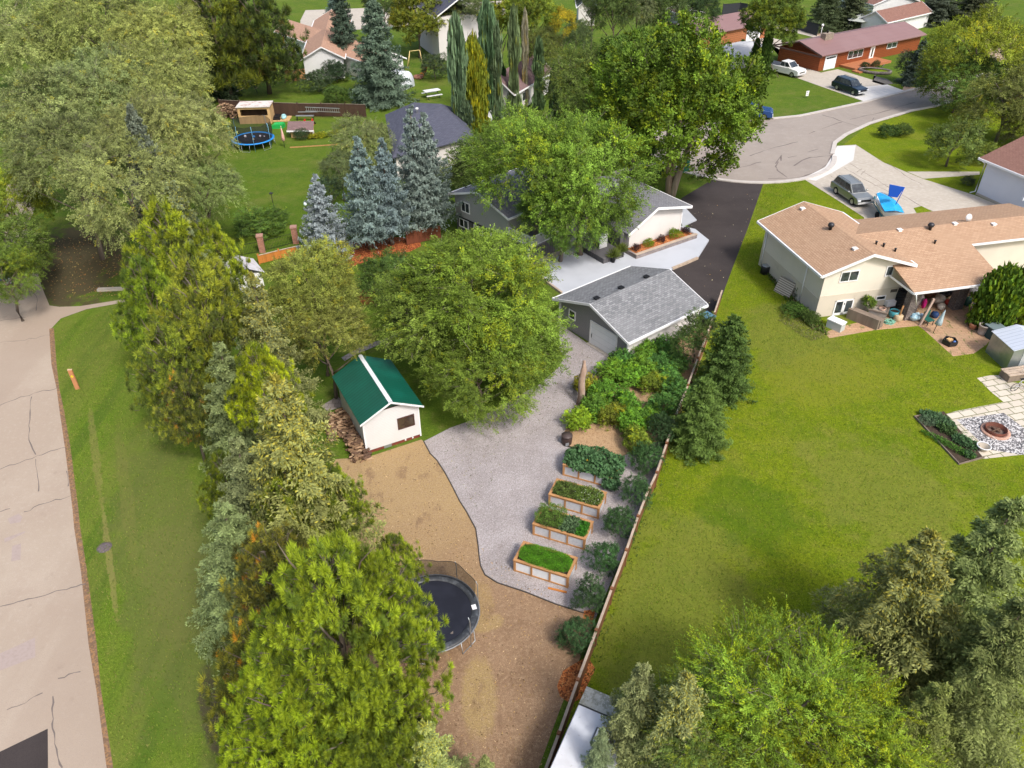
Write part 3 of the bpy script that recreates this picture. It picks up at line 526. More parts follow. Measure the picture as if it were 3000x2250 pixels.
# left block, gable end with ridge running away to the back right
hG=3.35; a=gp(1313,568,hG); b=gp(1461,638,hG+0); yaw=-.80
gh=thing('grey_house','grey split-level house with white railed deck under a large elm','house',(a.x,a.y,0),yaw)
GF=(a,yaw); Wg=6.6; Lg=9.0
m=MB(); gable_roof(m,Wg+.8,0,Lg,3.4,4.6)
R1=m.build('roof',M_SHG2,gh)
m=MB(); gable_walls(m,.4,Wg+.4,.4,Lg-.3,1.45,3.4,4.6,0,Wg+.8); m.build('wall',M_SIDGL,gh)
m=MB(); m.box(.45,Wg+.35,.45,Lg-.35,0,1.46); o=m.build('lower_wall',M_BAT,gh)
m=MB(); m.box(.36,Wg+.42,.34,.44,1.38,1.47); m.build('wall_trim',BLACK,gh)
fascia(gh,Wg+.8,0,Lg,3.4,4.6,W_TRIM)
win(gh,('y',.4,-1),1.2,2.3,2.05,3.0,mull=1); win(gh,('y',.45,-1),.8,2.0,.5,1.3,mull=1); win(gh,('y',.45,-1),2.7,4.9,.5,1.3,mull=3)
# centre block joining to the white wing
M_=MB(); M_.box(4.5,10.2,4.6,8.5,0,3.0); M_.build('centre_wall',M_SIDGL,gh)
m=MB(); m.add([(4.3,4.1,3.0),(13.2,4.1,3.0),(13.2,6.4,4.05),(4.3,6.4,4.05),(13.2,8.9,3.0),(4.3,8.9,3.0)],[(0,1,2,3),(3,2,4,5)]); m.build('centre_roof',M_SHG2,gh)
# deck
dk=MB(); dk.box(6.9,9.6,.5,3.9,1.28,1.42); dk.build('deck_floor',plain('grey_deck',(.17,.165,.17)),gh)
dk=MB(); dk.box(6.95,9.5,.6,3.8,0,1.275); dk.build('deck_skirt',M_BAT,gh)
def railing(par,pts,z,h=.85,step=.13,name='deck_railing',s=.035):
    m=MB()
    for p,q in zip(pts[:-1],pts[1:]):
        p,q=Vector((*p,0)),Vector((*q,0)); n=int((q-p).length/step); d=(q-p).normalized(); yw=math.atan2(d.y,d.x)
        for i in range(n+1): c=p+(q-p)*i/n; m.box(-s/2,s/2,-s/2,s/2,z+.08,z+h,T=Matrix.Translation(c)@Matrix.Rotation(yw,4,'Z'))
        T=Matrix.Translation(p)@Matrix.Rotation(yw,4,'Z'); m.box(-.04,(q-p).length+.04,-.045,.045,z+h,z+h+.05,T=T); m.box(0,(q-p).length,-.03,.03,z+.04,z+.08,T=T)
        m.box(-.06,.06,-.06,.06,z-.1,z+h+.1,T=T)
    return m.build(name,W_TRIM,par)
railing(gh,[(6.95,.5),(9.6,.5),(9.6,3.9)],1.42)
m=MB(); m.box(9.25,9.37,.42,.54,.1,1.2); m.build('post',W_TRIM,gh)
r1=lpf((a,-.80),1700,685,1.4); r2=lpf((a,-.80),1776,660,1.4); railing(gh,[(r1.x,r1.y),(r2.x,r2.y)],1.35); m=MB(); nv=Vector((-(r2-r1).y,(r2-r1).x,0)).normalized()*2.2; m.prism([(r1.x,r1.y),(r2.x,r2.y),(r2.x+nv.x,r2.y+nv.y),(r1.x+nv.x,r1.y+nv.y)],1.2,1.33); m.build('deck_floor',MATS['grey_deck'],gh)
# white wing: its own frame from the two wall corners
wa=gp(1841,728,.42); wb=gp(1990,678,.42); wa.z=wb.z=0; wy=yaw_of(wa,wb); wl=(wb-wa).length
ww=thing('white_garage_wing','white stucco attached garage wing with grey hip-and-gable roof','garage',(wa.x,wa.y,0),wy)
m=MB(); D=8.0; hw=2.72
m.add([(0,0,0),(wl,0,0),(wl,0,hw),(wl*.42,0,hw+.62),(0,0,hw-.50)],[(0,1,2,3,4)]); m.add([(wl,0,0),(wl,D,0),(wl,D,hw),(wl,0,hw)],[(0,1,2,3)]); m.add([(0,0,0),(0,0,hw-.5),(0,D,hw-.5),(0,D,0)],[(0,1,2,3)]); m.add([(0,D,0),(0,D,hw),(wl,D,hw),(wl,D,0)],[(0,1,2,3)])
m.build('wall',M_STW,ww)
WF=(wa,wy)
def wp(u,v,z): q=inv((wa.x,wa.y,0),wy,gp(u,v,z)); return q
zE=2.80; zM=3.62
cR=wp(2025,602,zE); cM=wp(1936,606,zM); cL=wp(1905,625,zE+.1); cL2=wp(1838,671,1.95); cB=wp(1887,532,zE); cT=wp(1850,500,zE+.6)
m=MB()
m.add([(cR.x,-.5,zE),(cR.x,D,zE),(wl*.42,D,zM),(wl*.42,-.5,zM)],[(0,1,2,3)])
m.add([(wl*.42,-.5,zM),(wl*.42,D,zM),(-.6,D,hw-.70),(-.6,-.5,hw-.70)],[(0,1,2,3)])
o=m.build('roof',M_SHG2,ww); md=o.modifiers.new('s','SOLIDIFY'); md.thickness=.12; md.offset=-1
m=MB()
for a_,b_,za,zb_ in ((-.62,wl*.42,hw-.70,zM),(wl*.42,cR.x+.02,zM,zE)): m.add([(a_,-.56,za-.2),(b_,-.56,zb_-.2),(b_,-.505,zb_-.2),(a_,-.505,za-.2),(a_,-.56,za+.01),(b_,-.56,zb_+.01),(b_,-.505,zb_+.01),(a_,-.505,za+.01)],[(0,3,2,1),(4,5,6,7),(0,1,5,4),(1,2,6,5),(2,3,7,6),(3,0,4,7)])
m.box(cR.x+.003,cR.x+.1,-.5,D,zE-.16,zE-.01); m.build('fascia',W_TRIM,ww)
m=MB(); m.box(wl-.02,wl+.08,-.04,.08,0,hw); m.build('corner_trim',W_TRIM,ww)
m=MB(); m.box(-.95,-.02,.03,1.4,0,hw-.75); m.build('entry_wall',M_BAT,ww)
m=MB(); m.box(-2.3,-1.5,1.0,1.08,.4,1.9); m.build('entry_door',W_TRIM,ww)
# --- porch step block and planter bed
pa=gp(1767,773,.15); pb=gp(1850,745,.15); py=yaw_of(pa,pb)
pc=thing('porch_platform','dark grey raised porch platform on the pale painted patio','platform',(pa.x,pa.y,.15),py)
m=MB(); m.box(-.0,2.2,0,3.6,0,.42); m.build('platform_body',M_BAT,pc); m=MB(); m.box(-.04,2.24,-.04,3.6,.421,.47); m.build('platform_top',plain('grey_deck2',(.14,.135,.14)),pc)
bd=thing('planter_bed','long stone-edged planter of orange bark along the white wall','planter',(wa.x,wa.y,.15),wy)
pw=inv((wa.x,wa.y,0),wy,gp(1861,760,.15)); pe=inv((wa.x,wa.y,0),wy,gp(2036,695,.15))
m=MB(); X0,X1,Y0=pw.x+.1,pe.x,pw.y; 
m.box(X0,X1,Y0,Y0+.22,0,.34); m.box(X0,X0+.2,Y0+.22,-.02,0,.34); m.box(X1-.2,X1,Y0+.22,.5,0,.34)
m.build('stone_edge',pm('grey_block_stone',(.26,.22,.21),.9,layers=[('brick',.4,.12,(.28,.24,.23),(.18,.155,.15),(.1,.08,.08),.012,.9),('n',4,.4,.7,(.38,.32,.29),.4)]),bd)
m=MB(); m.box(X0-.02,X1+.02,Y0-.03,Y0+.25,.341,.39); m.build('cap_stone',plain('tan_cap_stone',(.45,.36,.28)),bd)
m=MB(); m.box(X0+.2,X1-.2,Y0+.22,-.02,.1,.31); m.build('bark',M_MULCH,bd)
BED=(bd,X0,X1,Y0)

# --- brown cedar house, top right
M_PINKMET=pm('brown_pink_metal_roof',(.235,.135,.125),.5,spec=.4,layers=[('lines',.9,1,.04,(.14,.08,.075),.7),('n',.3,.4,.7,(.26,.16,.15),.6,{'d':4})])
M_CEDSID=siding('red_cedar_siding',(.25,.065,.02),.25,.6); 
bA=gp(2293,130,2.2); bB=gp(2409,163,2.2); by=yaw_of(bA,bB)
# frame: x along the long front (towards right), y away; gable end faces left-front
fa=gp(2409,163,2.2); fb=gp(2580,128,2.2); fy=yaw_of(fa,fb)
br=thing('brown_house','single-storey brown cedar house with dusty pink metal roof','house',(fa.x,fa.y,0),fy)
ll=inv(fa,fy,gp(2293,130,2.2)); Wd=max(7.5,ll.y); Lr=(gp(2672,108,2.2)-fa).length+3
m=MB()
def xroof(m,x0,x1,y0,W,he,hr,t=.12):
    for a,b,za,zb_ in ((y0,y0+W/2,he,hr),(y0+W/2,y0+W,hr,he)):
        v=[(x0,a,za),(x1,a,za),(x1,b,zb_),(x0,b,zb_)]; m.add(v+[(p[0],p[1],p[2]-t) for p in v],[(0,1,2,3),(7,6,5,4),(0,4,5,1),(1,5,6,2),(2,6,7,3),(3,7,4,0)])
xroof(m,-.5,Lr,-.4,Wd+.8,2.3,3.5); m.build('roof',M_PINKMET,br)
m=MB(); m.box(0,Lr-.5,.2,Wd-.2,0,2.15); m.add([(0,.2,2.15),(0,Wd/2,3.35),(0,Wd-.2,2.15)],[(2,1,0),(0,1,2)]); m.build('wall',M_CEDSID,br)
m=MB(); m.box(-.58,-.5,-.4,Wd+.4,2.0,2.2)
for a,b,za,zb_ in ((-.45,Wd/2,2.3,3.5),(Wd/2,Wd+.45,3.5,2.3)): m.add([(-.56,a,za-.2),(-.56,b,zb_-.2),(-.51,b,zb_-.2),(-.51,a,za-.2),(-.56,a,za+.01),(-.56,b,zb_+.01),(-.51,b,zb_+.01),(-.51,a,za+.01)],[(0,1,2,3),(7,6,5,4),(4,5,1,0),(5,6,2,1),(6,7,3,2),(7,4,0,3)])
m.build('fascia',pm('brown_fascia',(.12,.07,.06),.6),br)
def bw(u,v,yy=.2):
    a,b=u-1500.0,v-1125.0; d=FW*FPX+RT2*a+DN2*b; lo=inv((fa.x,fa.y,0),fy,Vector((0,0,CH))); ld=inv((0,0,0),fy,d); t=(yy-lo.y)/ld.y; return lo+ld*t
p=bw(2409,208); q=bw(2452,160)
m=MB(); m.box(p.x+.05,q.x,.12,.19,.02,1.9); gd=m.build('garage_door',M_GDOOR,br); m=MB(); m.box(p.x+.3,q.x-.3,.10,.118,1.5,1.7); m.build('window_row',GLASS,gd)
p=bw(2481,174); q=bw(2531,141); win(br,('y',.2,-1),p.x,q.x,max(p.z,.4),1.95,mull=2)
p=bw(2596,144); q=bw(2628,127); win(br,('y',.2,-1),p.x,q.x,max(p.z,.7),1.95,mull=1)
p=bw(2542,175); q=bw(2564,135); m=MB(); m.box(p.x,q.x,.1,.19,.1,2.0); dd=m.build('front_door',W_TRIM,br); m=MB(); m.box(p.x+.35,q.x-.35,.08,.099,.5,1.7); m.build('door_pane',GLASS,dd)
p=lpf((fa,fy),2442,118,3.3); m=MB(); m.box(p.x-.9,p.x+.9,Wd/2-1.0,Wd/2-.1,2.6,4.1); m.build('chimney',pm('tan_stone',(.36,.30,.23),.9,layers=[('brick',.4,.15,(.38,.31,.24),(.27,.22,.17),(.15,.12,.1),.02,1)]),br)
m=MB(); m.lathe([(.12,4.1),(.12,4.4),(.2,4.42),(0,4.5)],10,cx=p.x,cy=Wd/2-.5); m.build('flue',DARKMET,br)
p=lpf((fa,fy),2391,100,2.9); m=MB(); m.tube([(p.x,Wd-1.2,2.6),(p.x,Wd-1.2,4.2)],.05,6); m.blob((p.x,Wd-1.2,4.3),.2,jit=0); m.build('roof_globe_vent',W_TRIM,br)
p0=bw(2452,205); dk=MB(); dk.box(p0.x+.3,p0.x+8.6,-2.6,.15,0,.32); dk.box(p0.x-.5,p0.x+4.2,-3.9,-2.62,0,.16); dk.build('deck',pm('red_stained_deck',(.42,.16,.07),.7,layers=[('lines',.14,0,.1,(.24,.09,.04),.8)]),br)
m=MB(); m.box(Lr*.46,Lr*.46+.1,-.42,Wd/2,2.35,3.62); 
# gazebo
def small_house(name,label,cat,A,B,Cc,he,hr,wallm,roofm,ovh=.35,fasc=W_TRIM,wins=(),group=None):
    t,W,L,f=px_building(A,B,Cc,he,label,name,cat,group=group); L=max(L,3)
    m=MB(); gable_roof(m,W,0,L,he,hr); m.build('roof',roofm,t)
    m=MB(); gable_walls(m,ovh,W-ovh,ovh,L-ovh,0,he,hr,0,W); m.build('wall',wallm,t)
    fascia(t,W,0,L,he,hr,fasc)
    for (wx,a,b,z0,z1) in wins: win(t,('y',ovh,-1) if wx=='f' else ('x',ovh,-1) if wx=='l' else ('x',W-ovh,1),a,b,z0,z1,mull=1)
    return t,W,L,f
M_SHP=shingle('dusty_purple_shingle',(.235,.155,.15),(.185,.12,.118),(.11,.075,.075),.35,.17)
M_SHBL=shingle('slate_blue_shingle',(.115,.12,.155),(.085,.09,.12),(.05,.05,.075),.35,.17)
M_SHBR=shingle('brown_shingle',(.28,.155,.12),(.23,.12,.095),(.13,.07,.055),.35,.17)
M_SHTN=shingle('faded_tan_shingle',(.48,.30,.21),(.40,.245,.17),(.28,.16,.11),.4,.2)
# gable garage with pink metal roof beside the white tarp-covered carport
pA=gp(2255,70,2.3); pB=gp(2110,92,2.3)
g1=thing('pink_roof_garage','log-sided garage with dusty pink metal roof and white door','garage',(gp(2120,92,2.3).x,gp(2120,92,2.3).y,0),yaw_of(gp(2120,92,2.3),gp(2255,66,2.3)))
Lx=(gp(2255,66,2.3)-gp(2120,92,2.3)).length
m=MB(); xroof(m,-6,Lx,-.4,9,2.4,3.7); m.build('roof',M_PINKMET,g1)
m=MB(); m.box(-5.6,Lx-.6,.1,8.2,0,2.28); m.add([(Lx-.6,.1,2.28),(Lx-.6,8.2,2.28),(Lx-.6,4.1,3.5)],[(0,1,2)]); m.build('wall',siding('log_siding',(.40,.15,.065),.3,.45),g1)
m=MB(); m.box(Lx-5.4,Lx-2.0,.0,.09,.02,2.1); gd=m.build('garage_door',M_GDOOR,g1); m=MB(); m.box(Lx-4.9,Lx-2.5,-.02,-.003,1.6,1.85); m.build('window_row',GLASS,gd)
q=gp(2165,150,1.5); m=MB(); cpt=thing('tarp_carport','pale grey canvas carport beside the log-sided garage','carport',(q.x,q.y,0),yaw_of(gp(2120,92,2.3),gp(2255,66,2.3)))
m.add([(-5,-3,1.6),(4,-3,1.6),(4,0,2.4),(-5,0,2.4),(4,3,1.9),(-5,3,1.9)],[(0,1,2,3),(3,2,4,5)]); m.add([(4,-3,0),(4,3,0),(4,3,1.9),(4,0,2.4),(4,-3,1.6)],[(0,1,2,3,4)]); m.add([(-5,-3,0),(4,-3,0),(4,-3,1.6),(-5,-3,1.6)],[(0,1,2,3)]); o=m.build('canopy',pm('pale_canvas',(.50,.50,.50),.7,layers=[('n',.5,.4,.7,(.42,.42,.43),.6)]),cpt); md=o.modifiers.new('s','SOLIDIFY'); md.thickness=.04
for x in (-4.9,-.5,3.9):
    for y in (-2.9,2.9): m=MB(); m.tube([(x,y,0),(x,y,1.6)],.05,6); m.build('pole',STEEL,cpt)

# white house at right edge
va=gp(2859,570); vb=gp(3000,634); vy=yaw_of(va,vb); t=thing('white_house','white stucco house with brown shingle roof cut by the right edge','house',(va.x,va.y,0),vy)
hv=3.5; Lv=(vb-va).length+7
m=MB(); xroof(m,-.6,Lv,-.5,9.5,hv,hv+1.5,.14); m.build('roof',M_SHBR,t)
m=MB(); m.box(0,Lv-.5,0,8.5,0,hv-.1); m.build('wall',pm('blue_white_stucco',(.62,.64,.70),.9,layers=[('n',.5,.4,.7,(.55,.57,.63),.5)]),t)
m=MB(); m.box(-.62,Lv,-.62,-.503,hv-.2,hv-.02); m.box(-.70,-.603,-.55,9,hv-.2,hv-.02); m.build('fascia',W_TRIM,t)
m=MB(); m.tube([(-.3,-.5,hv-.15),(-.12,-.1,hv-.5),(-.12,-.1,.3),(-.4,-.4,.1)],.06,8); m.build('downspout',W_TRIM,t)
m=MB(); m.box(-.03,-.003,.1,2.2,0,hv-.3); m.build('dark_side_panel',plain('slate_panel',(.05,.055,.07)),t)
m=MB(); m.box(-.02,Lv-.5,-.05,-.003,0,.22); m.build('foundation',M_CONC,t)
# background houses
small_house('tan_roof_house','white house with faded tan roof behind the tall spruce','house',(880,175),(1010,170),(905,60),2.8,4.4,M_SIDW,M_SHTN,wins=[('f',3.5,5.5,.9,2.0)])
t,_,_,_=small_house('tan_roof_annex','long annex under faded tan shingles right of the tall spruce','house',(1090,190),(1190,170),(1130,40),2.6,4.0,M_SIDW,M_SHTN)
sA=gp(1150,462,2.5); t=thing('slate_roof_house','low hip-roofed house in slate blue shingles behind the blue spruces','house',(sA.x,sA.y,0)); rel=lambda u,v,z:tuple(gp(u,v,z)-Vector((sA.x,sA.y,0)))
FL_,FR_,BR_,BL_,RA_,RB_=rel(1150,462,2.5),rel(1393,402,2.5),rel(1338,318,2.5),rel(1128,336,2.5),rel(1212,300,4.2),rel(1292,304,4.2)
m=MB(); m.add([FL_,FR_,BR_,BL_,RA_,RB_],[(0,1,5,4),(1,2,5),(2,3,4,5),(3,0,4)]); o=m.build('roof',M_SHBL,t); md=o.modifiers.new('s','SOLIDIFY'); md.thickness=.12; md.offset=-1
cx_=sum(p[0] for p in (FL_,FR_,BR_,BL_))/4; cy_=sum(p[1] for p in (FL_,FR_,BR_,BL_))/4
m=MB(); m.prism([(cx_+(p[0]-cx_)*.92,cy_+(p[1]-cy_)*.92) for p in (FL_,FR_,BR_,BL_)],0,2.38); m.build('wall',M_STW,t)
q=rel(1222,330,3.9); m=MB(); m.lathe([(.12,-.4),(.12,.35),(.18,.36),(.18,.5),(0,.55)],12,T=Matrix.Translation(q)); m.build('chimney_pipe',W_TRIM,t)
q=lp((gp(1262,348,3.6),0),1262,348,3.6)
small_house('purple_roof_house','cream house under dusty purple shingles behind the poplars','house',(1392,262),(1506,277),(1602,206),2.6,4.6,M_STW,M_SHP,wins=[('r',3,5,.9,2.0),('r',8,10,.9,2.0)])
t,Wt,Lt,ft=px_building((1275,52),(1420,40),(1300,-60),6.2,'two-storey white stucco house with dark roof at the top of the view','tall_white_house','house')
m=MB(); gable_roof(m,Wt,0,12,6.2,8.6); m.build('roof',M_SHBL,t); m=MB(); m.box(.5,Wt-.5,.5,11.5,0,6.1); m.build('wall',M_STW,t); fascia(t,Wt,0,12,6.2,8.6,W_TRIM)
for a in (2.2,8.2):
    for z in (1.5,4.3): win(t,('y',.5,-1),a,a+2.0,z,z+1.5,mull=1,fw=.1)
m=MB(); m.box(3.5,8.5,-2.6,.45,0,2.3); m.build('porch',M_STW,t); m=MB(); m.box(3.3,8.7,-2.8,.44,2.3,2.5); m.build('porch_roof',M_SHBL,t)
small_house('white_gable_garage','white garage with brown roof behind the brown house','garage',(2520,52),(2600,66),(2640,20),2.4,3.8,M_SIDW,M_SHBR)
small_house('blue_roof_house','distant white house with blue roof between the trees at the top','house',(1690,22),(1750,22),(1700,0),3.0,4.5,M_STW,M_SHBL)
small_house('pale_shed','pale grey shed near the stored boat at the top','shed',(1985,40),(2065,36),(2000,22),2.0,2.6,plain('pale_grey_wall',(.42,.41,.39)),M_SHP)
small_house('white_roof_house','white house with pale roof behind the dark fence at the top right','house',(2560,14),(2700,4),(2600,-30),2.6,4.2,M_SIDW,M_SHBR)
# ---------------------------------------------------------------- foliage meshes (leaf-sized faces), shared between copies
def nrm(a): return a/np.maximum(np.linalg.norm(a,axis=-1,keepdims=True),1e-9)
def leafmesh(name,P,A,Nn,ln,wd,col,mats=None):
    """one kite-shaped face per leaf: base P, axis A, face normal about Nn"""
    n=len(P); A=nrm(A); S=nrm(np.cross(A,Nn)); ln=np.broadcast_to(ln,(n,))[:,None]; wd=np.broadcast_to(wd,(n,))[:,None]
    V=np.empty((n,4,3),np.float32); V[:,0]=P; V[:,1]=P+A*ln*.45+S*wd*.5; V[:,2]=P+A*ln; V[:,3]=P+A*ln*.45-S*wd*.5
    me=bpy.data.meshes.new(name); me.vertices.add(n*4); me.vertices.foreach_set('co',V.ravel())
    me.loops.add(n*4); me.loops.foreach_set('vertex_index',np.arange(n*4,dtype=np.int32))
    me.polygons.add(n); me.polygons.foreach_set('loop_start',np.arange(0,n*4,4,dtype=np.int32)); me.polygons.foreach_set('loop_total',np.full(n,4,np.int32))
    ca=me.color_attributes.new('Col','FLOAT_COLOR','POINT'); tw_=col[:,0]<0; C=np.ones((n,4,4),np.float32); C[:,:,:3]=np.abs(col)[:,None,:]; C[tw_,:,3]=0; ca.data.foreach_set('color',C.ravel())
    me.materials.append(mats or M_LEAF); me.update(); me.validate(); return me
def rdir(n,zmin=-1): 
    z=RNG.uniform(zmin,1,n); t=RNG.uniform(0,2*np.pi,n); r=np.sqrt(1-z*z); return np.stack([r*np.cos(t),r*np.sin(t),z],1)
def colvar(n,lo=.7,hi=1.25): 
    v=RNG.uniform(lo,hi,n)[:,None]; return np.repeat(v,3,1)
TWIG=np.array([-.24,.20,.165]); YEL=np.array([1.75,1.4,.6]); TAN=np.array([2.3,1.95,1.0]); BRN=np.array([2.2,1.1,.9])
def crown(name,nl=14,ntw=700,nlf=40,leaf=.035,asp=.5,tw=.17,rad=.05,droop=0.0,yel=.12,hole=.25,lobe=(.26,.42),lo=.7,inner=.25,yv=YEL):
    """broadleaf crown in the unit sphere: uneven lobes carrying leafy twigs"""
    k=np.arange(nl)+.5; ph=np.arccos(1-1.55*k/nl); th=np.pi*(1+5**.5)*k; D=np.stack([np.cos(th)*np.sin(ph),np.sin(th)*np.sin(ph),np.cos(ph)],1)+RNG.normal(0,.16,(nl,3)); D=nrm(D)
    R=RNG.uniform(*lobe,nl); C=D*(RNG.uniform(.86,1.04,nl)-R)[:,None]
    li=RNG.choice(nl,ntw,p=(R**2)/(R**2).sum()); d=rdir(ntw); d=nrm(d+D[li]*.75+np.array([0,0,.2])); 
    ins=RNG.random(ntw)<inner
    rr=np.where(ins,RNG.uniform(.2,.8,ntw),RNG.uniform(.78,1.0,ntw))
    tb=rdir(26); bump=1+.26*((d@tb.T)>.86).sum(1)-.20*((d@tb[:13].T)<-.8).sum(1)
    P0=C[li]+d*(R[li]*rr*bump)[:,None]
    td=nrm(d*.8+rdir(ntw)*.55+np.array([0,0,.25-droop])); 
    lc=RNG.uniform(lo,1.25,nl)[li]*RNG.uniform(.55,1.45,ntw)
    yt=(RNG.random(ntw)<yel)|((RNG.random(nl)<yel*.7)[li]&(RNG.random(ntw)<.6))
    tl=tw*RNG.uniform(.5,1.3,ntw)
    rep=np.repeat(np.arange(ntw),nlf); n=len(rep); t=RNG.random(n)
    P=P0[rep]+td[rep]*(tl[rep]*t)[:,None]+RNG.normal(0,1,(n,3))*(rad*(1.15-.75*t))[:,None]; P[:,2]-=droop*(t**2)*tl[rep]*1.2
    A=nrm(td[rep]+rdir(n)*.9+np.array([0,0,-droop])); N=nrm(d[rep]*.9+D[li][rep]*.4+rdir(n)*.5+np.array([0,0,.25]))
    c=colvar(n,.75,1.25)*lc[rep][:,None]; yy=yt[rep]&(RNG.random(n)<.75); c=np.where(yy[:,None],c*yv*RNG.uniform(.6,1,(n,1)),c)
    k2=int(ntw*.5); q=RNG.integers(0,ntw,k2); P=np.concatenate([P,P0[q]-td[q]*(tl[q]*.6)[:,None]]); A=np.concatenate([A,nrm(td[q]+rdir(k2)*.35)]); N=np.concatenate([N,rdir(k2)]); c=np.concatenate([c,TWIG*RNG.uniform(.6,1.1,(k2,1))])
    LN=np.concatenate([leaf*RNG.uniform(.6,1.3,n),tl[q]*1.3]); WD=np.concatenate([leaf*asp*RNG.uniform(.7,1.2,n),np.full(k2,.006)])
    return leafmesh(name,P,A,N,LN,WD,c)
def spruce(name,lev=30,nb=9,nt=15,nn=7,droop=.22,ln=.022,wd=.010,cone=0.0,pw=.85,gap=0.04,lift=.12,zr=.34,size=3.0,wob=.006):
    """spruce: whorled drooping boughs with combed side twigs; unit height, unit radius"""
    Ps=[];As=[];Ns=[];Cs=[]
    for i in range(lev):
        t=gap+(1-gap)*(i+.5)/lev; t=min(t,.985); L0=(1-t)**pw*1.0+.03
        nbi=max(4,int(nb*(.55+.6*(1-t)))); a0=RNG.uniform(0,6.28)
        for b in range(nbi):
            az=a0+6.283*b/nbi+RNG.normal(0,.18); L=L0*RNG.uniform(.72,1.14); zb=t+RNG.normal(0,.012)
            ca,sa=math.cos(az),math.sin(az); out=np.array([ca,sa,0]); side=np.array([-sa,ca,0])
            dr=droop*(1-t*.8)*RNG.uniform(.7,1.3)
            nti=max(5,int(nt*(.35+.65*L/1.0)))
            s=(np.arange(nti)+.5)/nti; cl=RNG.uniform(.72,1.25)
            cen=out*(L*s)[:,None]; cen[:,2]=zb+L*zr*(-dr*s*1.3+lift*s**3)
            for sg in (-1,1):
                tl=L*.42*(1.08-s)*RNG.uniform(.7,1.2,nti)+.02
                dirv=nrm(side*sg*.8+out*.62+RNG.normal(0,.12,(nti,3)))
                u=np.tile((np.arange(nn)+.3)/nn,(nti,1)); 
                P=cen[:,None,:]+dirv[:,None,:]*(tl[:,None]*u)[...,None]; P[...,2]-=zr*(tl[:,None]*u**1.6)*.35*(1.0+dr)
                P=P.reshape(-1,3)+RNG.normal(0,.006,(nti*nn,3)); n=len(P)
                A=nrm(np.repeat(dirv,nn,0)*.9+rdir(n)*.55+np.array([0,0,-.1])); N=nrm(rdir(n)*.45+np.array([0,0,.85])+out*.35)
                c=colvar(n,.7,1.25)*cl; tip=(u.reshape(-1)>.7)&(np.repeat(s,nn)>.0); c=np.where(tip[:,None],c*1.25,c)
                if cone>0:
                    m=(RNG.random(n)<cone*np.clip((t-.5)*3.2,0.04,1)); c=np.where(m[:,None],TAN*RNG.uniform(.6,1,(n,1))*.85,c)
                Ps.append(P);As.append(A);Ns.append(N);Cs.append(c)
    # leader
    n=80; P=np.stack([RNG.normal(0,.012,n),RNG.normal(0,.012,n),RNG.uniform(.93,1.0,n)],1); Ps.append(P);As.append(nrm(rdir(n)+np.array([0,0,1.])));Ns.append(rdir(n)); Cs.append(colvar(n)*(TAN*.6 if cone>0 else 1.))
    P,A,N,c=map(np.concatenate,(Ps,As,Ns,Cs)); n=len(P)
    V=P.copy()
    return leafmesh(name,V,A*np.array([1,1,zr]),N,ln*size*RNG.uniform(.6,1.3,n),wd*size*RNG.uniform(.7,1.3,n),c)
# spruce verts: horizontal unit = radius, vertical unit = height (height is ~2.4 radii)
def pine(name,lev=13,nb=7,ntuf=9,nn=34,ln=.10,wd=.016,prof=.62,br=.0,bare=.12,dark=.3):
    """pine: upswept limbs ending in round needle tufts; unit height, unit radius"""
    C=[];O=[];B=[]
    for i in range(lev):
        t=bare+(1-bare)*(i+.5)/lev; L0=(1-((t-bare)/(1-bare))**1.7)**prof
        L0=max(L0,.08); nbi=max(3,int(nb*(.5+.6*L0)))
        a0=RNG.uniform(0,6.28)
        for b in range(nbi):
            az=a0+6.283*b/nbi+RNG.normal(0,.25); L=L0*RNG.uniform(.65,1.12); out=np.array([math.cos(az),math.sin(az),0]); side=np.array([-out[1],out[0],0])
            k=max(3,int(ntuf*(.4+.6*L))); s=RNG.uniform(.35,1.0,k)**.6; sp=RNG.normal(0,.17,k)*L
            p=out*(L*s)[:,None]+side*sp[:,None]; p[:,2]=t+.42*L*(.12*s+.10*s*s)+RNG.normal(0,.02,k)-.02
            C.append(p); O.append(nrm(out*.7+side*(sp[:,None]*2)+np.array([0,0,.75]))); B.append(np.full(k,RNG.uniform(.6,1.3)))
    C=np.concatenate(C);O=np.concatenate(O);B=np.concatenate(B); m=len(C)
    rep=np.repeat(np.arange(m),nn); n=len(rep)
    d=nrm(rdir(n)+O[rep]*.75); sc=RNG.uniform(.75,1.2,m)[rep]
    P=C[rep]+d*.006; A=d*np.array([1,1,.42]); c=colvar(n,.75,1.3)*B[rep][:,None]
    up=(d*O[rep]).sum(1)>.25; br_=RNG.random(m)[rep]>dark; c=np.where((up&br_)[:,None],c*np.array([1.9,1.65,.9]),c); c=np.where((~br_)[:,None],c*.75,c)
    if br>0: q=(RNG.random(m)<br)[rep]; c=np.where(q[:,None],c*BRN,c)
    k2=m; Oz=O*np.array([1,1,.42]); P=np.concatenate([P,C-nrm(O)*np.array([1,1,.42])*.17]); A=np.concatenate([A,(nrm(O)+rdir(k2)*.3)*np.array([1,1,.42])]); c=np.concatenate([c,TWIG*RNG.uniform(.4,.9,(k2,1))])
    LN=np.concatenate([ln*sc*RNG.uniform(.7,1.2,n),np.full(k2,.17)]); WD=np.concatenate([wd*RNG.uniform(.7,1.3,n),np.full(k2,.009)])
    return leafmesh(name,P,A,rdir(n+k2),LN,WD,c)
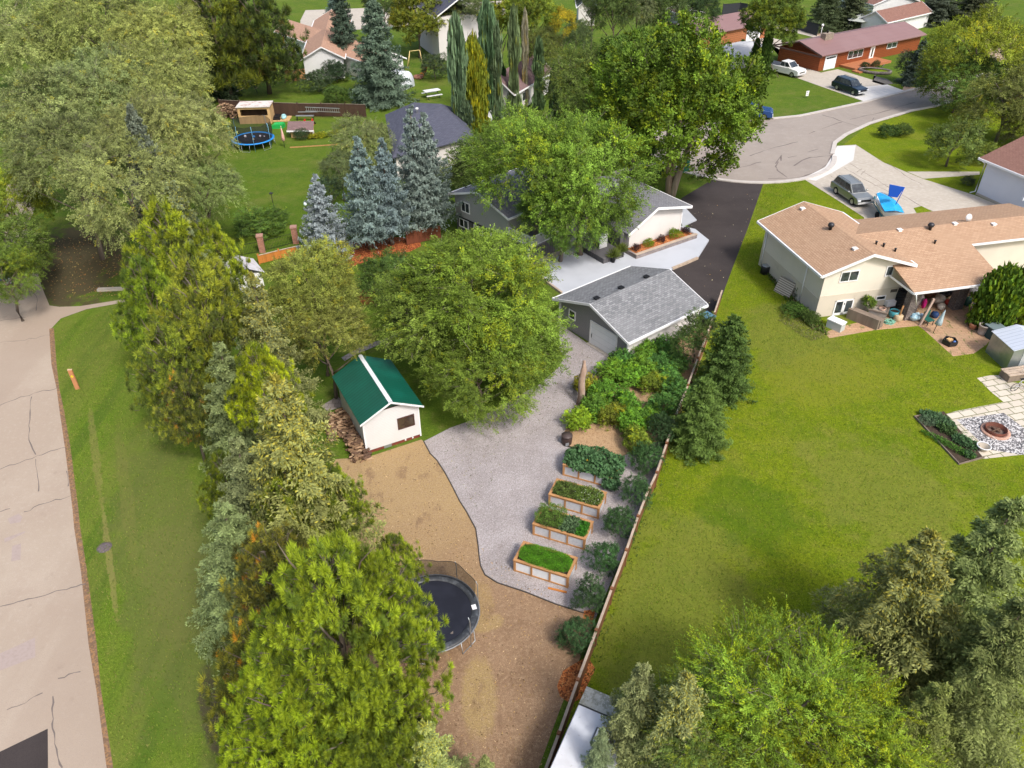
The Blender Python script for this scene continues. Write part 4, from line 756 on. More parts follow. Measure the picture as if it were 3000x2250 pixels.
def column(name,prof,n=9000,ln=.05,wd=.03,up=.8,yel=.0,lump=.18,vs=.12,nc=420):
    """dense narrow crown (cedar, poplar, hedge): prof(t) gives radius along the unit height; vs is radius over height"""
    t0=RNG.random(nc)**.9; th0=RNG.uniform(0,6.283,nc); r0=np.array([prof(x) for x in t0])*RNG.uniform(1-lump*1.6,1+lump,nc); b0=RNG.uniform(.55,1.35,nc)
    rep=np.repeat(np.arange(nc),n//nc); n=len(rep); o0=np.stack([np.cos(th0),np.sin(th0),np.zeros(nc)],1)
    P=o0[rep]*r0[rep][:,None]*RNG.uniform(.7,1.0,(n,1)); P[:,2]=t0[rep]; g=RNG.normal(0,.13,(n,3)); P+=g*np.array([1,1,vs*1.3]); P[:,2]=np.clip(P[:,2],.0,1.03)
    out=o0[rep]; A=nrm(out*(1-up)+np.array([0,0,up])+rdir(n)*.5)*np.array([1,1,vs]); N=nrm(out+g*3+rdir(n)*.4+np.array([0,0,.3]))
    c=colvar(n,.7,1.3)*b0[rep][:,None]; q=(RNG.random(nc)<yel)[rep]&(RNG.random(n)<.8); c=np.where(q[:,None],c*YEL*.9,c)
    return leafmesh(name,P,A,N,ln*RNG.uniform(.6,1.4,n),wd*RNG.uniform(.6,1.3,n),c)
CM={}
CM['maple']=[crown('crown_maple%d'%i,20,1500,44,.040,.6,.13,.034,0,.22+.03*i,lobe=(.20,.36)) for i in range(2)]
CM['ash']=[crown('crown_ash%d'%i,22,1700,42,.034,.42,.19,.030,.12,.08,lobe=(.18,.34)) for i in range(3)]
CM['willow']=[crown('crown_willow%d'%i,24,1900,40,.036,.32,.19,.024,.30,.03,lobe=(.20,.36),lo=.8) for i in range(2)]
CM['bright']=[crown('crown_bright',30,2000,44,.034,.26,.28,.018,.0,.34,lobe=(.16,.32),inner=.3,lo=.6)]
CM['small']=[crown('crown_small%d'%i,12,520,32,.062,.5,.20,.05,.05,.06,lobe=(.28,.46)) for i in range(2)]
CM['shrub']=[crown('shrub_leaf%d'%i,9,620,34,.06,.5,.10,.05,0,.0,lobe=(.42,.6),lo=.8,inner=.15) for i in range(2)]
CM['hedge']=[crown('hedge_leaf%d'%i,11,380,28,.11,.62,.22,.075,0,.10,lobe=(.30,.48)) for i in range(2)]
CM['spruce']=[spruce('spruce_needle%d'%i,lev=30,nb=10,nt=19,nn=9,ln=.0165,wd=.0058) for i in range(2)]
CM['conespruce']=[spruce('cone_spruce_needle%d'%i,lev=30,nb=9,nt=22,nn=11,ln=.0135,wd=.0046,cone=.32,droop=.3) for i in range(2)]
CM['nearspruce']=[spruce('spruce_bough%d'%i,lev=15,nb=9,nt=30,nn=12,ln=.0125,wd=.0040,droop=.34,lift=.16,cone=(0,.30)[i],zr=.36) for i in range(2)]
CM['bushspruce']=[spruce('bushy_spruce',lev=24,nb=11,nt=18,nn=9,ln=.018,wd=.007,pw=.5,gap=.0,droop=.1,lift=.15)]
CM['blue']=[spruce('blue_needle',lev=19,nb=8,nt=18,nn=10,droop=.12,ln=.0165,wd=.0075,lift=.26)]
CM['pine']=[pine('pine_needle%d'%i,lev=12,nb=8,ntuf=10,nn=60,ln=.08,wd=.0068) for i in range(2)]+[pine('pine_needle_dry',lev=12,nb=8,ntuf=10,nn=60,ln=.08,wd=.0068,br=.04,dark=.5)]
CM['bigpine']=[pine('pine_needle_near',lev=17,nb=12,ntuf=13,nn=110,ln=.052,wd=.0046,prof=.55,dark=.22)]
CM['cedar']=[column('cedar_leaf',lambda t:(1-t)**.55*min(1,.75+t*1.6),9000,.11,.07,.75,.06,vs=.15)]
CM['poplar']=[column('poplar_leaf',lambda t:(1-t**7)*(.72+.28*math.sin(t*9+1))*(.8+.2*math.sin(t*23)),13000,.20,.15,.35,.04,.30,vs=.06,nc=620)]
CM['thuja']=[column('thuja_leaf',lambda t:(1-t**7)*(.9+.1*math.sin(t*20)),13000,.15,.10,.6,.3,.25,vs=.14,nc=560)]
def trunk_mesh(limbs=7,spread=.55,lean=.04,r0=.028,top=.8,start=.3,name='trunk_m'):
    m=MB(); p=[(0,0,-.02)]
    for i in range(1,6): p.append((random.uniform(-lean,lean),random.uniform(-lean,lean),top*i/5))
    m.tube(p,[r0*1.35,r0*1.0,r0*.85,r0*.65,r0*.45,r0*.2],9)
    for i in range(limbs):
        t=start+(top-start)*(i/limbs)*.8; a=i*2.4+random.uniform(-.3,.3); q=t/top*5; b=Vector(p[int(q)]).lerp(Vector(p[min(5,int(q)+1)]),q%1)
        L=spread*(1-.45*i/limbs)
        m.tube([b,b+Vector((math.cos(a)*L*.35,math.sin(a)*L*.35,.10)),b+Vector((math.cos(a+.2)*L*.75,math.sin(a+.2)*L*.75,.22)),b+Vector((math.cos(a)*L,math.sin(a)*L,.27))],[r0*.5,r0*.36,r0*.2,r0*.06],6)
    me_o=m.build(name,M_BARK); me=me_o.data; bpy.data.objects.remove(me_o); return me
TR={'broad':[trunk_mesh(8,.42,r0=.022) for i in range(2)],'con':[trunk_mesh(0,0,.0,.016,.97)],'pine':[trunk_mesh(10,.20,.012,.012,.95,.25)],'col':[trunk_mesh(0,0,0,.012,.8)],'multi':[]}
m_=MB()
for dx,dy,r_ in ((-.06,.0,.030),(.02,.03,.022),(.11,-.03,.030)):
    m_.tube([(dx*.15,dy*.3,-.02),(dx*.5,dy,.15),(dx*1.0,dy*1.5,.32),(dx*1.6,dy*2,.5),(dx*2.3,dy*3,.75)],[r_*1.5,r_*1.15,r_,r_*.7,r_*.2],9)
_o=m_.build('multi_stem',M_BARK); TR['multi'].append(_o.data); bpy.data.objects.remove(_o)
def mo(name,me,par,loc=(0,0,0),rot=0,sc=(1,1,1),col=None):
    o=bpy.data.objects.new(name,me); COL.objects.link(o); o.parent=par; o.location=loc; o.rotation_euler=(0,0,rot); o.scale=sc
    if col: o.color=(*col,1)
    return o
VI=[0]
G_ASH=(.105,.16,.022); G_DK=(.035,.065,.016); G_WIL=(.185,.215,.07); G_SPR=(.085,.105,.05); G_PINE=(.085,.115,.018); G_BLUE=(.16,.21,.20); G_BR=(.16,.21,.02)
def tree(kind,top,base,rpx,label,col,group=None,name=None,h=None,var=None,flat=None,cat='tree',bark=(1,1,1),lift=None,multi=False):
    """top: photo px of the crown's top; base: photo px of the trunk foot (or give h); rpx: crown half-width in photo px"""
    VI[0]+=1; i=VI[0] if var is None else var
    if h is None: h=hs(top,base); b=gp(*base)
    else: b=gp(top[0],top[1],h); b.z=0
    mid=Vector((b.x,b.y,h*.5)); R=rpx/ppm(mid)
    con=kind in('spruce','conespruce','nearspruce','bushspruce','blue','pine','bigpine'); colm=kind in('cedar','poplar','thuja')
    nm=name or {'spruce':'spruce_tree','conespruce':'spruce_tree','nearspruce':'spruce_tree','bushspruce':'spruce_tree','blue':'blue_spruce','pine':'pine_tree','bigpine':'pine_tree','cedar':'cedar_tree','poplar':'poplar_tree','thuja':'cedar_tree','willow':'willow_tree','maple':'maple_tree','ash':'ash_tree'}.get(kind,'leafy_tree')
    t=thing(nm,label,cat,(b.x,b.y,0),(i*1.7)%6.28,group)
    me=CM[kind][i%len(CM[kind])]; kb=1.42 if kind!='blue' else 1.2; cc=tuple(c*kb*random.uniform(.94,1.06) for c in col)
    if con:
        pn='pine' in kind; lf=lift if lift is not None else max(0,h-R*(2.5 if pn else 3.6)); sp=R*.95/.28
        mo('trunk',TR['pine' if pn else 'con'][0],t,sc=(sp,sp,h) if pn else (h,h,h),col=bark); mo('crown',me,t,loc=(0,0,lf),sc=(R,R,h-lf),col=cc)
    elif colm:
        mo('trunk',TR['col'][0],t,sc=(h,h,h),col=bark); mo('crown',me,t,loc=(0,0,.1),sc=(R,R,h-.1),col=cc)
    else:
        rz=min(R*(flat or .92),h*.5-.1); mo('trunk',TR['multi' if multi else 'broad'][0 if multi else i%2],t,sc=(min(h,R*2.0),min(h,R*2.0),h*.9) if not multi else (h*.62,h*.62,h*.9),col=bark,rot=-((i*1.7)%6.28) if multi else 0); mo('crown',me,t,loc=(0,0,h-rz*1.0),sc=(R,R,rz),col=cc)
    return t
def shrub(px,rpx,h,label,col,kind='shrub',group=None,name='shrub',cat='shrub',var=None,z=0,flat=1):
    VI[0]+=1; i=VI[0] if var is None else var
    p=gp(px[0],px[1],z+h*.5); p.z=z; R=rpx/ppm(p); t=thing(name,label,cat,tuple(p),(i*2.1)%6.28,group)
    mo('foliage',CM[kind][i%len(CM[kind])],t,loc=(0,0,h*.5),sc=(R,R*flat,h*.56),col=tuple(c*1.35*random.uniform(.93,1.07) for c in col))
    mo('stem',TR['broad'][0],t,sc=(h*.8,)*3); return t
# ---------------------------------------------------------------- trees
GL_='large grey-green willows beyond the alley lawn'
for top,rpx,h,lab,c in [((60,-40),170,13,'pale willow filling the top left corner of the view',G_WIL),((250,-60),150,14,'pale willow at the top edge, left of the dark pines',(.185,.22,.06)),((440,-10),130,14,'yellow-green willow crown touching the dark pines',(.215,.235,.055)),
    ((110,190),165,13,'hazy grey-green willow against the left edge, above the yellow maple',G_WIL),((270,130),160,14,'willow in the heart of the left grove, behind the others',(.17,.205,.07)),((420,120),140,14,'tall light willow in front of the dark pines',(.20,.235,.065)),
    ((520,280),118,12.5,'broad willow reaching over the blue trampoline',G_WIL),((150,330),150,12,'dense willow shading the narrow top of the alley',(.13,.165,.052)),((560,455),112,9,'low willow drooping onto the upper lawn edge',(.145,.18,.058)),
    ((330,400),165,12.5,'nearest willow, spreading over the leaf-littered ground',G_WIL),((420,260),130,13.5,'olive willow between the trampoline willow and the alley',(.17,.205,.058))]:
    tree('willow',top,None,rpx,lab,c,GL_,h=h,flat=.85)
tree('spruce',(378,308),None,100,'blue-grey spruce standing among the willows',(.12,.145,.10),h=14)
tree('ash',(-15,500),None,110,'yellow-green maple at the left edge beside the alley top',(.15,.19,.02),name='maple_tree',h=8,lift=None)
tree('ash',(-45,610),None,125,'dark green tree below the yellow maple at the left edge',(.08,.12,.02),name='leafy_tree',h=7)
tree('ash',(-30,720),None,95,'lowest green tree at the left edge beside the blue car',(.10,.145,.02),name='leafy_tree',h=6)
# conifer belt left of the yard
tree('pine',(640,-60),(678,289),175,'dark green pine with a bare grey trunk, left of the pair at the top',(.06,.085,.014),'pair of large dark pines at the top',var=0)
tree('pine',(790,-40),(790,275),140,'dark green pine at the top, right of the pair beside the shed',(.045,.07,.016),'pair of large dark pines at the top',var=2)
tree('spruce',(550,-60),None,90,'near-black spruce behind the left dark pine',(.03,.05,.02),h=14)
tree('conespruce',(497,535),None,150,'spruce with a yellow cone-laden tip just below the willows',(.135,.15,.07),h=11)
tree('pine',(470,590),None,150,'bright green pine at the top of the conifer belt',(.12,.165,.02),h=10,var=0)
tree('pine',(600,650),None,105,'small bright pine facing the brick fence posts',(.13,.18,.02),h=8,var=1)
tree('pine',(400,760),None,120,'mid-green pine overhanging the end of the concrete path',(.10,.145,.022),h=8.5,var=1)
tree('pine',(560,760),None,165,'broad olive pine in the middle of the conifer belt',(.125,.155,.025),h=10.5,var=0)
tree('nearspruce',(735,800),None,165,'tan-tinged spruce left of the yellowing ash',(.15,.165,.055),h=10.5,var=1)
tree('pine',(470,950),None,135,'dull green pine on the lawn side of the belt',(.10,.135,.025),h=8,var=0)
tree('nearspruce',(640,1010),None,175,'grey-green spruce on the lawn side below the olive pine',(.13,.16,.06),h=9,var=0)
tree('pine',(742,1015),None,112,'vivid lime pine left of the green-roofed shed',(.15,.20,.015),h=9.5,var=1)
tree('nearspruce',(805,1100),None,300,'tall spruce with a golden cone-covered spire beside the woodpile',(.175,.19,.055),h=12.5,var=1)
tree('pine',(520,1100),None,100,'small olive pine at the lawn edge beside the grey-green spruce',(.11,.13,.03),h=6,var=2)
tree('nearspruce',(690,1290),None,210,'silvery spruce with long drooping boughs over the verge',(.135,.165,.065),h=9,var=0)
tree('pine',(640,1330),None,90,'dark green small pine between silvery spruces',(.075,.115,.015),h=7,var=1)
tree('nearspruce',(650,1480),None,240,'silver-green spruce leaning out over the lower verge',(.14,.17,.062),h=8,var=0)
tree('pine',(850,1340),None,130,'mid-green pine below the golden spruce spire',(.11,.15,.02),h=8.5,var=0)
tree('pine',(960,1370),None,105,'green pine at the edge of the straw soil',(.10,.14,.02),h=7.5,var=1)
tree('pine',(780,1560),None,170,'dull olive pine with rusty needles behind the big bright pine',(.105,.115,.025),h=8,var=2)
tree('pine',(730,1850),None,190,'dark olive pine at the bottom of the verge',(.085,.105,.02),h=7,var=2)
tree('bigpine',(955,1625),None,285,'largest bright yellow-green pine in the foreground',(.125,.175,.02),h=12)
tree('pine',(1150,1575),None,85,'thin green pine touching the black trampoline',(.10,.14,.02),h=8.5,var=1)
tree('bigpine',(830,1960),None,260,'bright low pine at the bottom edge left of centre',(.13,.185,.02),h=8.5)
tree('bigpine',(1080,2010),None,170,'darker green pine at the bottom edge beside the brown soil',(.09,.13,.02),h=7.5)
tree('nearspruce',(1240,2120),None,190,'pale yellow-green spruce tip at the bottom edge',(.21,.24,.08),h=6,var=1)
tree('spruce',(1420,2215),None,70,'small pale spruce tip at the bottom edge over bare soil',(.19,.21,.07),h=5)
tree('ash',(890,725),(960,1100),135,'thin-crowned yellowing ash above the green-roofed shed',(.175,.19,.035),flat=1.1)
tree('ash',(935,880),None,115,'olive ash with bare twigs touching the green roof',(.15,.16,.035),h=7)
tree('ash',(560,1600),None,10,'x',G_ASH,h=1) if False else None
# middle
tree('ash',(1320,690),(1400,1110),205,'wide green tree behind the shed, upper crown of the pair by the patio',(.13,.19,.022),flat=.75,var=0)
tree('ash',(1480,850),(1470,1130),190,'spreading green tree whose boughs hang over the gravel drive',(.12,.175,.022),flat=.8,var=1)
tree('ash',(1240,790),(1290,1110),165,'green tree with exposed grey limbs nearest the shed roof',(.12,.17,.025),flat=.8,var=2)
tree('ash',(1400,1010),None,165,'low boughs of the round tree reaching down to the gravel edge',(.115,.17,.022),h=4.8,flat=.8,var=0)
tree('small',(1130,745),None,75,'small dark fruit tree beside the orange mulch bed',(.06,.10,.022),h=3.5,name='fruit_tree')
tree('small',(1090,800),None,50,'little fruit tree in front of the mulch bed',(.075,.12,.022),h=2.8,name='fruit_tree')
tree('small',(1190,850),None,70,'dark fruit tree above the paver path',(.075,.11,.025),h=3.5,name='fruit_tree')
tree('ash',(1520,335),(1570,740),165,'left crown of the large elm over the grey house',(.125,.195,.024),name='elm_tree',flat=.95,var=1)
tree('ash',(1735,350),(1700,750),175,'right crown of the large elm over the grey house',(.115,.185,.024),name='elm_tree',flat=1.0,var=2)
tree('ash',(1630,530),(1640,770),125,'low elm boughs drooping over the painted patio',(.085,.15,.022),name='elm_tree',flat=.85,var=0)
tree('maple',(1982,105),(1962,572),228,'big maple flecked with yellow above the cul-de-sac',(.09,.14,.014),flat=.98,var=1,multi=True,bark=(2.2,2.1,2.0))
tree('maple',(1840,90),(1850,480),150,'green maple left of the big yellow-flecked maple',(.08,.145,.018),var=0)
tree('ash',(1700,130),(1720,480),130,'mid-green tree between the poplars and the maples',(.085,.125,.025))
tree('poplar',(1862,270),(1868,440),45,'dark ivy-covered trunk under the maple',(.03,.055,.014),name='ivy_tree',bark=(.6,.6,.6))
tree('small',(1370,430),(1400,560),95,'dark leafy tree between the blue spruces and the elm',(.07,.10,.022))
tree('small',(1440,520),(1420,640),70,'dark green bushy tree by the slate roof',(.055,.085,.02))
tree('willow',(1065,330),(1070,520),85,'soft grey-green birch behind the blue spruces',(.15,.17,.06),name='birch_tree',flat=1.1)
tree('willow',(1000,440),(1010,590),55,'low willow bush left of the blue spruces',(.10,.14,.045),name='willow_bush')
tree('small',(950,520),(975,620),35,'small dark juniper behind the smallest blue spruce',(.04,.07,.03))
GB='row of blue spruces'
tree('blue',(922,515),None,92,'smallest and bluest spruce of the row, beside the orange mulch',(.23,.28,.275),GB,h=6.9)
tree('blue',(1045,403),None,98,'blue spruce second from the left of the row',G_BLUE,GB,h=9.5,lift=1.1)
tree('blue',(1116,407),None,90,'blue spruce in the middle of the row',(.16,.215,.20),GB,h=9.1,lift=1.1)
tree('blue',(1201,315),None,95,'tall blue spruce fourth from the left of the row',(.15,.20,.18),GB,h=11.0,lift=1.4)
tree('blue',(1241,335),None,98,'blue spruce at the right end of the row, beside the slate roof',(.155,.205,.18),GB,h=10.3,lift=1.2)
tree('spruce',(1058,-25),(1120,300),105,'very tall dusty spruce in front of the tan roofs',(.085,.115,.075))
tree('spruce',(1000,-60),(1020,200),60,'dark spruce just left of the very tall one',(.045,.07,.045),h=None)
tree('spruce',(975,-30),(985,70),40,'blue-grey spruce at the edge of the far road',(.09,.125,.11))
GP='columnar poplars'
tree('poplar',(1306,64),(1350,415),26,'slim poplar right of the slate roof',(.11,.165,.085),GP)
tree('poplar',(1345,300),(1368,420),20,'short poplar at the foot of the slim one',(.065,.10,.05),GP)
tree('poplar',(1418,18),(1432,345),27,'tallest dark poplar beside the golden cedar',(.09,.14,.07),GP)
tree('poplar',(1450,75),(1455,345),20,'dark poplar pressed against the tallest one',(.10,.15,.075),GP)
tree('poplar',(1474,192),(1473,322),11,'thin dark poplar before the purple roof',(.04,.08,.03),GP)
tree('poplar',(1492,35),(1505,335),17,'pale thinning poplar before the purple roof',(.12,.15,.07),GP)
tree('poplar',(1530,45),(1537,312),10,'nearly bare poplar before the purple roof',(.26,.24,.16),GP)
tree('poplar',(1582,119),(1577,318),16,'poplar at the right gable of the purple roof',(.07,.11,.045),GP)
tree('poplar',(1617,200),(1622,358),16,'near-black ivy column right of the poplars',(.022,.042,.016),GP)
tree('thuja',(1382,125),(1392,385),36,'golden-green cedar column between the poplars',(.14,.15,.014))
tree('maple',(1215,-30),(1230,170),80,'yellowing maple above the far swing frame',(.10,.13,.014),name='maple_tree')
tree('small',(1265,160),(1275,235),40,'round dark bush beside the far lawn',(.05,.08,.035))
# top band
for top,rpx,h,lab,c,k in [((1470,-20),60,11,'bright maple behind the pale poplar tips',(.15,.19,.02),'maple'),((1560,-30),75,12,'bright green maple left of the yellow one at the top',(.125,.17,.02),'maple'),((1645,25),42,10,'yellow-leaved birch near the top centre',(.24,.22,.015),'ash'),
    ((1590,80),60,9,'brown-green tree below the bright maples',(.08,.10,.022),'ash'),((1360,-20),50,9,'grey-green tree beside the tall white house',(.09,.12,.04),'ash'),((1800,-45),70,11,'dark tree at the top centre above the maples',(.06,.09,.022),'ash'),
    ((1870,-30),55,10,'pale poplar-like tree at the top, right of centre',(.10,.13,.05),'willow'),((1690,60),45,7,'small grey-green tree by the far garden',(.07,.10,.035),'ash'),((1950,-40),70,10,'dark green tree behind the stored boat',(.05,.08,.022),'ash'),
    ((2060,-30),55,9,'dark tree beside the black fence at the top',(.035,.065,.02),'ash'),((2280,-30),85,11,'leafy maple behind the log-sided garage',(.08,.115,.016),'maple'),((1120,-60),60,10,'dark tree at the very top behind the tall spruce',(.05,.08,.02),'ash'),((1740,-60),55,10,'deep green tree at the top edge over the blue roof',(.055,.085,.02),'ash')]:
    tree(k,top,None,rpx,lab,c,h=h)
tree('spruce',(2400,-75),(2410,88),65,'dark spruce behind the cedar house, left of two',(.055,.075,.03))
tree('spruce',(2480,-70),(2485,85),75,'dark spruce behind the cedar house, right of two',(.06,.08,.035))
tree('spruce',(2720,-70),(2735,70),80,'dark spruce above the yellow-topped tree',(.05,.07,.04))
tree('spruce',(2830,-90),(2840,75),85,'dull spruce at the top right beside the yellow tree',(.06,.075,.035))
tree('spruce',(2960,-60),(2985,290),120,'tall dark spruce in the top right corner',(.045,.065,.04))
tree('spruce',(2670,110),(2672,245),50,'low blue-green spruce beside the slate path',(.055,.08,.06))
tree('small',(2640,150),(2645,240),30,'dark juniper clump by the front walk',(.04,.06,.03))
tree('ash',(2790,30),(2800,320),130,'tree with a bright yellow crown at the top right',(.16,.20,.016),flat=1.0)
tree('ash',(2760,150),(2790,330),110,'green lower tree under the bright yellow crown',(.085,.14,.025))
tree('ash',(2900,200),(2915,420),125,'broad olive tree on the right lawn corner',(.12,.145,.03))
tree('ash',(2990,250),(3010,440),100,'brownish thin tree at the right edge',(.15,.14,.06))
tree('small',(2750,345),(2771,488),75,'spreading crab-apple with a bare twisted trunk',(.10,.13,.03),name='crabapple_tree')
tree('small',(2860,420),(2870,480),45,'low green shrub tree right of the crab-apple',(.12,.16,.025))
GC='slim cedars beside the white pickup'
tree('cedar',(2208,115),(2204,212),17,'shorter of the two front cedars beside the white pickup',(.04,.075,.012),GC)
tree('cedar',(2246,92),(2232,226),21,'tallest cedar beside the white pickup',(.045,.085,.012),GC)
tree('cedar',(2172,118),(2170,160),12,'smallest cedar, half hidden by the maple',(.035,.07,.014),GC)
tree('thuja',(2925,785),(2895,955),52,'thick bright cedar hedge column at the end of the covered patio',(.075,.125,.012))
tree('thuja',(2990,775),(2965,940),45,'second cedar column cut by the right edge',(.10,.14,.012))
# right fence line
tree('bushspruce',(2132,925),(2112,1150),92,'taller dark green spruce outside the brown fence',(.06,.10,.018),h=None,lift=.1)
tree('bushspruce',(2052,1110),(2036,1305),100,'wider dark green spruce outside the brown fence',(.075,.12,.022),lift=.1)
tree('small',(2030,920),(2030,1060),50,'leafy bush tree at the garage corner by the fence',(.06,.10,.022),cat='bush',name='bush')
tree('small',(2000,965),(1995,1090),45,'dark bush pressed between garage wall and fence',(.05,.09,.02),cat='bush',name='bush')
# foreground right
tree('nearspruce',(2741,1560),None,320,'large spruce with a tan-tipped leader at the lower right',(.15,.17,.05),h=9.5,var=1)
tree('nearspruce',(2975,1470),None,320,'tall grey-green spruce against the right edge',(.14,.17,.055),h=10.5,var=0)
tree('nearspruce',(3010,1760),None,300,'dense spruce filling the bottom right corner',(.125,.15,.04),h=9,var=0)
tree('nearspruce',(2760,2010),None,230,'olive spruce between the lime trees and the bottom right corner',(.125,.15,.038),h=7,var=0)
tree('bright',(2330,1935),None,270,'bright lime feathery tree left of the foreground spruces',(.15,.235,.022),h=7.5,name='leafy_tree',flat=.85)
tree('bright',(2530,2090),None,260,'lime-green feathery tree at the bottom right centre',(.18,.255,.018),h=6.5,name='leafy_tree',flat=.85)
tree('bright',(2120,2030),None,190,'grey-green thin tree behind the coned spruce',(.12,.18,.035),h=6.3,name='leafy_tree',flat=.85)
tree('nearspruce',(1885,1950),None,190,'grey-green spruce leaning over the white trailer roof',(.155,.19,.07),h=7,var=0)
tree('nearspruce',(2018,1975),None,230,'cone-laden spruce at the bottom edge beside the trailer',(.185,.205,.07),h=8,var=1)
tree('nearspruce',(1765,2135),None,75,'small spruce at the bottom edge over the trailer',(.14,.17,.09),h=5,var=0)
tree('small',(1400,410),None,60,'dark leafy tree in front of the slate roof corner',(.06,.095,.022),h=5)
# shrubs
GS='row of dark round shrubs inside the brown fence'
for i,((x,y),r,lab) in enumerate([((1890,1345),44,'dark round shrub by the fence, farthest of the row'),((1862,1437),43,'dark round shrub by the fence beside the flowering planter'),((1815,1535),45,'dark round shrub by the fence level with the second planter'),((1778,1637),44,'dark round shrub by the fence beside the grassy planter'),((1730,1750),47,'dark round shrub by the fence at the gravel corner'),((1682,1870),50,'dark round shrub by the fence, nearest of the row')]):
    shrub((x,y),r,1.5,lab,(.048,.105,.032),'shrub',GS,var=i)
shrub((1945,1268),42,1.7,'dark shrub between the yellow-green bushes and the fence',(.045,.08,.03))
shrub((762,655),78,1.6,'wide round green bush on the upper lawn behind the brick posts',(.085,.135,.022),'small')
GH='leafy garden bushes behind the garage'
hb=[(1695,1232,38,'lime',0),(1715,1130,32,'yellow',1),(1742,1195,40,'green',0),(1790,1215,42,'mixed yellow',1),(1770,1150,42,'green',0),(1840,1180,38,'green',1),(1795,1090,42,'bright',0),(1850,1110,44,'bright',1),(1880,1060,45,'bright',0),(1910,1120,42,'yellow-tipped',1),(1935,1050,45,'deep green',0),(1960,1110,42,'deep green',1),(1890,1015,38,'bright',0),(1945,1000,36,'deep green',1),(1850,1240,44,'bright',0),(1890,1225,40,'green',1),(1940,1190,42,'deep green',0),(1870,1290,42,'yellow-tipped',1),(1985,1150,40,'deep green',0),(1820,1040,34,'deep green',1),(1975,1040,40,'deep green',0)]
where=['beside the black barrel at the gravel edge','left of the dead stump','right of the dead stump foot','bordering the small wood-chip clearing','close against the stump','left of the round chip clearing','at the garage front corner','second along the garage wall','third along the garage wall','above the round chip clearing','fourth along the garage wall','right of the round chip clearing','touching the white garage wall','under the garage eave','below the round chip clearing','between chip clearing and fence shrub','beside the fence, upper part','just above the farthest dark shrub','against the fence at the spruces','tucked at the very garage corner','near the fence by the garage end']
cc={'lime':(.17,.27,.02),'yellow':(.20,.20,.02),'green':(.085,.185,.022),'mixed yellow':(.13,.17,.018),'bright':(.11,.225,.022),'yellow-tipped':(.13,.17,.018),'deep green':(.065,.155,.03)}
for (x,y,r,k,v),wh in zip(hb,where):
    shrub((x,y+(0 if y>1070 else 22)),r*.95,1.15 if y>1070 else 1.25,'%s leafy bush %s'%(k,wh),cc[k],'hedge',GH,name='garden_bush',cat='bush')
for x,y,r,h,lab,c in [(930,240,40,2.6,'dark round shrub against the far cedar fence',(.045,.07,.03)),(985,215,38,2.4,'dark shrub left of the tall dusty spruce',(.04,.065,.028)),(985,280,36,2.0,'green weedy shrub at the foot of the tall spruce',(.06,.10,.02)),(882,395,22,1.0,'dark shrub beside the little playhouse',(.05,.08,.03)),
    (2595,385,26,1.3,'round bush on the corner lawn, left of two',(.05,.085,.018)),(2645,383,28,1.2,'round bush on the corner lawn, right of two',(.075,.11,.02)),(2838,530,18,.8,'small shrub beside the white house wall',(.07,.09,.04)),(1905,505,40,.9,'low dark shrub by the side path under the maple',(.035,.07,.016)),
    (2536,193,12,.9,'clipped round bush left in the stone bed',(.03,.055,.016)),(2566,190,12,.9,'clipped round bush right in the stone bed',(.035,.065,.016)),(2262,765,26,.7,'scruffy weeds beside the air conditioner',(.06,.09,.018)),(2350,855,26,1.0,'tall weeds leaning on the beige house corner',(.05,.085,.016)),(2330,905,34,.6,'tangled weeds below the beige house corner',(.055,.10,.016)),(2375,930,26,.7,'weeds growing round the white cooler',(.06,.10,.018)),
    (2050,110,30,2.2,'rusty brown bush beside the pink roof',(.09,.075,.035)),(1640,470,40,1.6,'dark undergrowth behind the elm',(.045,.07,.02))]:
    shrub((x,y),r,h,lab,c)
# yellow-green low flowers beside the playhouse
for i,(x,y) in enumerate([(915,400),(940,396),(965,392),(985,388)]): shrub((x,y),14,.5,['leftmost','second','third','rightmost'][i]+' of the yellow-green plants in the bed by the playhouse',(.19,.21,.015),'hedge','yellow-green bed plants',name='bed_plant',cat='plant')

# ---------------------------------------------------------------- ground litter and grass blades
def in_poly(p,poly):
    x,y=p[:,0],p[:,1]; ins=np.zeros(len(p),bool); n=len(poly); j=n-1
    for i in range(n):
        xi,yi=poly[i]; xj,yj=poly[j]; c=((yi>y)!=(yj>y))&(x<(xj-xi)*(y-yi)/((yj-yi)+1e-12)+xi); ins^=c; j=i
    return ins
def scatter(name,label_kind,poly_px,n,ln,asp,up,cols,z=.01,holes=()):
    poly=P2(poly_px); P_=np.array(poly); lo,hi=P_.min(0),P_.max(0); pts=RNG.uniform(lo,hi,(n*3,2)); pts=pts[in_poly(pts,poly)]
    for h_ in holes: pts=pts[~in_poly(pts,P2(h_))]
    pts=pts[:n]; k=len(pts); P=np.concatenate([pts,np.full((k,1),z)],1); A=nrm(rdir(k)*np.array([1,1,.3])+np.array([0,0,up])); N=nrm(rdir(k)*.6+np.array([0,0,1.]))
    c=-np.array(cols)[RNG.integers(0,len(cols),k)]*RNG.uniform(.6,1.3,(k,1)); o=bpy.data.objects.new(name,leafmesh(name,P,A,N,ln*RNG.uniform(.5,1.4,k),ln*asp,c)); COL.objects.link(o); o['kind']='stuff'; return o
LAWN_R=[(1990,1290),(1640,2200),(1700,2300),(2600,2300),(3050,1700),(3050,1370),(2880,1350),(2805,1365),(2672,1220),(2765,1200),(2900,1180),(2860,1105),(2890,1015),(2855,1040),(2790,1048),(2690,960),(2420,995),(2380,960),(2230,780),(2260,640),(2360,530),(2240,540),(2190,680),(2130,860)]
scatter('grass_blades','',LAWN_R,70000,.10,.28,.9,[(.16,.23,.012),(.215,.26,.018),(.10,.18,.008),(.24,.23,.04),(.12,.19,.01)])
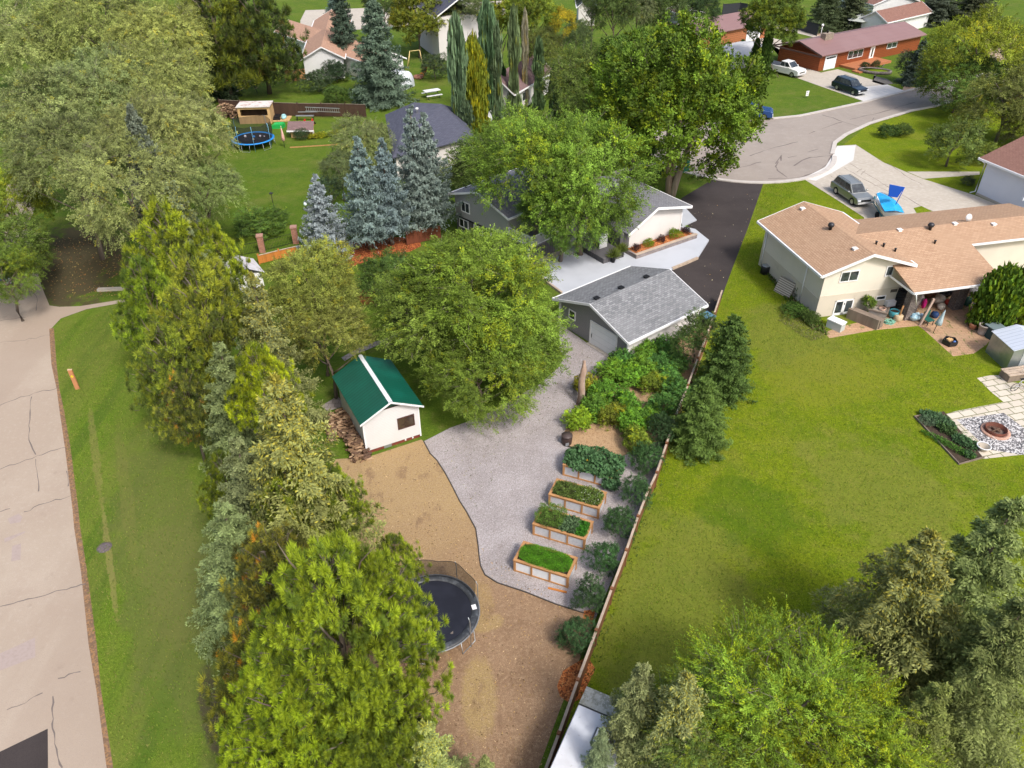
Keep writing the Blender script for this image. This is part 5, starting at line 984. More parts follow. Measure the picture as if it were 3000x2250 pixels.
scatter('grass_blades','',[(158,970),(370,890),(640,1500),(720,2240),(335,2240),(250,1670),(200,1320)],26000,.10,.28,.9,[(.13,.205,.015),(.18,.22,.03),(.09,.165,.01),(.20,.19,.05)])
scatter('fallen_leaves','',[(110,700),(300,690),(400,800),(380,870),(150,880)],900,.13,.7,.1,[(.30,.15,.05),(.14,.08,.04),(.35,.25,.08)],.02)
scatter('fallen_leaves','',[(1000,1380),(1240,1300),(1400,1600),(1700,1800),(1600,2240),(1280,2240),(1100,1600)],1500,.09,.5,.1,[(.50,.36,.20),(.14,.08,.04),(.40,.26,.10)],.02)
scatter('fallen_leaves','',[(1600,1060),(1700,1010),(1820,1080),(1700,1200),(1500,1300),(1400,1500),(1300,1350),(1300,1270)],900,.08,.6,.1,[(.10,.07,.05),(.22,.2,.04),(.07,.1,.02)],.02)
scatter('fallen_leaves','',[(1990,640),(2200,540),(2230,540),(2140,800),(2060,960),(2000,850)],60,.13,.6,.1,[(.45,.40,.25),(.35,.22,.08)],.02)
scatter('weeds','',[(1600,2250),(1965,1295),(1985,1295),(1640,2250)],2600,.16,.3,1.0,[(.09,.15,.02),(.13,.17,.03),(.05,.09,.015)])
scatter('weeds','',[(2240,772),(2392,898),(2400,925),(2425,985),(2370,960),(2300,880),(2228,780)],2600,.22,.4,1.0,[(.07,.13,.02),(.10,.17,.02),(.16,.15,.06)])
scatter('weeds','',[(2290,880),(2380,930),(2420,990),(2370,1000),(2280,940)],1800,.10,.5,.4,[(.20,.18,.08),(.14,.13,.05),(.09,.12,.03)])
# ---------------------------------------------------------------- fences
def board_fence(name,label,tops,h,board,cap,step=.15,post=.11,postm=None,gap=.012,posth=.08,capd=True):
    W=[gp(u,v,h) for u,v in tops]
    t=thing(name,label,'fence',(W[0].x,W[0].y,0)); o=Vector((W[0].x,W[0].y,0))
    for i,(a,b) in enumerate(zip(W[:-1],W[1:])):
        a=Vector((a.x,a.y,0))-o; b=Vector((b.x,b.y,0))-o; L=(b-a).length; yw=math.atan2(b.y-a.y,b.x-a.x); T=Matrix.Translation(a)@Matrix.Rotation(yw,4,'Z')
        m=MB(); n=max(1,int(L/step)); w_=L/n
        for k in range(n): zt=h-.05+random.uniform(-.012,.012); m.box(k*w_+gap/2,(k+1)*w_-gap/2,-.012,.012,.04,zt,T=T)
        m.box(0,L,.013,.05,h-.3,h-.2,T=T); m.box(0,L,.013,.05,.2,.3,T=T); m.build('fence_panel',board,t)
        if capd: m=MB(); m.box(0,L,-.05,.06,h-.035,h,T=T); m.build('top_rail',cap,t)
        m=MB(); m.box(-post/2,post/2,-post/2,post/2,0,h+posth,T=T); m.box(-post/2-.015,post/2+.015,-post/2-.015,post/2+.015,h+posth,h+posth+.03,T=T); m.build('post',postm or board,t)
    return t
board_fence('board_fence','long brown board fence with pale cap rail between brown yard and right lawn',[(1585,2290),(1637,2150),(1693,1993),(1747,1848),(1792,1726),(1835,1613),(1869,1514),(1899,1437),(1924,1386),(1953,1300),(1979,1220),(2015,1130),(2044,1050),(2068,990),(2092,920),(2116,850)],1.05,M_FENCEB,M_FENCECAP)
board_fence('board_fence','dark weathered board fence behind the playhouse lawn',[(640,292),(700,295),(760,298),(800,300),(870,302),(940,303),(1010,304),(1070,306)],1.6,M_DARKF,M_OLDWOOD)
board_fence('board_fence','short cedar board fence under the white annex',[(832,205),(865,205),(899,200)],1.5,M_CEDARW,M_CEDARW)
board_fence('board_fence','orange stained board fence behind the yellowing ash',[(755,748),(815,733),(880,718)],.8,M_ORANGEF,M_FENCECAP)
board_fence('board_fence','red-brown board fence in shade behind the blue spruces',[(1190,680),(1230,672),(1290,660)],1.2,wood('dark_red_board',(.16,.05,.025)),M_OLDWOOD)  # boards in a darker red-brown
board_fence('board_fence','black panel fence at the top beyond the log-sided garage',[(2120,12),(2170,8),(2230,16)],1.8,plain('black_fence_panel',(.035,.037,.045)),BLACK,step=.3)
board_fence('board_fence','black panel fence behind the green strip of the cedar house',[(2255,22),(2330,50),(2400,72)],1.8,MATS['black_fence_panel'],BLACK,step=.3)
board_fence('board_fence','dark grey fence behind the brown-roofed white garage',[(2560,22),(2640,14),(2730,4)],1.8,MATS['black_fence_panel'],BLACK,step=.2)
# iron fence between brick pillars
pil=[(638,768),(655,762),(765,715),(865,700)]
pts=[gp(657,760),gp(770,738),gp(868,712)]
t=thing('iron_fence','thin black iron picket fence strung between brick pillars','fence',tuple(pts[0])); o=pts[0]
for a,b in zip(pts[:-1],pts[1:]):
    a2,b2=a-o,b-o; m=MB(); n=int((b2-a2).length/.13)
    for k in range(1,n): c=a2+(b2-a2)*k/n; m.box(c.x-.008,c.x+.008,c.y-.008,c.y+.008,.05,1.0)
    yw=math.atan2((b2-a2).y,(b2-a2).x); T=Matrix.Translation(a2)@Matrix.Rotation(yw,4,'Z')
    for z in (.12,.95): m.box(0,(b2-a2).length,-.012,.012,z,z+.025,T=T)
    m.build('picket_panel',BLACK,t)
M_BRICK=pm('red_brick',(.42,.17,.11),.9,layers=[('brick',.22,.075,(.50,.21,.13),(.36,.13,.08),(.30,.24,.20),.012,1.0),('n',4,.4,.7,(.22,.08,.05),.4)],bump=.006)
p0=None
for i,(q,lab) in enumerate(((pts[0],'left brick fence pillar, partly hidden by the pine'),(pts[1],'middle brick fence pillar'),(pts[2],'right brick fence pillar beside the smallest blue spruce'))):
    if p0 is None:
        p0=thing('brick_pillar',lab,'pillar',(q.x,q.y,0),.2,'brick fence pillars'); m=MB(); m.box(-.24,.24,-.24,.24,0,1.45); m.build('pillar_shaft',M_BRICK,p0); m=MB(); m.box(-.28,.28,-.28,.28,1.451,1.56); m.build('pillar_cap',plain('brick_cap',(.42,.24,.18)),p0)
    else: dup(p0,(q.x,q.y,0),.2,lab)
# ---------------------------------------------------------------- raised beds
M_CORR=pm('corrugated_steel',(.80,.82,.85),.42,metal=0,layers=[('lines',.08,1,.32,(.36,.39,.43),.85),('n',3,.4,.7,(.5,.52,.54),.3)])
def garden_bed(loc,yaw,label,smooth=False):
    bl,bw,bh=2.768,1.296,.80; t=thing('raised_bed',label,'planter',loc,yaw,'corrugated steel raised beds on the gravel')
    m=MB(); P_=.11
    for x in (0,bl-P_): 
        for y in (0,bw-P_): m.box(x,x+P_,y,y+P_,0,bh-.045)
    for k in (1,2): x=bl*k/3-P_/2; m.box(x,x+P_*.8,0,.09,0,bh-.045); m.box(x,x+P_*.8,bw-.09,bw,0,bh-.045)
    m.box(-.02,bl+.02,-.02,.12,bh-.042,bh); m.box(-.02,bl+.02,bw-.12,bw+.02,bh-.042,bh); m.box(-.02,.12,.12,bw-.12,bh-.042,bh); m.box(bl-.12,bl+.02,.12,bw-.12,bh-.042,bh)
    m.box(P_,bl-P_,.015,.05,.0,.09); m.box(P_,bl-P_,.015,.05,bh-.14,bh-.046); m.build('timber_frame',M_CEDARW,t)
    for k in range(3):
        a=P_ if k==0 else bl*k/3+P_*.32; b=bl*(k+1)/3-P_/2-.003 if k<2 else bl-P_
        for y in (.055,bw-.055): m=MB(); m.box(a,b,y-.006,y+.006,.03,bh-.05); m.build('steel_panel',M_CORR if not smooth else plain('bare_steel_panel',(.74,.77,.80),.4,0),t)
    for x in (.055,bl-.055): m=MB(); m.box(x-.006,x+.006,P_,bw-P_,.03,bh-.05); m.build('steel_panel',M_CORR,t)
    m=MB(); m.box(.065,bl-.065,.065,bw-.065,.05,bh-.12); m.build('soil',M_DARKSOIL,t); return t,bl,bw,bh
bed1=gp(1649,1361,.80); bed3=gp(1560.3,1534.4,.80)
beds=[((bed1.x,bed1.y,0),'farthest raised bed, overrun by broad squash leaves'),((1.863,29.02,0),'second-farthest raised bed with trellis string and flowering greens'),((bed3.x,bed3.y,0),'second-nearest raised bed with two leafy clumps'),((.008,24.597,0),'nearest raised bed filled with fine bright green tops')]
for k,(l,lab) in enumerate(beds): garden_bed(l,-.396,lab,k==3)
def bedplant(k,label,cx,cy,rx,ry,h,n,leaf,asp,col,z0=.66,up=.6,dots=None,mound=.5,name='vegetable_plants'):
    l=beds[k][0]; t=thing(name,label,'plants',l,-.396)
    u=RNG.uniform(-1,1,(n*2,2)); q=(np.abs(u)**3.2).sum(1)<1; u=u[q][:n]; n=len(u)
    lump=.5+.5*np.sin(u[:,0]*7+cx*3)*np.sin(u[:,1]*6+cy*5+1); r=np.sqrt((u**2).sum(1)/2)
    hh=h*(1-mound*r**2)*(.55+.45*lump)*RNG.uniform(.45,1.0,n)
    P=np.stack([cx+u[:,0]*rx,cy+u[:,1]*ry,z0+hh],1); out=np.stack([u[:,0],u[:,1],np.zeros(n)],1)
    A=nrm(out*.5+rdir(n)*.7+np.array([0,0,up])); N=nrm(rdir(n)*.5+np.array([0,0,.8])+out*.4)
    c=colvar(n,.6,1.3)*(.75+.5*lump)[:,None]
    if dots: q=RNG.random(n)<dots[0]; c=np.where(q[:,None],np.array(dots[1])*RNG.uniform(.7,1,(n,1)),c)
    mo('foliage',leafmesh('bed_foliage',P,A,N,leaf*RNG.uniform(.6,1.3,n),leaf*asp*RNG.uniform(.8,1.2,n),c),t,col=col); return t
bedplant(0,'sprawling blue-green squash leaves spilling over the farthest raised bed',1.55,.85,1.62,1.0,.72,3400,.17,.95,(.07,.15,.055),.6,.1,(.004,(-.6,.35,.02)),.5)
bedplant(0,'squash vine hanging down the right end of the farthest bed',2.75,.0,.42,.35,.7,600,.16,.95,(.06,.13,.05),.1,.1)
bedplant(1,'olive green leaf vegetables in the left half of the second-farthest bed',.85,.65,.75,.55,.42,2300,.085,.5,(.10,.15,.03))
bedplant(1,'pale flowering vegetables in the right half of the second-farthest bed',2.0,.65,.72,.58,.5,2600,.075,.55,(.12,.19,.03),.66,.6,(.08,(-.62,.66,.5)))
bedplant(2,'rounded bright herb clump at the left of the second-nearest bed',.70,.72,.74,.74,.85,4600,.07,.4,(.11,.20,.03))
bedplant(2,'blue-green brassica leaves in the middle of the second-nearest bed',1.75,.62,.48,.52,.42,1100,.13,.7,(.09,.15,.065))
bedplant(2,'glossy parsley-green plants at the right end of the second-nearest bed',2.42,.6,.30,.5,.36,1400,.08,.5,(.05,.19,.015))
bedplant(3,'fine feathery carrot tops filling the nearest raised bed',1.384,.66,1.27,.59,.34,12000,.085,.16,(.10,.28,.014),.68,.5,None,.1)
t=thing('plank','short orange plank lying on gravel beside the nearest raised bed','plank',tuple(gp(1633,1730)),yaw_of(gp(1610,1725),gp(1656,1736))); m=MB(); m.box(-.45,.45,-.05,.05,0,.05); m.build('board',M_ORANGEF,t)
# dead stump and barrel
q=gp(1700,1183); t=thing('tree_stump','tall barkless dead tree stump among the garden bushes','stump',tuple(q)); m=MB(); m.tube([(0,0,0),(.04,.02,.8),(.02,.1,1.7),(.12,.1,2.5),(.10,.16,3.1)],[.27,.22,.20,.19,.10],11); m.build('stump_trunk',pm('dead_wood',(.34,.235,.17),.95,layers=[('n',2,.4,.65,(.50,.42,.35),.8,{'s':(1,1,.3),'d':5}),('n',5,.5,.7,(.16,.09,.055),.7,{'s':(1,1,.25)})],bump=.04,bscale=12),t)
q=gp(1660,1298); t=thing('compost_bin','small dark brown compost bin at the gravel edge','bin',tuple(q),.3); m=MB(); m.lathe([(.30,0),(.34,.35),(.33,.5),(.30,.55)],8); m.build('bin_body',plain('dark_brown_plastic',(.055,.035,.03),.5),t); m=MB(); m.lathe([(.35,.551),(.33,.62),(.0,.66)],8); m.build('lid',plain('dark_brown_lid',(.07,.05,.045),.5),t); m=MB(); m.box(-.2,-.0,-.36,-.335,.1,.3); m.build('vent',STEEL,t)
# ---------------------------------------------------------------- trampolines
def netmat():
    m=bpy.data.materials.new('black_netting'); N=NT(m); N.b.inputs['Base Color'].default_value=(.012,.012,.014,1); N.b.inputs['Roughness'].default_value=.9
    tr=N.n('ShaderNodeBsdfTransparent'); ms=N.n('ShaderNodeMixShader'); ms.inputs[0].default_value=.55; N.l(tr.outputs[0],ms.inputs[1]); N.l(N.b.outputs[0],ms.inputs[2]); N.l(ms.outputs[0],N.t.nodes['Material Output'].inputs[0]); return m
M_NET=netmat()
def trampoline(c,R,h,label,ringm,polem,netarc,poles,ph,padw=.32,rim=None):
    t=thing('trampoline',label,'trampoline',(c[0],c[1],0),0,None)
    m=MB(); m.lathe([(0,h-.03),(R-padw,h-.03)],48,sm=False); m.build('jumping_mat',pm('trampoline_mat',(.014,.015,.022),.55,layers=[('n',1.2,.4,.7,(.022,.024,.035),.7),('speck',5,.93,(.3,.25,.2),.5)]),t)
    m=MB(); m.lathe([(R-padw,h-.02),(R-padw+.05,h+.03),(R-.05,h+.03),(R,h-.01),(R,h-.06),(R-padw,h-.05)],48); m.build('safety_pad',ringm,t)
    m=MB(); pr=[]; n=48
    m.tube([((R+.035)*math.cos(2*math.pi*i/n),(R+.035)*math.sin(2*math.pi*i/n),h-.03) for i in range(n+1)],.03,6,caps=False); m.build('frame_ring',rim or plain('grey_frame_steel',(.26,.27,.28),.4,.4),t)
    for a in poles:
        x,y=(R+.08)*math.cos(a),(R+.08)*math.sin(a); m=MB(); m.tube([(x,y,0),(x,y,h+ph*.8),(x*.97,y*.97,h+ph)],.022,6); m.build('net_pole',polem,t)
    for i in range(0,6):
        a=i*math.pi/3+.4; m=MB(); x0,y0,x1,y1=R*math.cos(a-.2),R*math.sin(a-.2),R*math.cos(a+.2),R*math.sin(a+.2); m.tube([(x0,y0,h-.05),(x0*1.03,y0*1.03,.03),(x1*1.03,y1*1.03,.03),(x1,y1,h-.05)],.022,6); m.build('leg',STEEL,t)
    a0,a1=netarc; k=40; V=[];F=[]
    for i in range(k+1):
        a=a0+(a1-a0)*i/k; near=min(abs(((a-p+math.pi)%(2*math.pi))-math.pi) for p in poles); sag=.16*min(1,near/.45)
        for z,r in ((h+.02,R-.12),(h+ph*.5,R-.02),(h+ph-sag,R-.0-sag*.5)): V.append((r*math.cos(a),r*math.sin(a),z))
    for i in range(k): 
        for j in range(2): F.append((i*3+j,(i+1)*3+j,(i+1)*3+j+1,i*3+j+1))
    m=MB(); m.add(V,F,0,True); o=m.build('safety_net',M_NET,t); m=MB(); m.tube([V[i*3+2] for i in range(k+1)],.012,5); m.build('net_hem',BLACK,o); return t
M_PADB=pm('black_vinyl_pad',(.035,.038,.042),.45,spec=.5,layers=[('n',4,.45,.7,(.12,.13,.14),.7,{'d':5})])
R=math.radians
tr1=trampoline((-3.62,21.62),2.07,.85,'large black trampoline on brown soil behind the bright pine',M_PADB,STEEL,(R(20),R(200)),[R(a) for a in (20,62,108,155,200,262,325)],1.15)
m=MB(); m.box(-.1,.1,-.13,.13,.895,.905,T=Matrix.Rotation(.3,4,'Z')); o=m.build('warning_label',W_TRIM,tr1); o.location=(1.86,.2,0)
c2=gp(741,404,.85); tr2=trampoline((c2.x,c2.y),2.28,.85,'round trampoline with bright blue pad on the upper lawn',plain('blue_vinyl_pad',(.02,.27,.72),.45),plain('blue_pole',(.25,.55,.8),.4),(0,R(360)),[R(a) for a in (-22,-72,-115,-160,155,62)],1.9,.28,plain('blue_rim',(.02,.2,.55)))
for x,y,r,c,l in [(.1,.1,.13,(.05,.3,.8),'blue ball lying on the blue trampoline'),(.75,.3,.12,(.7,.65,.75),'white ball on the blue trampoline, right of the blue ball'),(-.9,.2,.15,(.75,.72,.75),'white ball on the blue trampoline, left of the blue ball'),(.25,-.7,.1,(.75,.6,.4),'small cream ball near the front of the blue trampoline'),(1.2,.35,.08,(.7,.65,.75),'rightmost pale ball on the blue trampoline')]:
    m=MB(); m.blob((0,0,r),r,14,10,0); o=m.build('ball',plain('ball_%d'%(x*100),c,.4)); o.location=(c2.x+x,c2.y+y,.83); tag(o,l,'ball')
# ---------------------------------------------------------------- woodpiles
M_LOGS=[wood('log_%d'%i,c) for i,c in enumerate([(.20,.12,.07),(.30,.19,.11),(.12,.07,.045),(.42,.29,.18)])]
def woodpile(label,a,b,width,h,n,yawn=0):
    A=gp(*a);B=gp(*b); L=(B-A).length; t=thing('woodpile',label,'woodpile',tuple((A+B)/2),yaw_of(A,B)); ms=[MB() for _ in range(4)]
    for i in range(n):
        x=random.uniform(-L/2,L/2); y=random.uniform(-width/2,width/2); z=random.uniform(.06,1)*h*(1-.35*abs(2*y/width)**2)*(1-.3*(abs(2*x/L)**4)); a_=random.gauss(math.pi/2,.4); l=random.uniform(.28,.45); r=random.uniform(.05,.095)
        d=Vector((math.cos(a_),math.sin(a_),random.uniform(-.15,.15)))*l/2; c=Vector((x,y,z)); ms[random.choice((0,0,1,1,2,2,3))].tube([c-d,c+d],[r,r*random.uniform(.8,1)],random.choice((3,4,5,6)),sm=False)
    for i,m in enumerate(ms): o=m.build('split_logs',M_LOGS[i],t); o['kind']='stuff'
    return t
woodpile('long heaped firewood pile along the left wall of the white shed',(1062,1352),(1003,1215),.95,.8,420)
woodpile('smaller scattered firewood heap left of the long pile',(985,1290),(962,1222),.55,.4,110)
woodpile('big heap of firewood against the dark fence left of the play shed',(645,335),(700,345),1.8,1.5,300)
# ---------------------------------------------------------------- cars
def car(name,label,cat,px_r,px_f,wb,paint,kind='suv',L=None,Wd=1.82,H=1.68,group=None):
    a=gp(*px_r); b=gp(*px_f); yw=yaw_of(a,b); mid=(a+b)/2; lf=Vector((-math.sin(yw),math.cos(yw),0)); c=mid+lf*(Wd/2-.1)
    t=thing(name,label,cat,(c.x,c.y,0),yw,group); L=L or wb*1.68; w2=Wd/2; xf=wb/2+(L-wb)*.46; xr=-(wb/2+(L-wb)*.54); hw=wb/2; wr=.36
    hood=.98 if kind!='truck' else 1.12; belt=1.0 if kind!='truck' else 1.15
    P=[(xr,.42),(xr-.02,.62),(xr+.03,belt),(xf-1.35,belt),(xf-.25,hood-.08),(xf-.02,hood-.22),(xf,.45),(xf-.08,.32),(hw+wr+.08,.3),(hw+wr-.05,.62),(hw,.76),(hw-wr+.05,.62),(hw-wr-.08,.3),(-hw+wr+.08,.3),(-hw+wr-.05,.62),(-hw,.76),(-hw-wr+.05,.62),(-hw-wr-.08,.3),(xr+.05,.34)]
    def loft(m,secs,mi=0,sm=False):
        n=len(secs[0]); V=[p for s_ in secs for p in s_]; F=[]
        for i in range(len(secs)-1):
            for j in range(n): F.append((i*n+j,i*n+(j+1)%n,(i+1)*n+(j+1)%n,(i+1)*n+j))
        F.append(tuple(range(n-1,-1,-1))); F.append(tuple(range((len(secs)-1)*n,len(secs)*n))); m.add(V,F,mi,sm)
    def sec(y,s,dz): cx=(xf+xr)/2; return [((x-cx)*s+cx,y,.62+(z-.62)*dz) for x,z in P]
    m=MB(); loft(m,[sec(w2,.985,.93),sec(w2-.05,1,1),sec(w2-.35,1.006,1.02),sec(-w2+.35,1.006,1.02),sec(-w2+.05,1,1),sec(-w2,.985,.93)]); 
    if kind=='truck': pass
    body=m.build('body',paint,t,bevel=.03)
    if kind=='suv': g0,g1,r0,r1=xr+.10,xf-1.15,xr+.45,xf-1.95
    elif kind=='truck': g0,g1,r0,r1=-hw*.30,xf-1.25,-hw*.18,xf-2.05
    g=w2-.10; rr=w2-.24; zb_=belt-.02
    m=MB(); V=[(g0,-g,zb_),(g1,-g,zb_),(g1,g,zb_),(g0,g,zb_),(r0,-rr,H),(r1,-rr,H-.03),(r1,rr,H-.03),(r0,rr,H)]; m.add(V,[(4,5,6,7),(0,1,5,4),(1,2,6,5),(2,3,7,6),(3,0,4,7)]); m.build('roof',paint,t,bevel=.05)
    def panel(name,pts,mat,push=.012):
        pts=[Vector(p) for p in pts]; nn=(pts[1]-pts[0]).cross(pts[2]-pts[0]).normalized(); c_=sum(pts,Vector())/len(pts)
        if nn.dot(c_-Vector((c_.x*.6,0,belt)))<0: nn=-nn; pts=pts[::-1]
        q=[p+nn*push for p in pts]; m=MB(); m.add([tuple(p) for p in q],[tuple(range(len(q)))]); return m.build(name,mat,t)
    def lerp(p,q,k): return tuple(p[i]+(q[i]-p[i])*k for i in range(3))
    def quad(V4,u0,u1,v0,v1):
        a_,b_,c_,d_=V4; f=lambda u,v: lerp(lerp(a_,b_,u),lerp(d_,c_,u),v); return [f(u0,v0),f(u1,v0),f(u1,v1),f(u0,v1)]
    for sgn,(i0,i1,i2,i3) in ((-1,(0,1,5,4)),(1,(3,2,6,7))):
        F4=[V[i0],V[i1],V[i2],V[i3]]
        cuts=[(.04,.30),(.33,.60),(.63,.93)] if kind=='suv' else [(.06,.46),(.52,.93)]
        for u0,u1 in cuts: panel('side_window',quad(F4,u0,u1,.16,.88),GLASS)
    panel('windshield',quad([V[1],V[2],V[6],V[5]],.06,.94,.08,.93),GLASS); panel('rear_window',quad([V[0],V[3],V[7],V[4]],.08,.92,.25,.9),GLASS)
    for x in (hw,-hw):
        for s_ in (-1,1):
            T=Matrix.Translation((x,s_*(w2-.13),wr))@Matrix.Rotation(math.pi/2,4,'X')
            m=MB(); m.lathe([(.18,-.11),(wr-.03,-.12),(wr,-.08),(wr,.08),(wr-.03,.12),(.18,.11)],20,T=T); ty=m.build('wheel',plain('tyre',(.018,.018,.018),.8),t)
            m=MB(); m.lathe([(0,-.125),(.06,-.13),(.07,-.105),(.2,-.10),(.22,-.12)],10,T=T,sm=False); m.lathe([(.22,.12),(.2,.10),(.07,.105),(.06,.13),(0,.125)],10,T=T,sm=False); m.build('rim',plain('alloy_rim',(.45,.45,.47),.3,.7),ty)
    for s_ in (-1,1):
        m=MB(); m.box(xf-.10,xf+.012,s_*(w2-.18)-.16,s_*(w2-.18)+.16,.62,.78); m.build('headlight',pm('headlamp_lens',(.75,.77,.8),.1,spec=.8),t,bevel=.02)
        m=MB(); m.box(xr-.03,xr+.05,s_*(w2-.12)-.1,s_*(w2-.12)+.1,.68,.9); m.build('tail_light',plain('red_lens',(.35,.01,.01),.2),t)
        m=MB(); m.blob((g1-.35,s_*(w2+.09),belt+.08),(.09,.12,.09),8,6,0); m.build('mirror',paint,t)
    m=MB(); m.box(xf-.05,xf+.02,-w2+.38,w2-.38,.62,.78); m.build('grille',plain('black_grille',(.02,.02,.022),.4),t)
    m=MB(); m.box(xf-.1,xf+.07,-w2+.06,w2-.06,.38,.55); m.build('bumper',plain('silver_bumper',(.5,.5,.5),.35) if kind!='suv2' else BLACK,t,bevel=.03)
    if kind=='suv':
        for s_ in (-1,1): m=MB(); m.tube([(r0+.1,s_*(rr-.08),H+.0),(r0+.15,s_*(rr-.08),H+.07),(r1-.25,s_*(rr-.08),H+.06),(r1-.2,s_*(rr-.08),H-.02)],.018,6); m.build('roof_rail',DARKMET,t)
    if kind=='truck':
        m=MB(); m.box(xr+.12,g0-.1,-w2+.12,w2-.12,belt+.0,belt+.045); m.build('bed_cover',plain('bed_liner',(.06,.065,.08),.6),t)
    return t
P_WHITE=pm('white_car_paint',(.74,.73,.70),.25,spec=.6); P_NAVY=pm('navy_car_paint',(.008,.018,.035),.2,spec=.7); P_BLUE=pm('blue_car_paint',(.01,.05,.17),.25,spec=.6); P_PEW=pm('pewter_car_paint',(.30,.31,.30),.28,metal=.5,spec=.6)
car('pickup_truck','white crew-cab pickup parked on the concrete beside the brown house','pickup truck',(2257,212),(2317,226.5),3.65,P_WHITE,'truck',L=5.8,Wd=2.0,H=1.85)
car('parked_suv','dark navy sport utility car parked on the front driveway','car',(2448.5,263),(2500,280),2.86,P_NAVY,'suv',L=4.75)
car('parked_suv','silver-grey sport utility car parked beside the covered boat','car',(2452,571.5),(2490,597.5),2.72,P_PEW,'suv',L=4.6,Wd=1.75,H=1.66)
car('pickup_truck','blue pickup half hidden under the big maple','pickup truck',(2150,345),(2232,351),3.6,P_BLUE,'truck',L=5.8,Wd=1.95,H=1.8)
car('parked_car','pale car front peeking out beside the slate roof house','car',(1380,330),(1405,372),2.7,pm('pale_car_paint',(.5,.5,.5),.3),'suv')
car('parked_car','blue car cut off by the left edge on the alley','car',(-52,765),(-24,893),2.7,P_BLUE,'suv')
# boat under a blue cover on a teal trailer
bq=gp(2588,632); bo=thing('motor_boat','small white motor boat under a bright blue tarpaulin','boat',tuple(bq),yaw_of(gp(2640,690),gp(2565,585)))
m=MB(); st=[(-2.2,.85,.75),(-1,.95,.55),(.5,.9,.5),(1.6,.6,.55),(2.4,.08,.95)]; V=[];F=[]
for x,wd_,kz in st: V+=[(x,-wd_,1.25+.12*(x>1)),(x,-wd_*.8,.8+.1*(x>1.5)),(x,0,kz),(x,wd_*.8,.8+.1*(x>1.5)),(x,wd_,1.25+.12*(x>1))]
for i in range(4):
    for j in range(4): F.append((i*5+j,i*5+j+1,(i+1)*5+j+1,(i+1)*5+j))
F.append((4,3,2,1,0)); m.add(V,F,0,True); m.build('hull',pm('white_gelcoat',(.70,.72,.73),.3,spec=.5),bo)
m=MB(); m.add([(-2.2,-.8,1.27),(-1,-.92,1.3),(.5,-.86,1.3),(1.5,-.3,1.38),(2.0,.2,1.4),(-2.2,.85,1.35),(-1,.9,1.5),(.5,.8,1.62),(1.6,.55,1.5),(-2.2,0,1.45),(-1,0,1.75),(.5,0,1.7),(1.7,.25,1.55)],[(0,1,10,9),(1,2,11,10),(2,3,12,11),(9,10,6,5),(10,11,7,6),(11,12,8,7),(3,4,8,12)],0); m.build('tarpaulin',pm('blue_tarp',(.02,.33,.68),.45,layers=[('n',2,.4,.7,(.03,.42,.75),.7),('n',7,.6,.75,(.45,.47,.5),.4)]),bo)
m=MB(); m.tube([(-1.1,-.3,1.4),(-1.2,-.6,3.2)],.04,6); m.add([(-1.2,-.6,3.2),(-1.7,.9,3.6),(-1.4,.6,2.4),(-1.1,-.3,2.2)],[(0,1,2,3)]); o=m.build('folded_bimini',pm('royal_blue_canvas',(.01,.08,.42),.6),bo); md=o.modifiers.new('s','SOLIDIFY'); md.thickness=.05
tl=thing('boat_trailer','teal boat trailer tongue on a jack stand under the boat','trailer',tuple(bq),bo.rotation_euler.z)
m=MB(); m.tube([(-2,-.6,.45),(1.8,-.5,.45),(3.4,0,.45)],.05,6); m.tube([(-2,.6,.45),(1.8,.5,.45),(3.4,0,.45)],.05,6); m.tube([(2.8,-.5,.5),(2.8,.5,.5)],.05,6); m.build('trailer_frame',plain('teal_paint',(.01,.22,.28),.4),tl); m=MB(); m.tube([(3.0,0,.5),(3.0,0,.0)],.035,6); m.build('jack_stand',STEEL,tl)
for s_ in (-1,1): T=Matrix.Translation((-.6,s_*.8,.3))@Matrix.Rotation(math.pi/2,4,'X'); m=MB(); m.lathe([(.1,-.1),(.3,-.09),(.3,.09),(.1,.1)],16,T=T); m.build('wheel',MATS['tyre'],tl)
# travel trailer lower right
ta=gp(1718,2008,2.6); tb=gp(1846,2062,2.6); ty_=yaw_of(ta,tb); t=thing('travel_trailer','white travel trailer roof at the bottom, stained front edge','travel trailer',(ta.x,ta.y,0),ty_)
m=MB(); Lw=(tb-ta).length+.35; m.box(0,Lw,-7.5,0,.5,2.55); m.build('trailer_body',pm('white_fibreglass',(.62,.63,.65),.5),t,bevel=.08)
m=MB(); m.box(.05,Lw-.05,-7.45,-.85,2.552,2.60); m.build('roof_skin',pm('white_roof_membrane',(.60,.61,.64),.6,layers=[('n',1,.42,.7,(.48,.48,.49),.7,{'d':5}),('n',5,.6,.75,(.35,.33,.30),.5)]),t)
m=MB(); m.box(0.02,Lw-.02,-.80,-.02,2.552,2.585); m.build('front_cap',pm('lichen_stained_roof',(.42,.41,.35),.8,layers=[('n',4,.4,.6,(.20,.20,.15),.8,{'d':5}),('n',14,.5,.7,(.6,.6,.56),.5)]),t)
m=MB(); m.box(.02,Lw-.02,-.86,-.80,2.552,2.61); m.build('sealant_seam',pm('dark_sealant',(.05,.05,.045),.9),t)
m=MB(); m.box(.95,1.65,-2.1,-1.4,2.602,2.68); v_=m.build('roof_hatch',plain('grey_hatch_frame',(.12,.12,.12)),t,bevel=.04); m=MB(); m.box(1.02,1.58,-2.03,-1.47,2.681,2.75); m.build('hatch_lid',W_TRIM,v_,bevel=.05)
# ---------------------------------------------------------------- small things
def simple(name,label,cat,px,parts,rot=0,z=0,group=None):
    p=gp(px[0],px[1],z); t=thing(name,label,cat,tuple(p),rot,group)
    for nm,mat,fn in parts: m=MB(); fn(m); m.build(nm,mat,t)
    return t
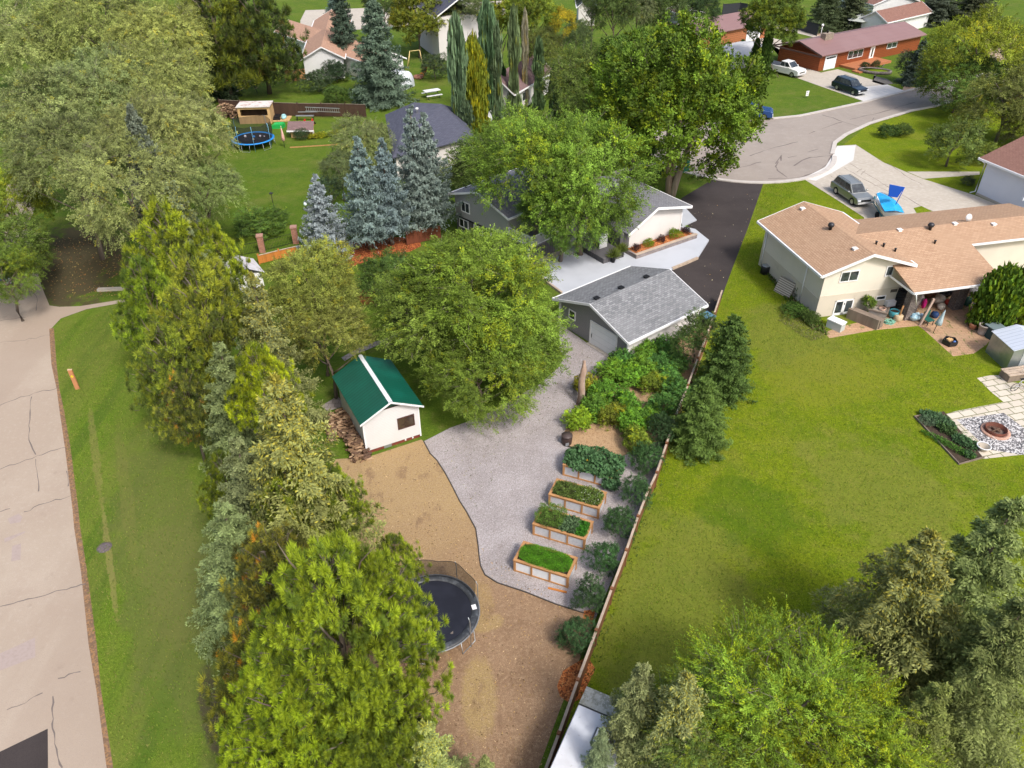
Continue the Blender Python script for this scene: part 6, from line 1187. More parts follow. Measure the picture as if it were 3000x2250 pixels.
# marker post on the verge
simple('marker_post','leaning orange wooden marker post with yellow mark on the alley verge','post',(228,1140),[('post_board',pm('orange_marker_wood',(.50,.22,.10),.8,layers=[('n',3,.4,.7,(.42,.17,.08),.6)]),lambda m:m.box(-.13,.13,-.05,.05,0,1.5)),('yellow_mark',plain('yellow_reflector',(.75,.55,.02)),lambda m:m.add([(0,-.055,.92),(.1,-.055,1.03),(0,-.055,1.14),(-.1,-.055,1.03)],[(0,1,2,3)])),('post_cap',plain('cream_cap',(.6,.42,.25)),lambda m:m.box(-.14,.14,-.06,.06,1.501,1.54))],.1)
simple('manhole_cover','round grey manhole cover set in the verge grass','manhole',(306,1604),[('lid',pm('cast_iron_lid',(.15,.12,.125),.8,layers=[('n',12,.4,.6,(.10,.08,.085),.6)]),lambda m:m.lathe([(.0,.03),(.27,.03),(.31,.02),(.32,.0)],24)),('lid_ring',plain('lid_ring_iron',(.13,.11,.11)),lambda m:m.lathe([(.321,.0),(.36,.0),(.36,.02),(.321,.02)],24))])
simple('concrete_block_row','old grey concrete kerb stone lying in the leaf litter','kerb stone',(330,850),[('stone',M_CONC,lambda m:m.box(-1.1,1.1,-.18,.18,0,.18))],.08)
simple('utility_box','green electrical utility box at the edge of the cul-de-sac','utility box',(2000,502),[('cabinet',plain('utility_green',(.015,.13,.085),.5),lambda m:m.box(-.5,.5,-.4,.4,0,1.15)),('lid',plain('utility_green_lid',(.03,.2,.14),.5),lambda m:m.box(-.53,.53,-.43,.43,1.151,1.22))],.15)
simple('white_post','thin white utility marker post on the corner grass','post',(2039,520),[('post_tube',W_TRIM,lambda m:m.tube([(0,0,0),(0,0,.85)],.07,8)),('post_cap',plain('grey_cap',(.3,.3,.3)),lambda m:m.lathe([(.08,.851),(.08,.9),(0,.93)],8))])
simple('lawn_sign','small white sign on stakes in the front lawn','sign',(2363,287),[('sign_board',W_TRIM,lambda m:m.box(-.2,.2,-.015,.015,.25,.9)),('stake',DARKMET,lambda m:m.box(-.02,.02,.016,.03,0,.5)),('printed_bars',plain('sign_print',(.1,.1,.11)),lambda m:(m.box(-.1,.02,-.02,-.016,.70,.78),m.box(-.1,.12,-.02,-.016,.45,.5)))],.2)
simple('leaning_pole','long thin pole leaning by the white pickup','pole',(2281,228),[('pole_shaft',M_OLDWOOD,lambda m:m.tube([(0,0,0),(-1.0,.4,1.2),(-1.7,.8,2.6)],.05,6))])
simple('bird_feeder_pole','thin dark pole feeder standing on the upper lawn','feeder',(803,612),[('pole_shaft',DARKMET,lambda m:m.tube([(0,0,0),(0,0,1.7)],.03,6)),('feeder_tray',DARKMET,lambda m:m.box(-.15,.15,-.15,.15,1.5,1.56))])
simple('garden_globe','white garden globe beside the smallest blue spruce','ornament',(898,620),[('globe',pm('white_globe',(.7,.8,.85),.2),lambda m:m.blob((0,0,.75),.16,12,9,0)),('stand',DARKMET,lambda m:m.tube([(0,0,0),(0,0,.6)],.03,6))])
simple('parasol','closed pink parasol on the upper lawn beside the blue trampoline','parasol',(834,432),[('pole_shaft',DARKMET,lambda m:m.tube([(0,0,0),(0,0,1.0)],.03,6)),('canopy',pm('pink_canvas',(.62,.30,.27),.8,layers=[('lines',.08,0,.4,(.72,.55,.45),.7)]),lambda m:m.lathe([(.05,.75),(.2,.8),(.17,1.2),(.09,1.9),(.02,2.25)],12)),('finial',plain('cream_finial',(.6,.5,.35)),lambda m:m.lathe([(.03,2.25),(.06,2.35),(0,2.45)],8))])
simple('sandbox','green turtle-shaped sandbox lid on the lawn','sandbox',(817,373),[('sandbox_shell',plain('toy_green',(.02,.33,.07),.4),lambda m:m.prism([(-.75,-.5),(.45,-.6),(.8,.1),(.5,.6),(-.4,.55)],0,.45)),('sandbox_seat',plain('toy_green_light',(.04,.45,.12),.4),lambda m:m.box(-.45,.5,-.25,.3,.452,.5))],.2)
simple('toy_car','red ride-on toy beside the fence, left of two','toy',(900,366),[('toy_body',plain('toy_red',(.6,.03,.02),.4),lambda m:(m.box(-.3,.25,-.2,.2,0,.3),m.box(-.3,-.15,-.2,.2,.3,.65)))],0,group='red toys')
simple('toy_car','red ride-on toy beside the fence, right of two','toy',(913,366),[('toy_body',plain('toy_red',(.6,.03,.02),.4),lambda m:(m.box(-.2,.3,-.2,.2,0,.35),m.box(.1,.25,-.2,.2,.35,.7)))],0,group='red toys')
t=simple('playhouse','little playhouse with brown shingle roof and white trim on the upper lawn','playhouse',(888,398),[('wall',M_PLY,lambda m:m.box(-1.2,1.2,-.7,.7,0,1.0)),('roof',M_SHP,lambda m:(m.add([(-1.5,-1.0,.95),(1.5,-1.0,.95),(1.5,.15,1.65),(-1.5,.15,1.65),(1.5,1.1,1.0),(-1.5,1.1,1.0)],[(0,1,2,3),(3,2,4,5)]))),('fascia',W_TRIM,lambda m:(m.box(-1.55,1.55,-1.08,-1.01,.8,.95),m.box(1.35,1.5,-.9,-.75,0,.8)))],.02)
simple('small_bench','small blue and white bench left of the playhouse','bench',(857,389),[('seat',plain('pale_blue',(.35,.45,.5)),lambda m:m.box(-.4,.4,-.2,.2,.3,.4)),('leg',W_TRIM,lambda m:(m.box(-.38,-.3,-.18,.18,0,.3)))])
pf=thing('play_shed','plywood play shed with white roof and open front window','shed',tuple(gp(755,355)),.06)
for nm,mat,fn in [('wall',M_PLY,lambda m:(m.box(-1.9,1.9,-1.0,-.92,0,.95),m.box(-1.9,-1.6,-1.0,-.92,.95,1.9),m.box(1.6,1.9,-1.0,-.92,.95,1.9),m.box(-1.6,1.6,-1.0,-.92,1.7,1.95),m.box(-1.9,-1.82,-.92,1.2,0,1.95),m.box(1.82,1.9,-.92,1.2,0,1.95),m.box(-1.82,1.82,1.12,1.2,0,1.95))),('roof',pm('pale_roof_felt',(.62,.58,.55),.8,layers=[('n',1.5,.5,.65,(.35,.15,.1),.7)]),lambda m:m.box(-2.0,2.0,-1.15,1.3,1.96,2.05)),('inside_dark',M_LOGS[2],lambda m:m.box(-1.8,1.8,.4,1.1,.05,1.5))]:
    m=MB(); fn(m); m.build(nm,mat,pf)
simple('kiddie_pool','blue plastic paddling pool stored in the play shed window','paddling pool',(737,343),[('pool_ring',plain('pool_blue',(.05,.42,.75),.4),lambda m:m.lathe([(.35,.9),(.7,1.0),(.78,1.15),(.7,1.25),(.4,1.2)],18))])
simple('storage_pallet','low timber platform stacked with black mats and plastic bags beside the play shed','platform',(815,350),[('timber_base',M_PLY,lambda m:m.box(-1.4,1.5,-.9,1.0,0,.12)),('black_mats',BLACK,lambda m:(m.box(-1.2,.2,-.3,.9,.121,.4),m.box(-1.0,.4,-.7,-.35,.121,.3))),('plastic_bags',plain('teal_plastic',(.3,.55,.58),.4),lambda m:(m.blob((.75,.0,.28),(.35,.45,.2)),m.blob((.6,.6,.28),(.3,.3,.2))))],.04)
t=thing('ladder','long aluminium ladder hung along the dark fence','ladder',tuple(gp(946,318,1.2)),yaw_of(gp(898,308,1.2),gp(998,312,1.2))); m=MB(); L_=(gp(898,308,1.2)-gp(998,312,1.2)).length
m.box(-L_/2,L_/2,-.2,-.15,.1,.18); m.box(-L_/2,L_/2,-.2,-.15,-.35,-.27); m.build('rail',STEEL,t); m=MB()
for k in range(16): x=-L_/2+.15+k*(L_-.3)/15; m.box(x-.02,x+.02,-.19,-.16,-.27,.1)
m.build('rungs',STEEL,t)
simple('garden_bench','low grey metal bench in front of the dark fence','bench',(895,352),[('seat',STEEL,lambda m:m.box(-1.1,1.1,-.2,.2,.5,.56)),('leg',DARKMET,lambda m:m.box(-1.0,-.95,-.18,.18,0,.5)),('leg',DARKMET,lambda m:m.box(.95,1.0,-.18,.18,0,.5)),('back_bar',STEEL,lambda m:m.box(-.9,1.5,.5,.56,.8,.88))])
simple('slide','yellow slide under the dark pines','slide',(725,275),[('slide_chute',plain('slide_yellow',(.75,.55,.02),.4),lambda m:(m.add([(-1.4,-.2,.4),(-.5,-.2,.7),(.6,-.2,1.5),(.9,-.2,1.9),(.9,.2,1.9),(.6,.2,1.5),(-.5,.2,.7),(-1.4,.2,.4)],[(0,1,6,7),(1,2,5,6),(2,3,4,5)]))),('ladder_frame',DARKMET,lambda m:(m.tube([(.9,-.2,1.9),(1.3,-.2,0)],.03,5),m.tube([(.9,.2,1.9),(1.3,.2,0)],.03,5)))],.3)
simple('flower_urn','small pale stone lying on the lawn right of the playhouse','stone',(972,392),[('stone_body',plain('pink_stone',(.55,.38,.33)),lambda m:m.blob((0,0,.15),(.5,.3,.2)))])
simple('garden_edging','thin timber edging along the playhouse flower bed','edging',(935,428),[('edge_board',M_CEDARW,lambda m:m.box(-3.2,3.2,-.04,.04,0,.1))],.16)
# far garden
m=MB(); q=gp(1160,255); t=thing('quonset_shed','small white arched metal shed behind the tall spruce','shed',tuple(q),-.5); n=10; V=[];F=[]
for x in (-2.0,2.0):
    for i in range(n+1): a=math.pi*i/n; V.append((x,1.7*math.cos(a),2.3*math.sin(a)))
for i in range(n): F.append((i,i+1,n+2+i,n+1+i))
F+= [tuple(range(n,-1,-1)),tuple(range(n+1,2*n+2))]; m.add(V,F,0,True); m.build('arched_shell',pm('white_sheet_metal',(.68,.72,.76),.4,spec=.5,layers=[('lines',.3,0,.1,(.5,.55,.6),.6)]),t)
simple('swing_frame','yellow timber a-frame swing on the far lawn','swing',(1208,198),[('frame_legs',plain('yellow_timber',(.62,.48,.2)),lambda m:(m.tube([(-.7,-.6,0),(-.2,0,2.3)],.06,5),m.tube([(-.6,.6,0),(-.2,0,2.3)],.06,5))),('frame_beam',plain('yellow_timber',(.62,.48,.2)),lambda m:m.tube([(-.2,0,2.3),(1.2,.6,2.3)],.06,5)),('swing_legs',plain('yellow_timber',(.62,.48,.2)),lambda m:(m.tube([(1.6,.3,0),(1.2,.6,2.3)],.06,5)))])
simple('adirondack_chair','orange garden chair by the far fire ring','chair',(1240,222),[('seat',M_ORANGEF,lambda m:m.box(-.35,.35,-.35,.3,.3,.38)),('backrest',M_ORANGEF,lambda m:m.add([(-.35,.3,.3),(.35,.3,.3),(.35,.6,1.1),(-.35,.6,1.1)],[(0,1,2,3),(3,2,1,0)])),('leg',M_ORANGEF,lambda m:m.box(-.35,-.28,-.35,-.28,0,.3)),('leg',M_ORANGEF,lambda m:m.box(.28,.35,-.35,-.28,0,.3))],-.5)
simple('fire_ring','round brick fire ring on the far lawn','fire pit',(1226,229),[('brick_ring',M_BRICK,lambda m:m.lathe([(.7,0),(.7,.35),(.5,.35),(.5,.05)],16)),('ash_bed',BLACK,lambda m:m.lathe([(0,.1),(.499,.1)],16))])
simple('black_bin','small black box standing on the far lawn','bin',(1193,232),[('bin_body',BLACK,lambda m:m.box(-.35,.35,-.3,.3,0,.9)),('lid',plain('bin_lid',(.04,.04,.045)),lambda m:m.box(-.38,.38,-.33,.33,.901,.96))])
simple('picnic_table','white picnic table on the far patio','picnic table',(1266,286),[('tabletop',W_TRIM,lambda m:m.box(-1.1,1.1,-.45,.45,.9,.98)),('bench_seat',W_TRIM,lambda m:m.box(-1.1,1.1,-1.0,-.72,.45,.52)),('bench_seat',W_TRIM,lambda m:m.box(-1.1,1.1,.72,1.0,.45,.52)),('leg',DARKMET,lambda m:(m.tube([(-.8,-.85,0),(-.8,.4,.9)],.05,5))),('leg',DARKMET,lambda m:(m.tube([(.8,-.85,0),(.8,.4,.9)],.05,5)))],.5)
simple('stored_boat','covered boat and lumber stored in front of the pale grey shed','boat',(2010,62),[('hull',W_TRIM,lambda m:(m.add([(-2.5,-.9,1.3),(2,-.9,1.3),(3,0,1.4),(2,.9,1.3),(-2.5,.9,1.3),(-2.5,-.5,.5),(2,-.5,.5),(2,.5,.5),(-2.5,.5,.5)],[(0,1,2,3,4),(0,5,6,1),(1,6,2),(2,7,3),(6,7,2),(3,7,8,4),(0,4,8,5)]))),('windscreen',GLASS,lambda m:m.box(-1,1,-.6,.6,1.31,1.7))],.3)
t=simple('gazebo','pale hexagon-roofed gazebo behind the brown house','gazebo',(2512,92),[('roof',pm('pale_green_canvas',(.40,.42,.38),.7),lambda m:m.lathe([(2.4,1.9),(2.0,2.05),(0,2.9)],6,sm=False)),],.3)
for a in range(6): m=MB(); m.tube([(2.1*math.cos(a*1.047),2.1*math.sin(a*1.047),0),(2.1*math.cos(a*1.047),2.1*math.sin(a*1.047),1.95)],.07,6); m.build('pole',DARKMET,t)
simple('stone_bed','curved stone-edged bed with clipped bushes before the cedar house','planter',(2562,212),[('stone_edge',M_STONE,lambda m:(m.lathe([(1.9,0),(1.9,.4),(1.65,.4),(1.65,0)],14,T=Matrix.Diagonal((1.2,.7,1,1))))),('bed_soil',M_GRR,lambda m:m.lathe([(0,.3),(1.64,.28)],14,T=Matrix.Diagonal((1.2,.7,1,1))))],-.4)
# bin by the fence end, planter pots, white-wall shrubs
simple('wheeled_bin','dark wheeled bin with blue lid between driveway and fence','bin',(2066,962),[('bin_body',BLACK,lambda m:m.box(-.4,.4,-.4,.4,0,1.0)),('lid',plain('blue_lid',(.10,.22,.32),.4),lambda m:m.box(-.42,.42,-.44,.42,1.001,1.1)),('handle',BLACK,lambda m:m.box(-.35,.35,.43,.5,.95,1.0))],.6)
for i,(u,v,lab) in enumerate([(1796,768,'left black pot with a spiky palm on the patio'),(1820,752,'right black pot with a spiky palm on the patio')]):
    t=simple('potted_palm',lab,'potted plant',(u,v),[('pot',BLACK,lambda m:m.lathe([(.15,0),(.2,.5),(.22,.52),(.17,.5)],14))],0,.15,'potted palms'); n=420; a=RNG.uniform(0,6.28,n); el=RNG.uniform(.3,1.4,n); A=np.stack([np.cos(a)*np.cos(el),np.sin(a)*np.cos(el),np.sin(el)],1); P=np.zeros((n,3)); P[:,2]=.5; P+=A*RNG.uniform(.0,.45,(n,1)); mo('fronds',leafmesh('palm_fronds',P,A+RNG.normal(0,.2,(n,3))+np.array([0,0,-.2]),rdir(n),RNG.uniform(.3,.6,n),.035,colvar(n)),t,col=(.13,.17,.03))
bd,X0,X1,Y0=BED; cw,sw=math.cos(wy),math.sin(wy)
for i,(k,g,lab) in enumerate([(.09,0,'leftmost purple-leaved bush in the bark planter'),(.30,1,'left golden-green bush in the bark planter'),(.50,0,'middle purple-leaved bush in the bark planter'),(.70,1,'right, larger golden-green bush in the bark planter'),(.92,0,'rightmost purple-leaved bush in the bark planter')]):
    x=X0+(X1-X0)*k; y=(Y0+.1)*.45-.05; p=Vector((wa.x+cw*x-sw*y,wa.y+sw*x+cw*y,.45)); t=thing('planter_bush',lab,'bush',tuple(p),i,'bushes in the bark planter'); r=.42 if g else .34; 
    if k==.70: r=.52
    mo('foliage',CM['shrub'][i%2],t,loc=(0,0,r*.7),sc=(r,r,r*.85),col=(.16,.24,.01) if g else (.045,.022,.028)); mo('stem',TR['broad'][0],t,sc=(r,)*3)
q=gp(1758,652,0); t=thing('wooden_chair','orange timber bar chair on the shaded porch under the elm','chair',(q.x,q.y,.15),.3); m=MB()
for x in (-.2,.2):
    for y in (-.2,.2): m.box(x-.03,x+.03,y-.03,y+.03,0,.9)
m.box(-.2,.2,-.23,-.2,.2,.26); m.build('chair_frame',M_ORANGEF,t); m=MB(); m.box(-.25,.25,-.25,.25,.9,.95); m.build('seat',M_ORANGEF,t)
# white playhouse tarp behind the orange fence
simple('white_shed','pale shed roof glimpsed between pines by the orange fence','shed',(720,830),[('roof',pm('white_weathered_roof',(.60,.58,.60),.6,layers=[('n',2,.45,.65,(.42,.38,.34),.6)]),lambda m:(m.add([(-1.4,-1.3,1.2),(1.4,-1.3,1.2),(1.4,0,1.9),(-1.4,0,1.9),(1.4,1.3,1.2),(-1.4,1.3,1.2)],[(0,1,2,3),(3,2,4,5)]))),('wall',W_TRIM,lambda m:m.box(-1.2,1.2,-1.1,1.1,0,1.2))],-1.0)
# ---------------------------------------------------------------- beige house yard
simple('air_conditioner','round grey air conditioner against the beige side wall','air conditioner',(2240,800),[('casing',DARKMET,lambda m:m.lathe([(.36,0),(.36,.62),(.33,.68)],18)),('fan_grille',STEEL,lambda m:m.lathe([(0,.70),(.30,.69),(.34,.66)],18))])
simple('lattice_panel','weathered white slatted panel leaning on the beige side wall','pallet',(2292,862),[('slats',pm('old_white_slats',(.50,.45,.38),.8,layers=[('lines',.16,1,.35,(.16,.13,.10),1.0)]),lambda m:m.add([(-.75,-.15,0),(.75,-.15,0),(.75,.3,1.15),(-.75,.3,1.15),(-.75,-.1,0),(.75,-.1,0),(.75,.35,1.15),(-.75,.35,1.15)],[(0,1,2,3),(7,6,5,4),(3,2,6,7),(0,3,7,4),(1,5,6,2)]))],H0[1]-1.25)
simple('storage_box','white deck storage box beside the glass patio doors','box',(2446,962),[('box_body',pm('pale_grey_box',(.42,.45,.43),.7),lambda m:m.box(-.55,.55,-.3,.3,0,.6)),('lid',W_TRIM,lambda m:m.box(-.58,.58,-.33,.33,.601,.68))],H0[1]-1.1)
simple('window_well','grey timber retaining wall beside the glass patio doors','retaining wall',(2524,948),[('timber_wall',M_OLDWOOD,lambda m:m.box(-1.15,1.15,-.12,.12,0,.8)),('timber_step',M_OLDWOOD,lambda m:m.box(-1.0,1.2,.13,.7,0,.65))],H0[1]-1.05)
simple('planter_crate','old wooden planter crate holding a broken pot','planter',(2567,932),[('crate_body',pm('grey_crate',(.33,.29,.25),.9,layers=[('n',3,.4,.7,(.2,.17,.14),.6)]),lambda m:m.box(-.6,.6,-.45,.45,0,.75)),('crate_rim',M_OLDWOOD,lambda m:(m.box(-.66,.66,-.5,-.38,.751,.82),m.box(-.66,.66,.38,.5,.751,.82),m.box(-.66,-.54,-.38,.38,.751,.82),m.box(.54,.66,-.38,.38,.751,.82))),('broken_pot',plain('terracotta_pink',(.5,.33,.25)),lambda m:m.lathe([(.2,.78),(.26,.9),(.2,.9)],12,cx=.2))],H0[1]-.75)
simple('hanging_flowers','basket of yellow and white flowers on the retaining wall','flowers',(2531,905),[('flower_mass',pm('yellow_flowers',(.55,.42,.04),.8,layers=[('speck',14,.5,(.7,.68,.6),.9),('n',8,.5,.6,(.08,.15,.02),.9)]),lambda m:m.blob((0,0,1.0),(.26,.2,.2),12,9,.3)),('basket',M_OLDWOOD,lambda m:m.lathe([(.12,.62),(.2,.85),(.16,.85)],10))])
shrub((2548,885),18,.7,'green potted plant on the crate by the small lower window',(.09,.16,.02),'hedge',name='potted_plant',cat='plant',z=.75)
simple('blue_planter','large turquoise glazed pot by the stone pillar','pot',(2615,930),[('pot',pm('turquoise_glaze',(.05,.26,.30),.25,spec=.6),lambda m:m.lathe([(.2,0),(.36,.25),(.38,.5),(.32,.6),(.28,.55),(.28,.2)],18)),('soil',M_DARKSOIL,lambda m:m.lathe([(0,.5),(.279,.5)],18))])
simple('garden_hose','tangled pale green garden hose on the pavers','hose',(2604,946),[('hose_coils',plain('mint_hose',(.22,.50,.38),.5),lambda m:[m.tube([((.22+.14*math.sin(i*1.7+k))*math.cos(i*.5+k*2)*1.3,(.22+.12*math.cos(i*1.3+k))*math.sin(i*.5+k*2),.03+.05*k+.03*math.sin(i)) for i in range(26)],.022,5) for k in range(4)])])
simple('cement_pot','round tan cement pot with a wooden pole','pot',(2629,938),[('pot',plain('tan_cement',(.52,.40,.25)),lambda m:m.lathe([(.26,0),(.31,.1),(.31,.42),(.28,.45),(0,.44)],16)),('pole_shaft',M_CEDARW,lambda m:m.tube([(.05,0,.44),(.15,.1,1.15)],.06,7))])
simple('white_crate','white wire crate stacked by the lower window','crate',(2600,905),[('crate_body',W_TRIM,lambda m:m.box(-.35,.35,-.25,.25,.35,.75)),('crate_base',DARKMET,lambda m:m.box(-.4,.4,-.3,.3,0,.34))],H0[1])
def tyre(px,zs,labs,r=.42):
    for z,lab in zip(zs,labs): 
        q=gp(*px); m=MB(); m.lathe([(.2,0),(.2,.04),(r-.04,0),(r,.05),(r,.18),(r-.04,.23),(.2,.2),(.2,0)],20); o=m.build('car_tyre',plain('old_tyre_rubber',(.02,.02,.02),.7)); o.location=(q.x+random.uniform(-.04,.04),q.y,z); tag(o,lab,'tyre','tyres stacked under the covered patio')
tyre((2630,900),[0,.24,.48,.72,.96,1.2],['bottom tyre of the stack at the covered patio corner','second tyre from the bottom of the patio stack','third tyre from the bottom of the patio stack','third tyre from the top of the patio stack','second tyre from the top of the patio stack','topmost tyre of the stack at the covered patio corner'])
def bag(px,r,h,mat,label,name='bag',cat='bag',z=0): 
    return simple(name,label,cat,px,[(name+'_body',mat,lambda m:m.blob((0,0,h/2),(r,r*.8,h/2),12,9,.18))],random.random()*3,z)
bag((2660,905),.42,.75,plain('black_bag',(.02,.02,.022),.35),'black rubbish bag behind the first stone pillar')
bag((2682,905),.42,1.6,pm('patterned_cloth',(.50,.42,.40),.8,layers=[('speck',9,.5,(.18,.14,.15),.7),('n',6,.5,.7,(.62,.56,.53),.6)]),'tall heap of patterned cloth bags right of the first stone pillar')
bag((2678,938),.42,.6,pm('blue_plastic_bag',(.28,.50,.62),.3,layers=[('n',5,.4,.6,(.65,.78,.82),.8)]),'pale blue plastic rubbish bag on the pavers')
bag((2697,935),.26,.45,pm('light_blue_bag',(.45,.60,.78),.3),'smaller light blue bag beside the timber post')
bag((2703,903),.2,.8,pm('magenta_cloth',(.50,.01,.16),.7),'magenta cloth hanging beside the downspout',z=.4)
bag((2735,930),.3,.5,plain('navy_bag',(.02,.05,.14),.4),'navy bag by the green garden chair')
bag((2745,890),.5,.8,pm('beige_sacks',(.50,.42,.33),.8,layers=[('n',3,.45,.6,(.25,.18,.13),.7)]),'beige sacks heaped in the middle of the covered patio')
bag((2755,905),.35,.45,pm('cream_sack',(.60,.54,.45),.8),'cream sack at the patio edge in front of the heap')
bag((2775,893),.28,.45,plain('red_plastic',(.42,.05,.03),.5),'red plastic box among the patio clutter')
bag((2765,865),.8,1.1,pm('dark_clutter',(.03,.03,.035),.5,layers=[('n',3,.5,.6,(.25,.25,.27),.7)]),'dark covered barbecue and clutter at the back of the patio')
bag((2722,870),.6,1.0,pm('brown_clutter',(.20,.09,.05),.8,layers=[('n',3,.5,.6,(.08,.05,.04),.8)]),'brown wicker clutter behind the patterned bags')
bag((2830,895),.35,.7,pm('dark_green_coil',(.03,.12,.08),.6,layers=[('n',6,.5,.6,(.12,.2,.15),.7)]),'coiled dark green hose by the second pillar')
bag((2845,870),.4,.9,pm('grey_clutter',(.25,.25,.26),.6,layers=[('n',4,.5,.6,(.05,.05,.05),.8)]),'grey covered stack between the pillars')
simple('white_barrel','tall white plastic barrel next to the cedar hedge','barrel',(2862,908),[('barrel_body',W_TRIM,lambda m:m.lathe([(.38,0),(.42,.1),(.42,.85),(.38,.95),(.3,1.0),(0,1.0)],18)),('lid',plain('grey_barrel_lid',(.3,.3,.32)),lambda m:m.lathe([(.3,1.001),(.28,1.08),(0,1.1)],14))])
simple('timber_post','leaning square timber post at the corner of the covered patio','post',(2694,953),[('post_shaft',pm('pale_post',(.45,.33,.27),.8),lambda m:m.add([(-.07,-.07,0),(.07,-.07,0),(.07,.07,0),(-.07,.07,0),(.33,.03,2.1),(.47,.03,2.1),(.47,.17,2.1),(.33,.17,2.1)],[(0,3,2,1),(4,5,6,7),(0,1,5,4),(1,2,6,5),(2,3,7,6),(3,0,4,7)]))])
simple('garden_chair','green plastic garden chair beside the timber post','chair',(2715,950),[('seat',plain('dark_green_plastic',(.02,.11,.09),.5),lambda m:m.box(-.3,.3,-.28,.28,.38,.43)),('backrest',MATS['dark_green_plastic'],lambda m:m.box(-.3,.3,.25,.31,.43,.95)),('leg',DARKMET,lambda m:m.box(-.28,-.24,-.26,-.22,0,.38)),('leg',DARKMET,lambda m:m.box(.24,.28,-.26,-.22,0,.38)),('leg',DARKMET,lambda m:m.box(-.28,-.24,.22,.26,0,.38)),('leg',DARKMET,lambda m:m.box(.24,.28,.22,.26,0,.38))],.4)
simple('parasol','closed blue-grey striped parasol on the tan paver patio','parasol',(2733,977),[('pole_shaft',DARKMET,lambda m:m.tube([(0,0,0),(.12,.05,1.0)],.025,6)),('canopy',pm('grey_blue_canvas',(.30,.40,.43),.7,layers=[('lines',.09,0,.4,(.55,.62,.62),.8)]),lambda m:m.lathe([(.03,.7),(.24,.75),(.2,1.0),(.1,1.5),(.02,1.9)],12,T=Matrix.Translation((.05,.02,0))@Matrix.Rotation(.12,4,'Y')))])
simple('fire_basket','pentagonal metal fire basket holding split kindling','fire pit',(2780,1008),[('basket_frame',DARKMET,lambda m:(m.lathe([(.45,.0),(.5,.15),(.5,.38),(.46,.38),(.42,.12)],5,sm=False))),('ash_bed',M_LOGS[2],lambda m:m.lathe([(0,.2),(.43,.18)],5)),('kindling',M_PLY,lambda m:(m.box(-.15,.25,-.05,.15,.25,.35),m.box(-.2,.1,.05,.2,.3,.4))),('blue_tin',plain('blue_tin',(.1,.2,.5),.4),lambda m:m.blob((.1,-.25,.28),.1,10,7,0))],.5)
simple('round_planter','grey ribbed cement planter beside the metal shed','planter',(2876,978),[('pot',pm('ribbed_cement',(.36,.31,.27),.9),lambda m:m.lathe([(.28,0),(.33,.08),(.30,.15),(.36,.65),(.40,.68),(.40,.75),(.32,.75),(.30,.6)],18)),('soil',M_DARKSOIL,lambda m:m.lathe([(0,.65),(.30,.65)],18))])
simple('terracotta_pot','orange terracotta pot under the blue tray','pot',(2849,962),[('pot',plain('terracotta',(.45,.19,.10)),lambda m:m.lathe([(.2,0),(.3,.3),(.27,.42),(.2,.4)],14))])
simple('wheelbarrow_tray','grey-blue wheelbarrow tray tipped beside the cedar hedge','wheelbarrow',(2862,948),[('tray',plain('blue_grey_steel',(.20,.28,.32),.4,.3),lambda m:m.lathe([(.1,.3),(.5,.55),(.52,.58),(.12,.34)],6,sm=False)),('wheel',BLACK,lambda m:m.blob((.4,.2,.18),(.05,.18,.18),10,8,0))])
simple('compost_box','dark teal square storage bin left of the metal shed','bin',(2905,985),[('bin_body',plain('dark_teal_plastic',(.02,.06,.065),.5),lambda m:m.box(-.5,.5,-.4,.4,0,.8)),('lid',plain('grey_teal_lid',(.16,.21,.22),.5),lambda m:m.box(-.53,.53,-.43,.43,.801,.86))],.25)
# metal shed
ma=gp(2886,1030); mb=gp(2946,1086); myw=yaw_of(ma,mb); t=thing('metal_shed','galvanised metal garden shed with corrugated pale roof','shed',(ma.x,ma.y,0),myw); Lm=(mb-ma).length
m=MB(); hm=1.6; m.box(0,Lm,0,3.0,0,hm); m.add([(Lm,0,hm),(Lm,3.0,hm),(Lm,1.5,hm+.35)],[(0,1,2)]); m.add([(0,0,hm),(0,1.5,hm+.35),(0,3,hm)],[(0,1,2)]); m.build('wall',pm('galvanised_wall',(.42,.47,.48),.35,metal=.75,layers=[('n',.6,.35,.65,(.24,.30,.30),.8,{'d':4}),('lines',.6,0,.04,(.3,.34,.35),.5)]),t)
m=MB(); m.add([(-.08,-.1,hm+.0),(Lm+.08,-.1,hm+.0),(Lm+.08,1.5,hm+.42),(-.08,1.5,hm+.42),(Lm+.08,3.1,hm),(-.08,3.1,hm)],[(0,1,2,3),(3,2,4,5)]); o=m.build('roof',pm('pale_ribbed_roof',(.66,.70,.76),.4,metal=.3,layers=[('lines',.32,0,.10,(.38,.42,.48),.8)]),t); md=o.modifiers.new('s','SOLIDIFY'); md.thickness=.04
m=MB(); m.box(Lm+.003,Lm+.03,.7,2.3,.05,hm-.1); m.build('door',pm('pale_metal_door',(.5,.54,.55),.4,metal=.4),t)
simple('lumber_pile','stack of old boards and a timber box beside the metal shed','lumber',(2970,1106),[('box_body',M_OLDWOOD,lambda m:m.box(-.8,1.6,-.4,.4,0,.5)),('boards',M_FENCECAP,lambda m:[m.box(-.9,1.8,-.45+.22*k,-.28+.22*k,.51+.02*(k%2),.56+.02*(k%2)) for k in range(4)]),('stake',W_TRIM,lambda m:m.tube([(.1,-.3,.5),(.1,-.3,1.5)],.02,5))],.2)
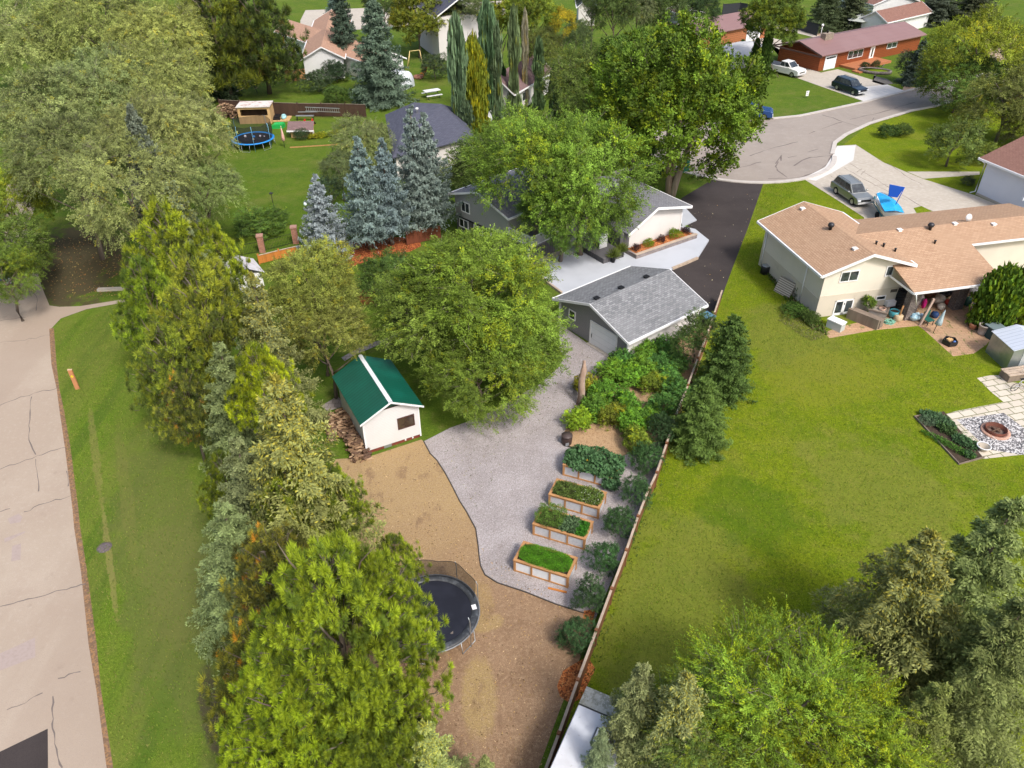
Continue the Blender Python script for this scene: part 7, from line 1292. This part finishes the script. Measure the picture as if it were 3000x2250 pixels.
def bicycle(px,label,rot,c):
    def tor(m,x): m.tube([(x+.3*math.cos(2*math.pi*i/20),0,.3+.3*math.sin(2*math.pi*i/20)) for i in range(21)],.022,6,caps=False)
    simple('bicycle',label,'bicycle',px,[('wheel',BLACK,lambda m:tor(m,-.5)),('wheel',BLACK,lambda m:tor(m,.5)),('frame',plain(c[0],c[1],.35),lambda m:(m.tube([(-.5,0,.3),(-.1,0,.3),(.3,0,.72),(-.2,0,.72),(-.5,0,.3)],.02,6),m.tube([(-.1,0,.3),(-.2,0,.85)],.02,6),m.tube([(.5,0,.3),(.28,0,.85)],.02,6))),('handlebar',DARKMET,lambda m:m.tube([(.28,-.25,.9),(.28,.25,.9)],.018,6)),('saddle',BLACK,lambda m:m.box(-.32,-.08,-.06,.06,.85,.9))],rot)
bicycle((2988,1142),'small white bicycle parked on the slabs beside the lumber',.25,('white_bike_paint',(.55,.55,.57)))
bicycle((2968,958),'pink bicycle behind the metal shed by the cedar hedge',1.0,('pink_bike_paint',(.5,.2,.25)))
# fire pit on pebbles
simple('fire_pit','round rusty fire pit with brick ring set in grey pebbles','fire pit',(2915,1265),[('brick_ring',pm('pink_brick_ring',(.50,.30,.22),.9,layers=[('n',6,.4,.6,(.38,.22,.16),.6)]),lambda m:m.lathe([(.80,0),(.80,.10),(.60,.10),(.60,0)],28)),('steel_ring',pm('rusty_steel',(.16,.05,.03),.8,layers=[('n',3,.4,.6,(.08,.03,.02),.7)]),lambda m:m.lathe([(.595,0),(.595,.28),(.57,.28),(.55,.02)],28)),('ash_bed',pm('ash_bed_mat',(.10,.05,.035),.95,layers=[('n',4,.45,.6,(.2,.15,.12),.7)]),lambda m:m.lathe([(0,.03),(.55,.03)],24)),('charred_logs',M_LOGS[2],lambda m:(m.tube([(-.3,-.1,.1),(.3,.15,.12)],.06,6),m.tube([(-.1,.3,.1),(.15,-.2,.14)],.05,6)))])
simple('hoop_basket','white hoop basket at the corner of the kitchen garden','basket',(2878,1318),[('hoop',W_TRIM,lambda m:m.tube([(.36*math.cos(i*.3142),.36*math.sin(i*.3142),.3) for i in range(21)],.03,6,caps=False)),('basket_body',plain('beige_basket',(.4,.35,.28)),lambda m:m.lathe([(.22,0),(.33,.28),(.30,.28),(.2,.03)],14)),('basket_handle',W_TRIM,lambda m:m.tube([(.3,0,.3),(.7,.2,.6),(.3,.1,.9)],.02,5))])
# kitchen garden bed
ka=[(2678,1222),(2713,1215),(2765,1205),(2880,1340),(2809,1361)]
m=MB(); m.sheet(P2(ka),.016); struct(m.build('garden_soil',M_DARKSOIL))
A0=gp(2678,1222); t=thing('bed_border','thin pale timber border around the kitchen garden bed','edging',tuple(A0)); m=MB(); pp=[gp(2678,1222)-A0,gp(2809,1362)-A0,gp(2882,1342)-A0]; m.ribbon([(p.x,p.y) for p in pp],.06,0,z1=.12); m.build('border_board',M_OLDWOOD,t); m=MB(); pp=[gp(2678,1222)-A0,gp(2712,1215)-A0]; m.ribbon([(p.x,p.y) for p in pp],.05,0,z1=.1); m.build('border_board',M_OLDWOOD,t)
def patch(px,rx,ry,h,n,leaf,asp,col,label,rot=0,up=.5,name='garden_plants'):
    p=gp(*px); t=thing(name,label,'plants',tuple(p),rot); u=RNG.uniform(-1,1,(n*2,2)); u=u[(u**2).sum(1)<1][:n]; n=len(u); r=np.sqrt((u**2).sum(1)); lump=.5+.5*np.sin(u[:,0]*8)*np.sin(u[:,1]*7+1)
    P=np.stack([u[:,0]*rx,u[:,1]*ry,.02+h*(1-.5*r**2)*(.4+.6*lump)*RNG.uniform(.3,1,n)],1); mo('foliage',leafmesh('patch_leaf',P,nrm(rdir(n)*.7+np.array([0,0,up])),nrm(rdir(n)*.5+np.array([0,0,.8])),leaf*RNG.uniform(.6,1.3,n),leaf*asp,colvar(n,.6,1.3)*(.7+.5*lump)[:,None]),t,col=col); return t
kd=-.92
patch((2745,1235),1.1,.55,.5,1600,.12,.8,(.09,.17,.07),'blue-green cabbage leaves at the top of the kitchen garden',kd)
patch((2715,1240),.5,.45,.6,1100,.08,.3,(.11,.17,.09),'feathery dill clump at the left corner of the kitchen garden')
patch((2770,1262),.6,.4,.45,1100,.10,.7,(.07,.13,.035),'dark leafy clump in the middle of the kitchen garden',kd)
patch((2772,1305),1.6,.28,.4,1900,.09,.35,(.075,.19,.02),'long bright row of carrot tops in the kitchen garden',kd)
patch((2825,1300),.75,.42,.5,1300,.11,.75,(.08,.16,.06),'broad green leaves at the right of the kitchen garden',kd)
patch((2835,1335),.4,.3,.35,600,.1,.7,(.07,.14,.05),'small leafy clump at the bottom corner of the kitchen garden',kd)
# lumber poles at the corner, basketball hoop
simple('basketball_hoop','portable basketball hoop seen from behind beyond the tan roof','basketball hoop',(2990,668),[('pole_shaft',BLACK,lambda m:m.tube([(0,0,0),(0,.2,3.0)],.06,6)),('backboard',pm('pale_backboard',(.55,.58,.62),.2),lambda m:m.box(-.9,.9,.3,.34,2.6,3.7)),('bracket',BLACK,lambda m:(m.box(-.5,.5,.2,.26,2.9,2.96),m.box(-.4,.4,.2,.26,3.3,3.36))),('base',plain('teal_base',(.02,.10,.10)),lambda m:m.box(-.7,.7,-1.0,.2,0,.25))],.5)
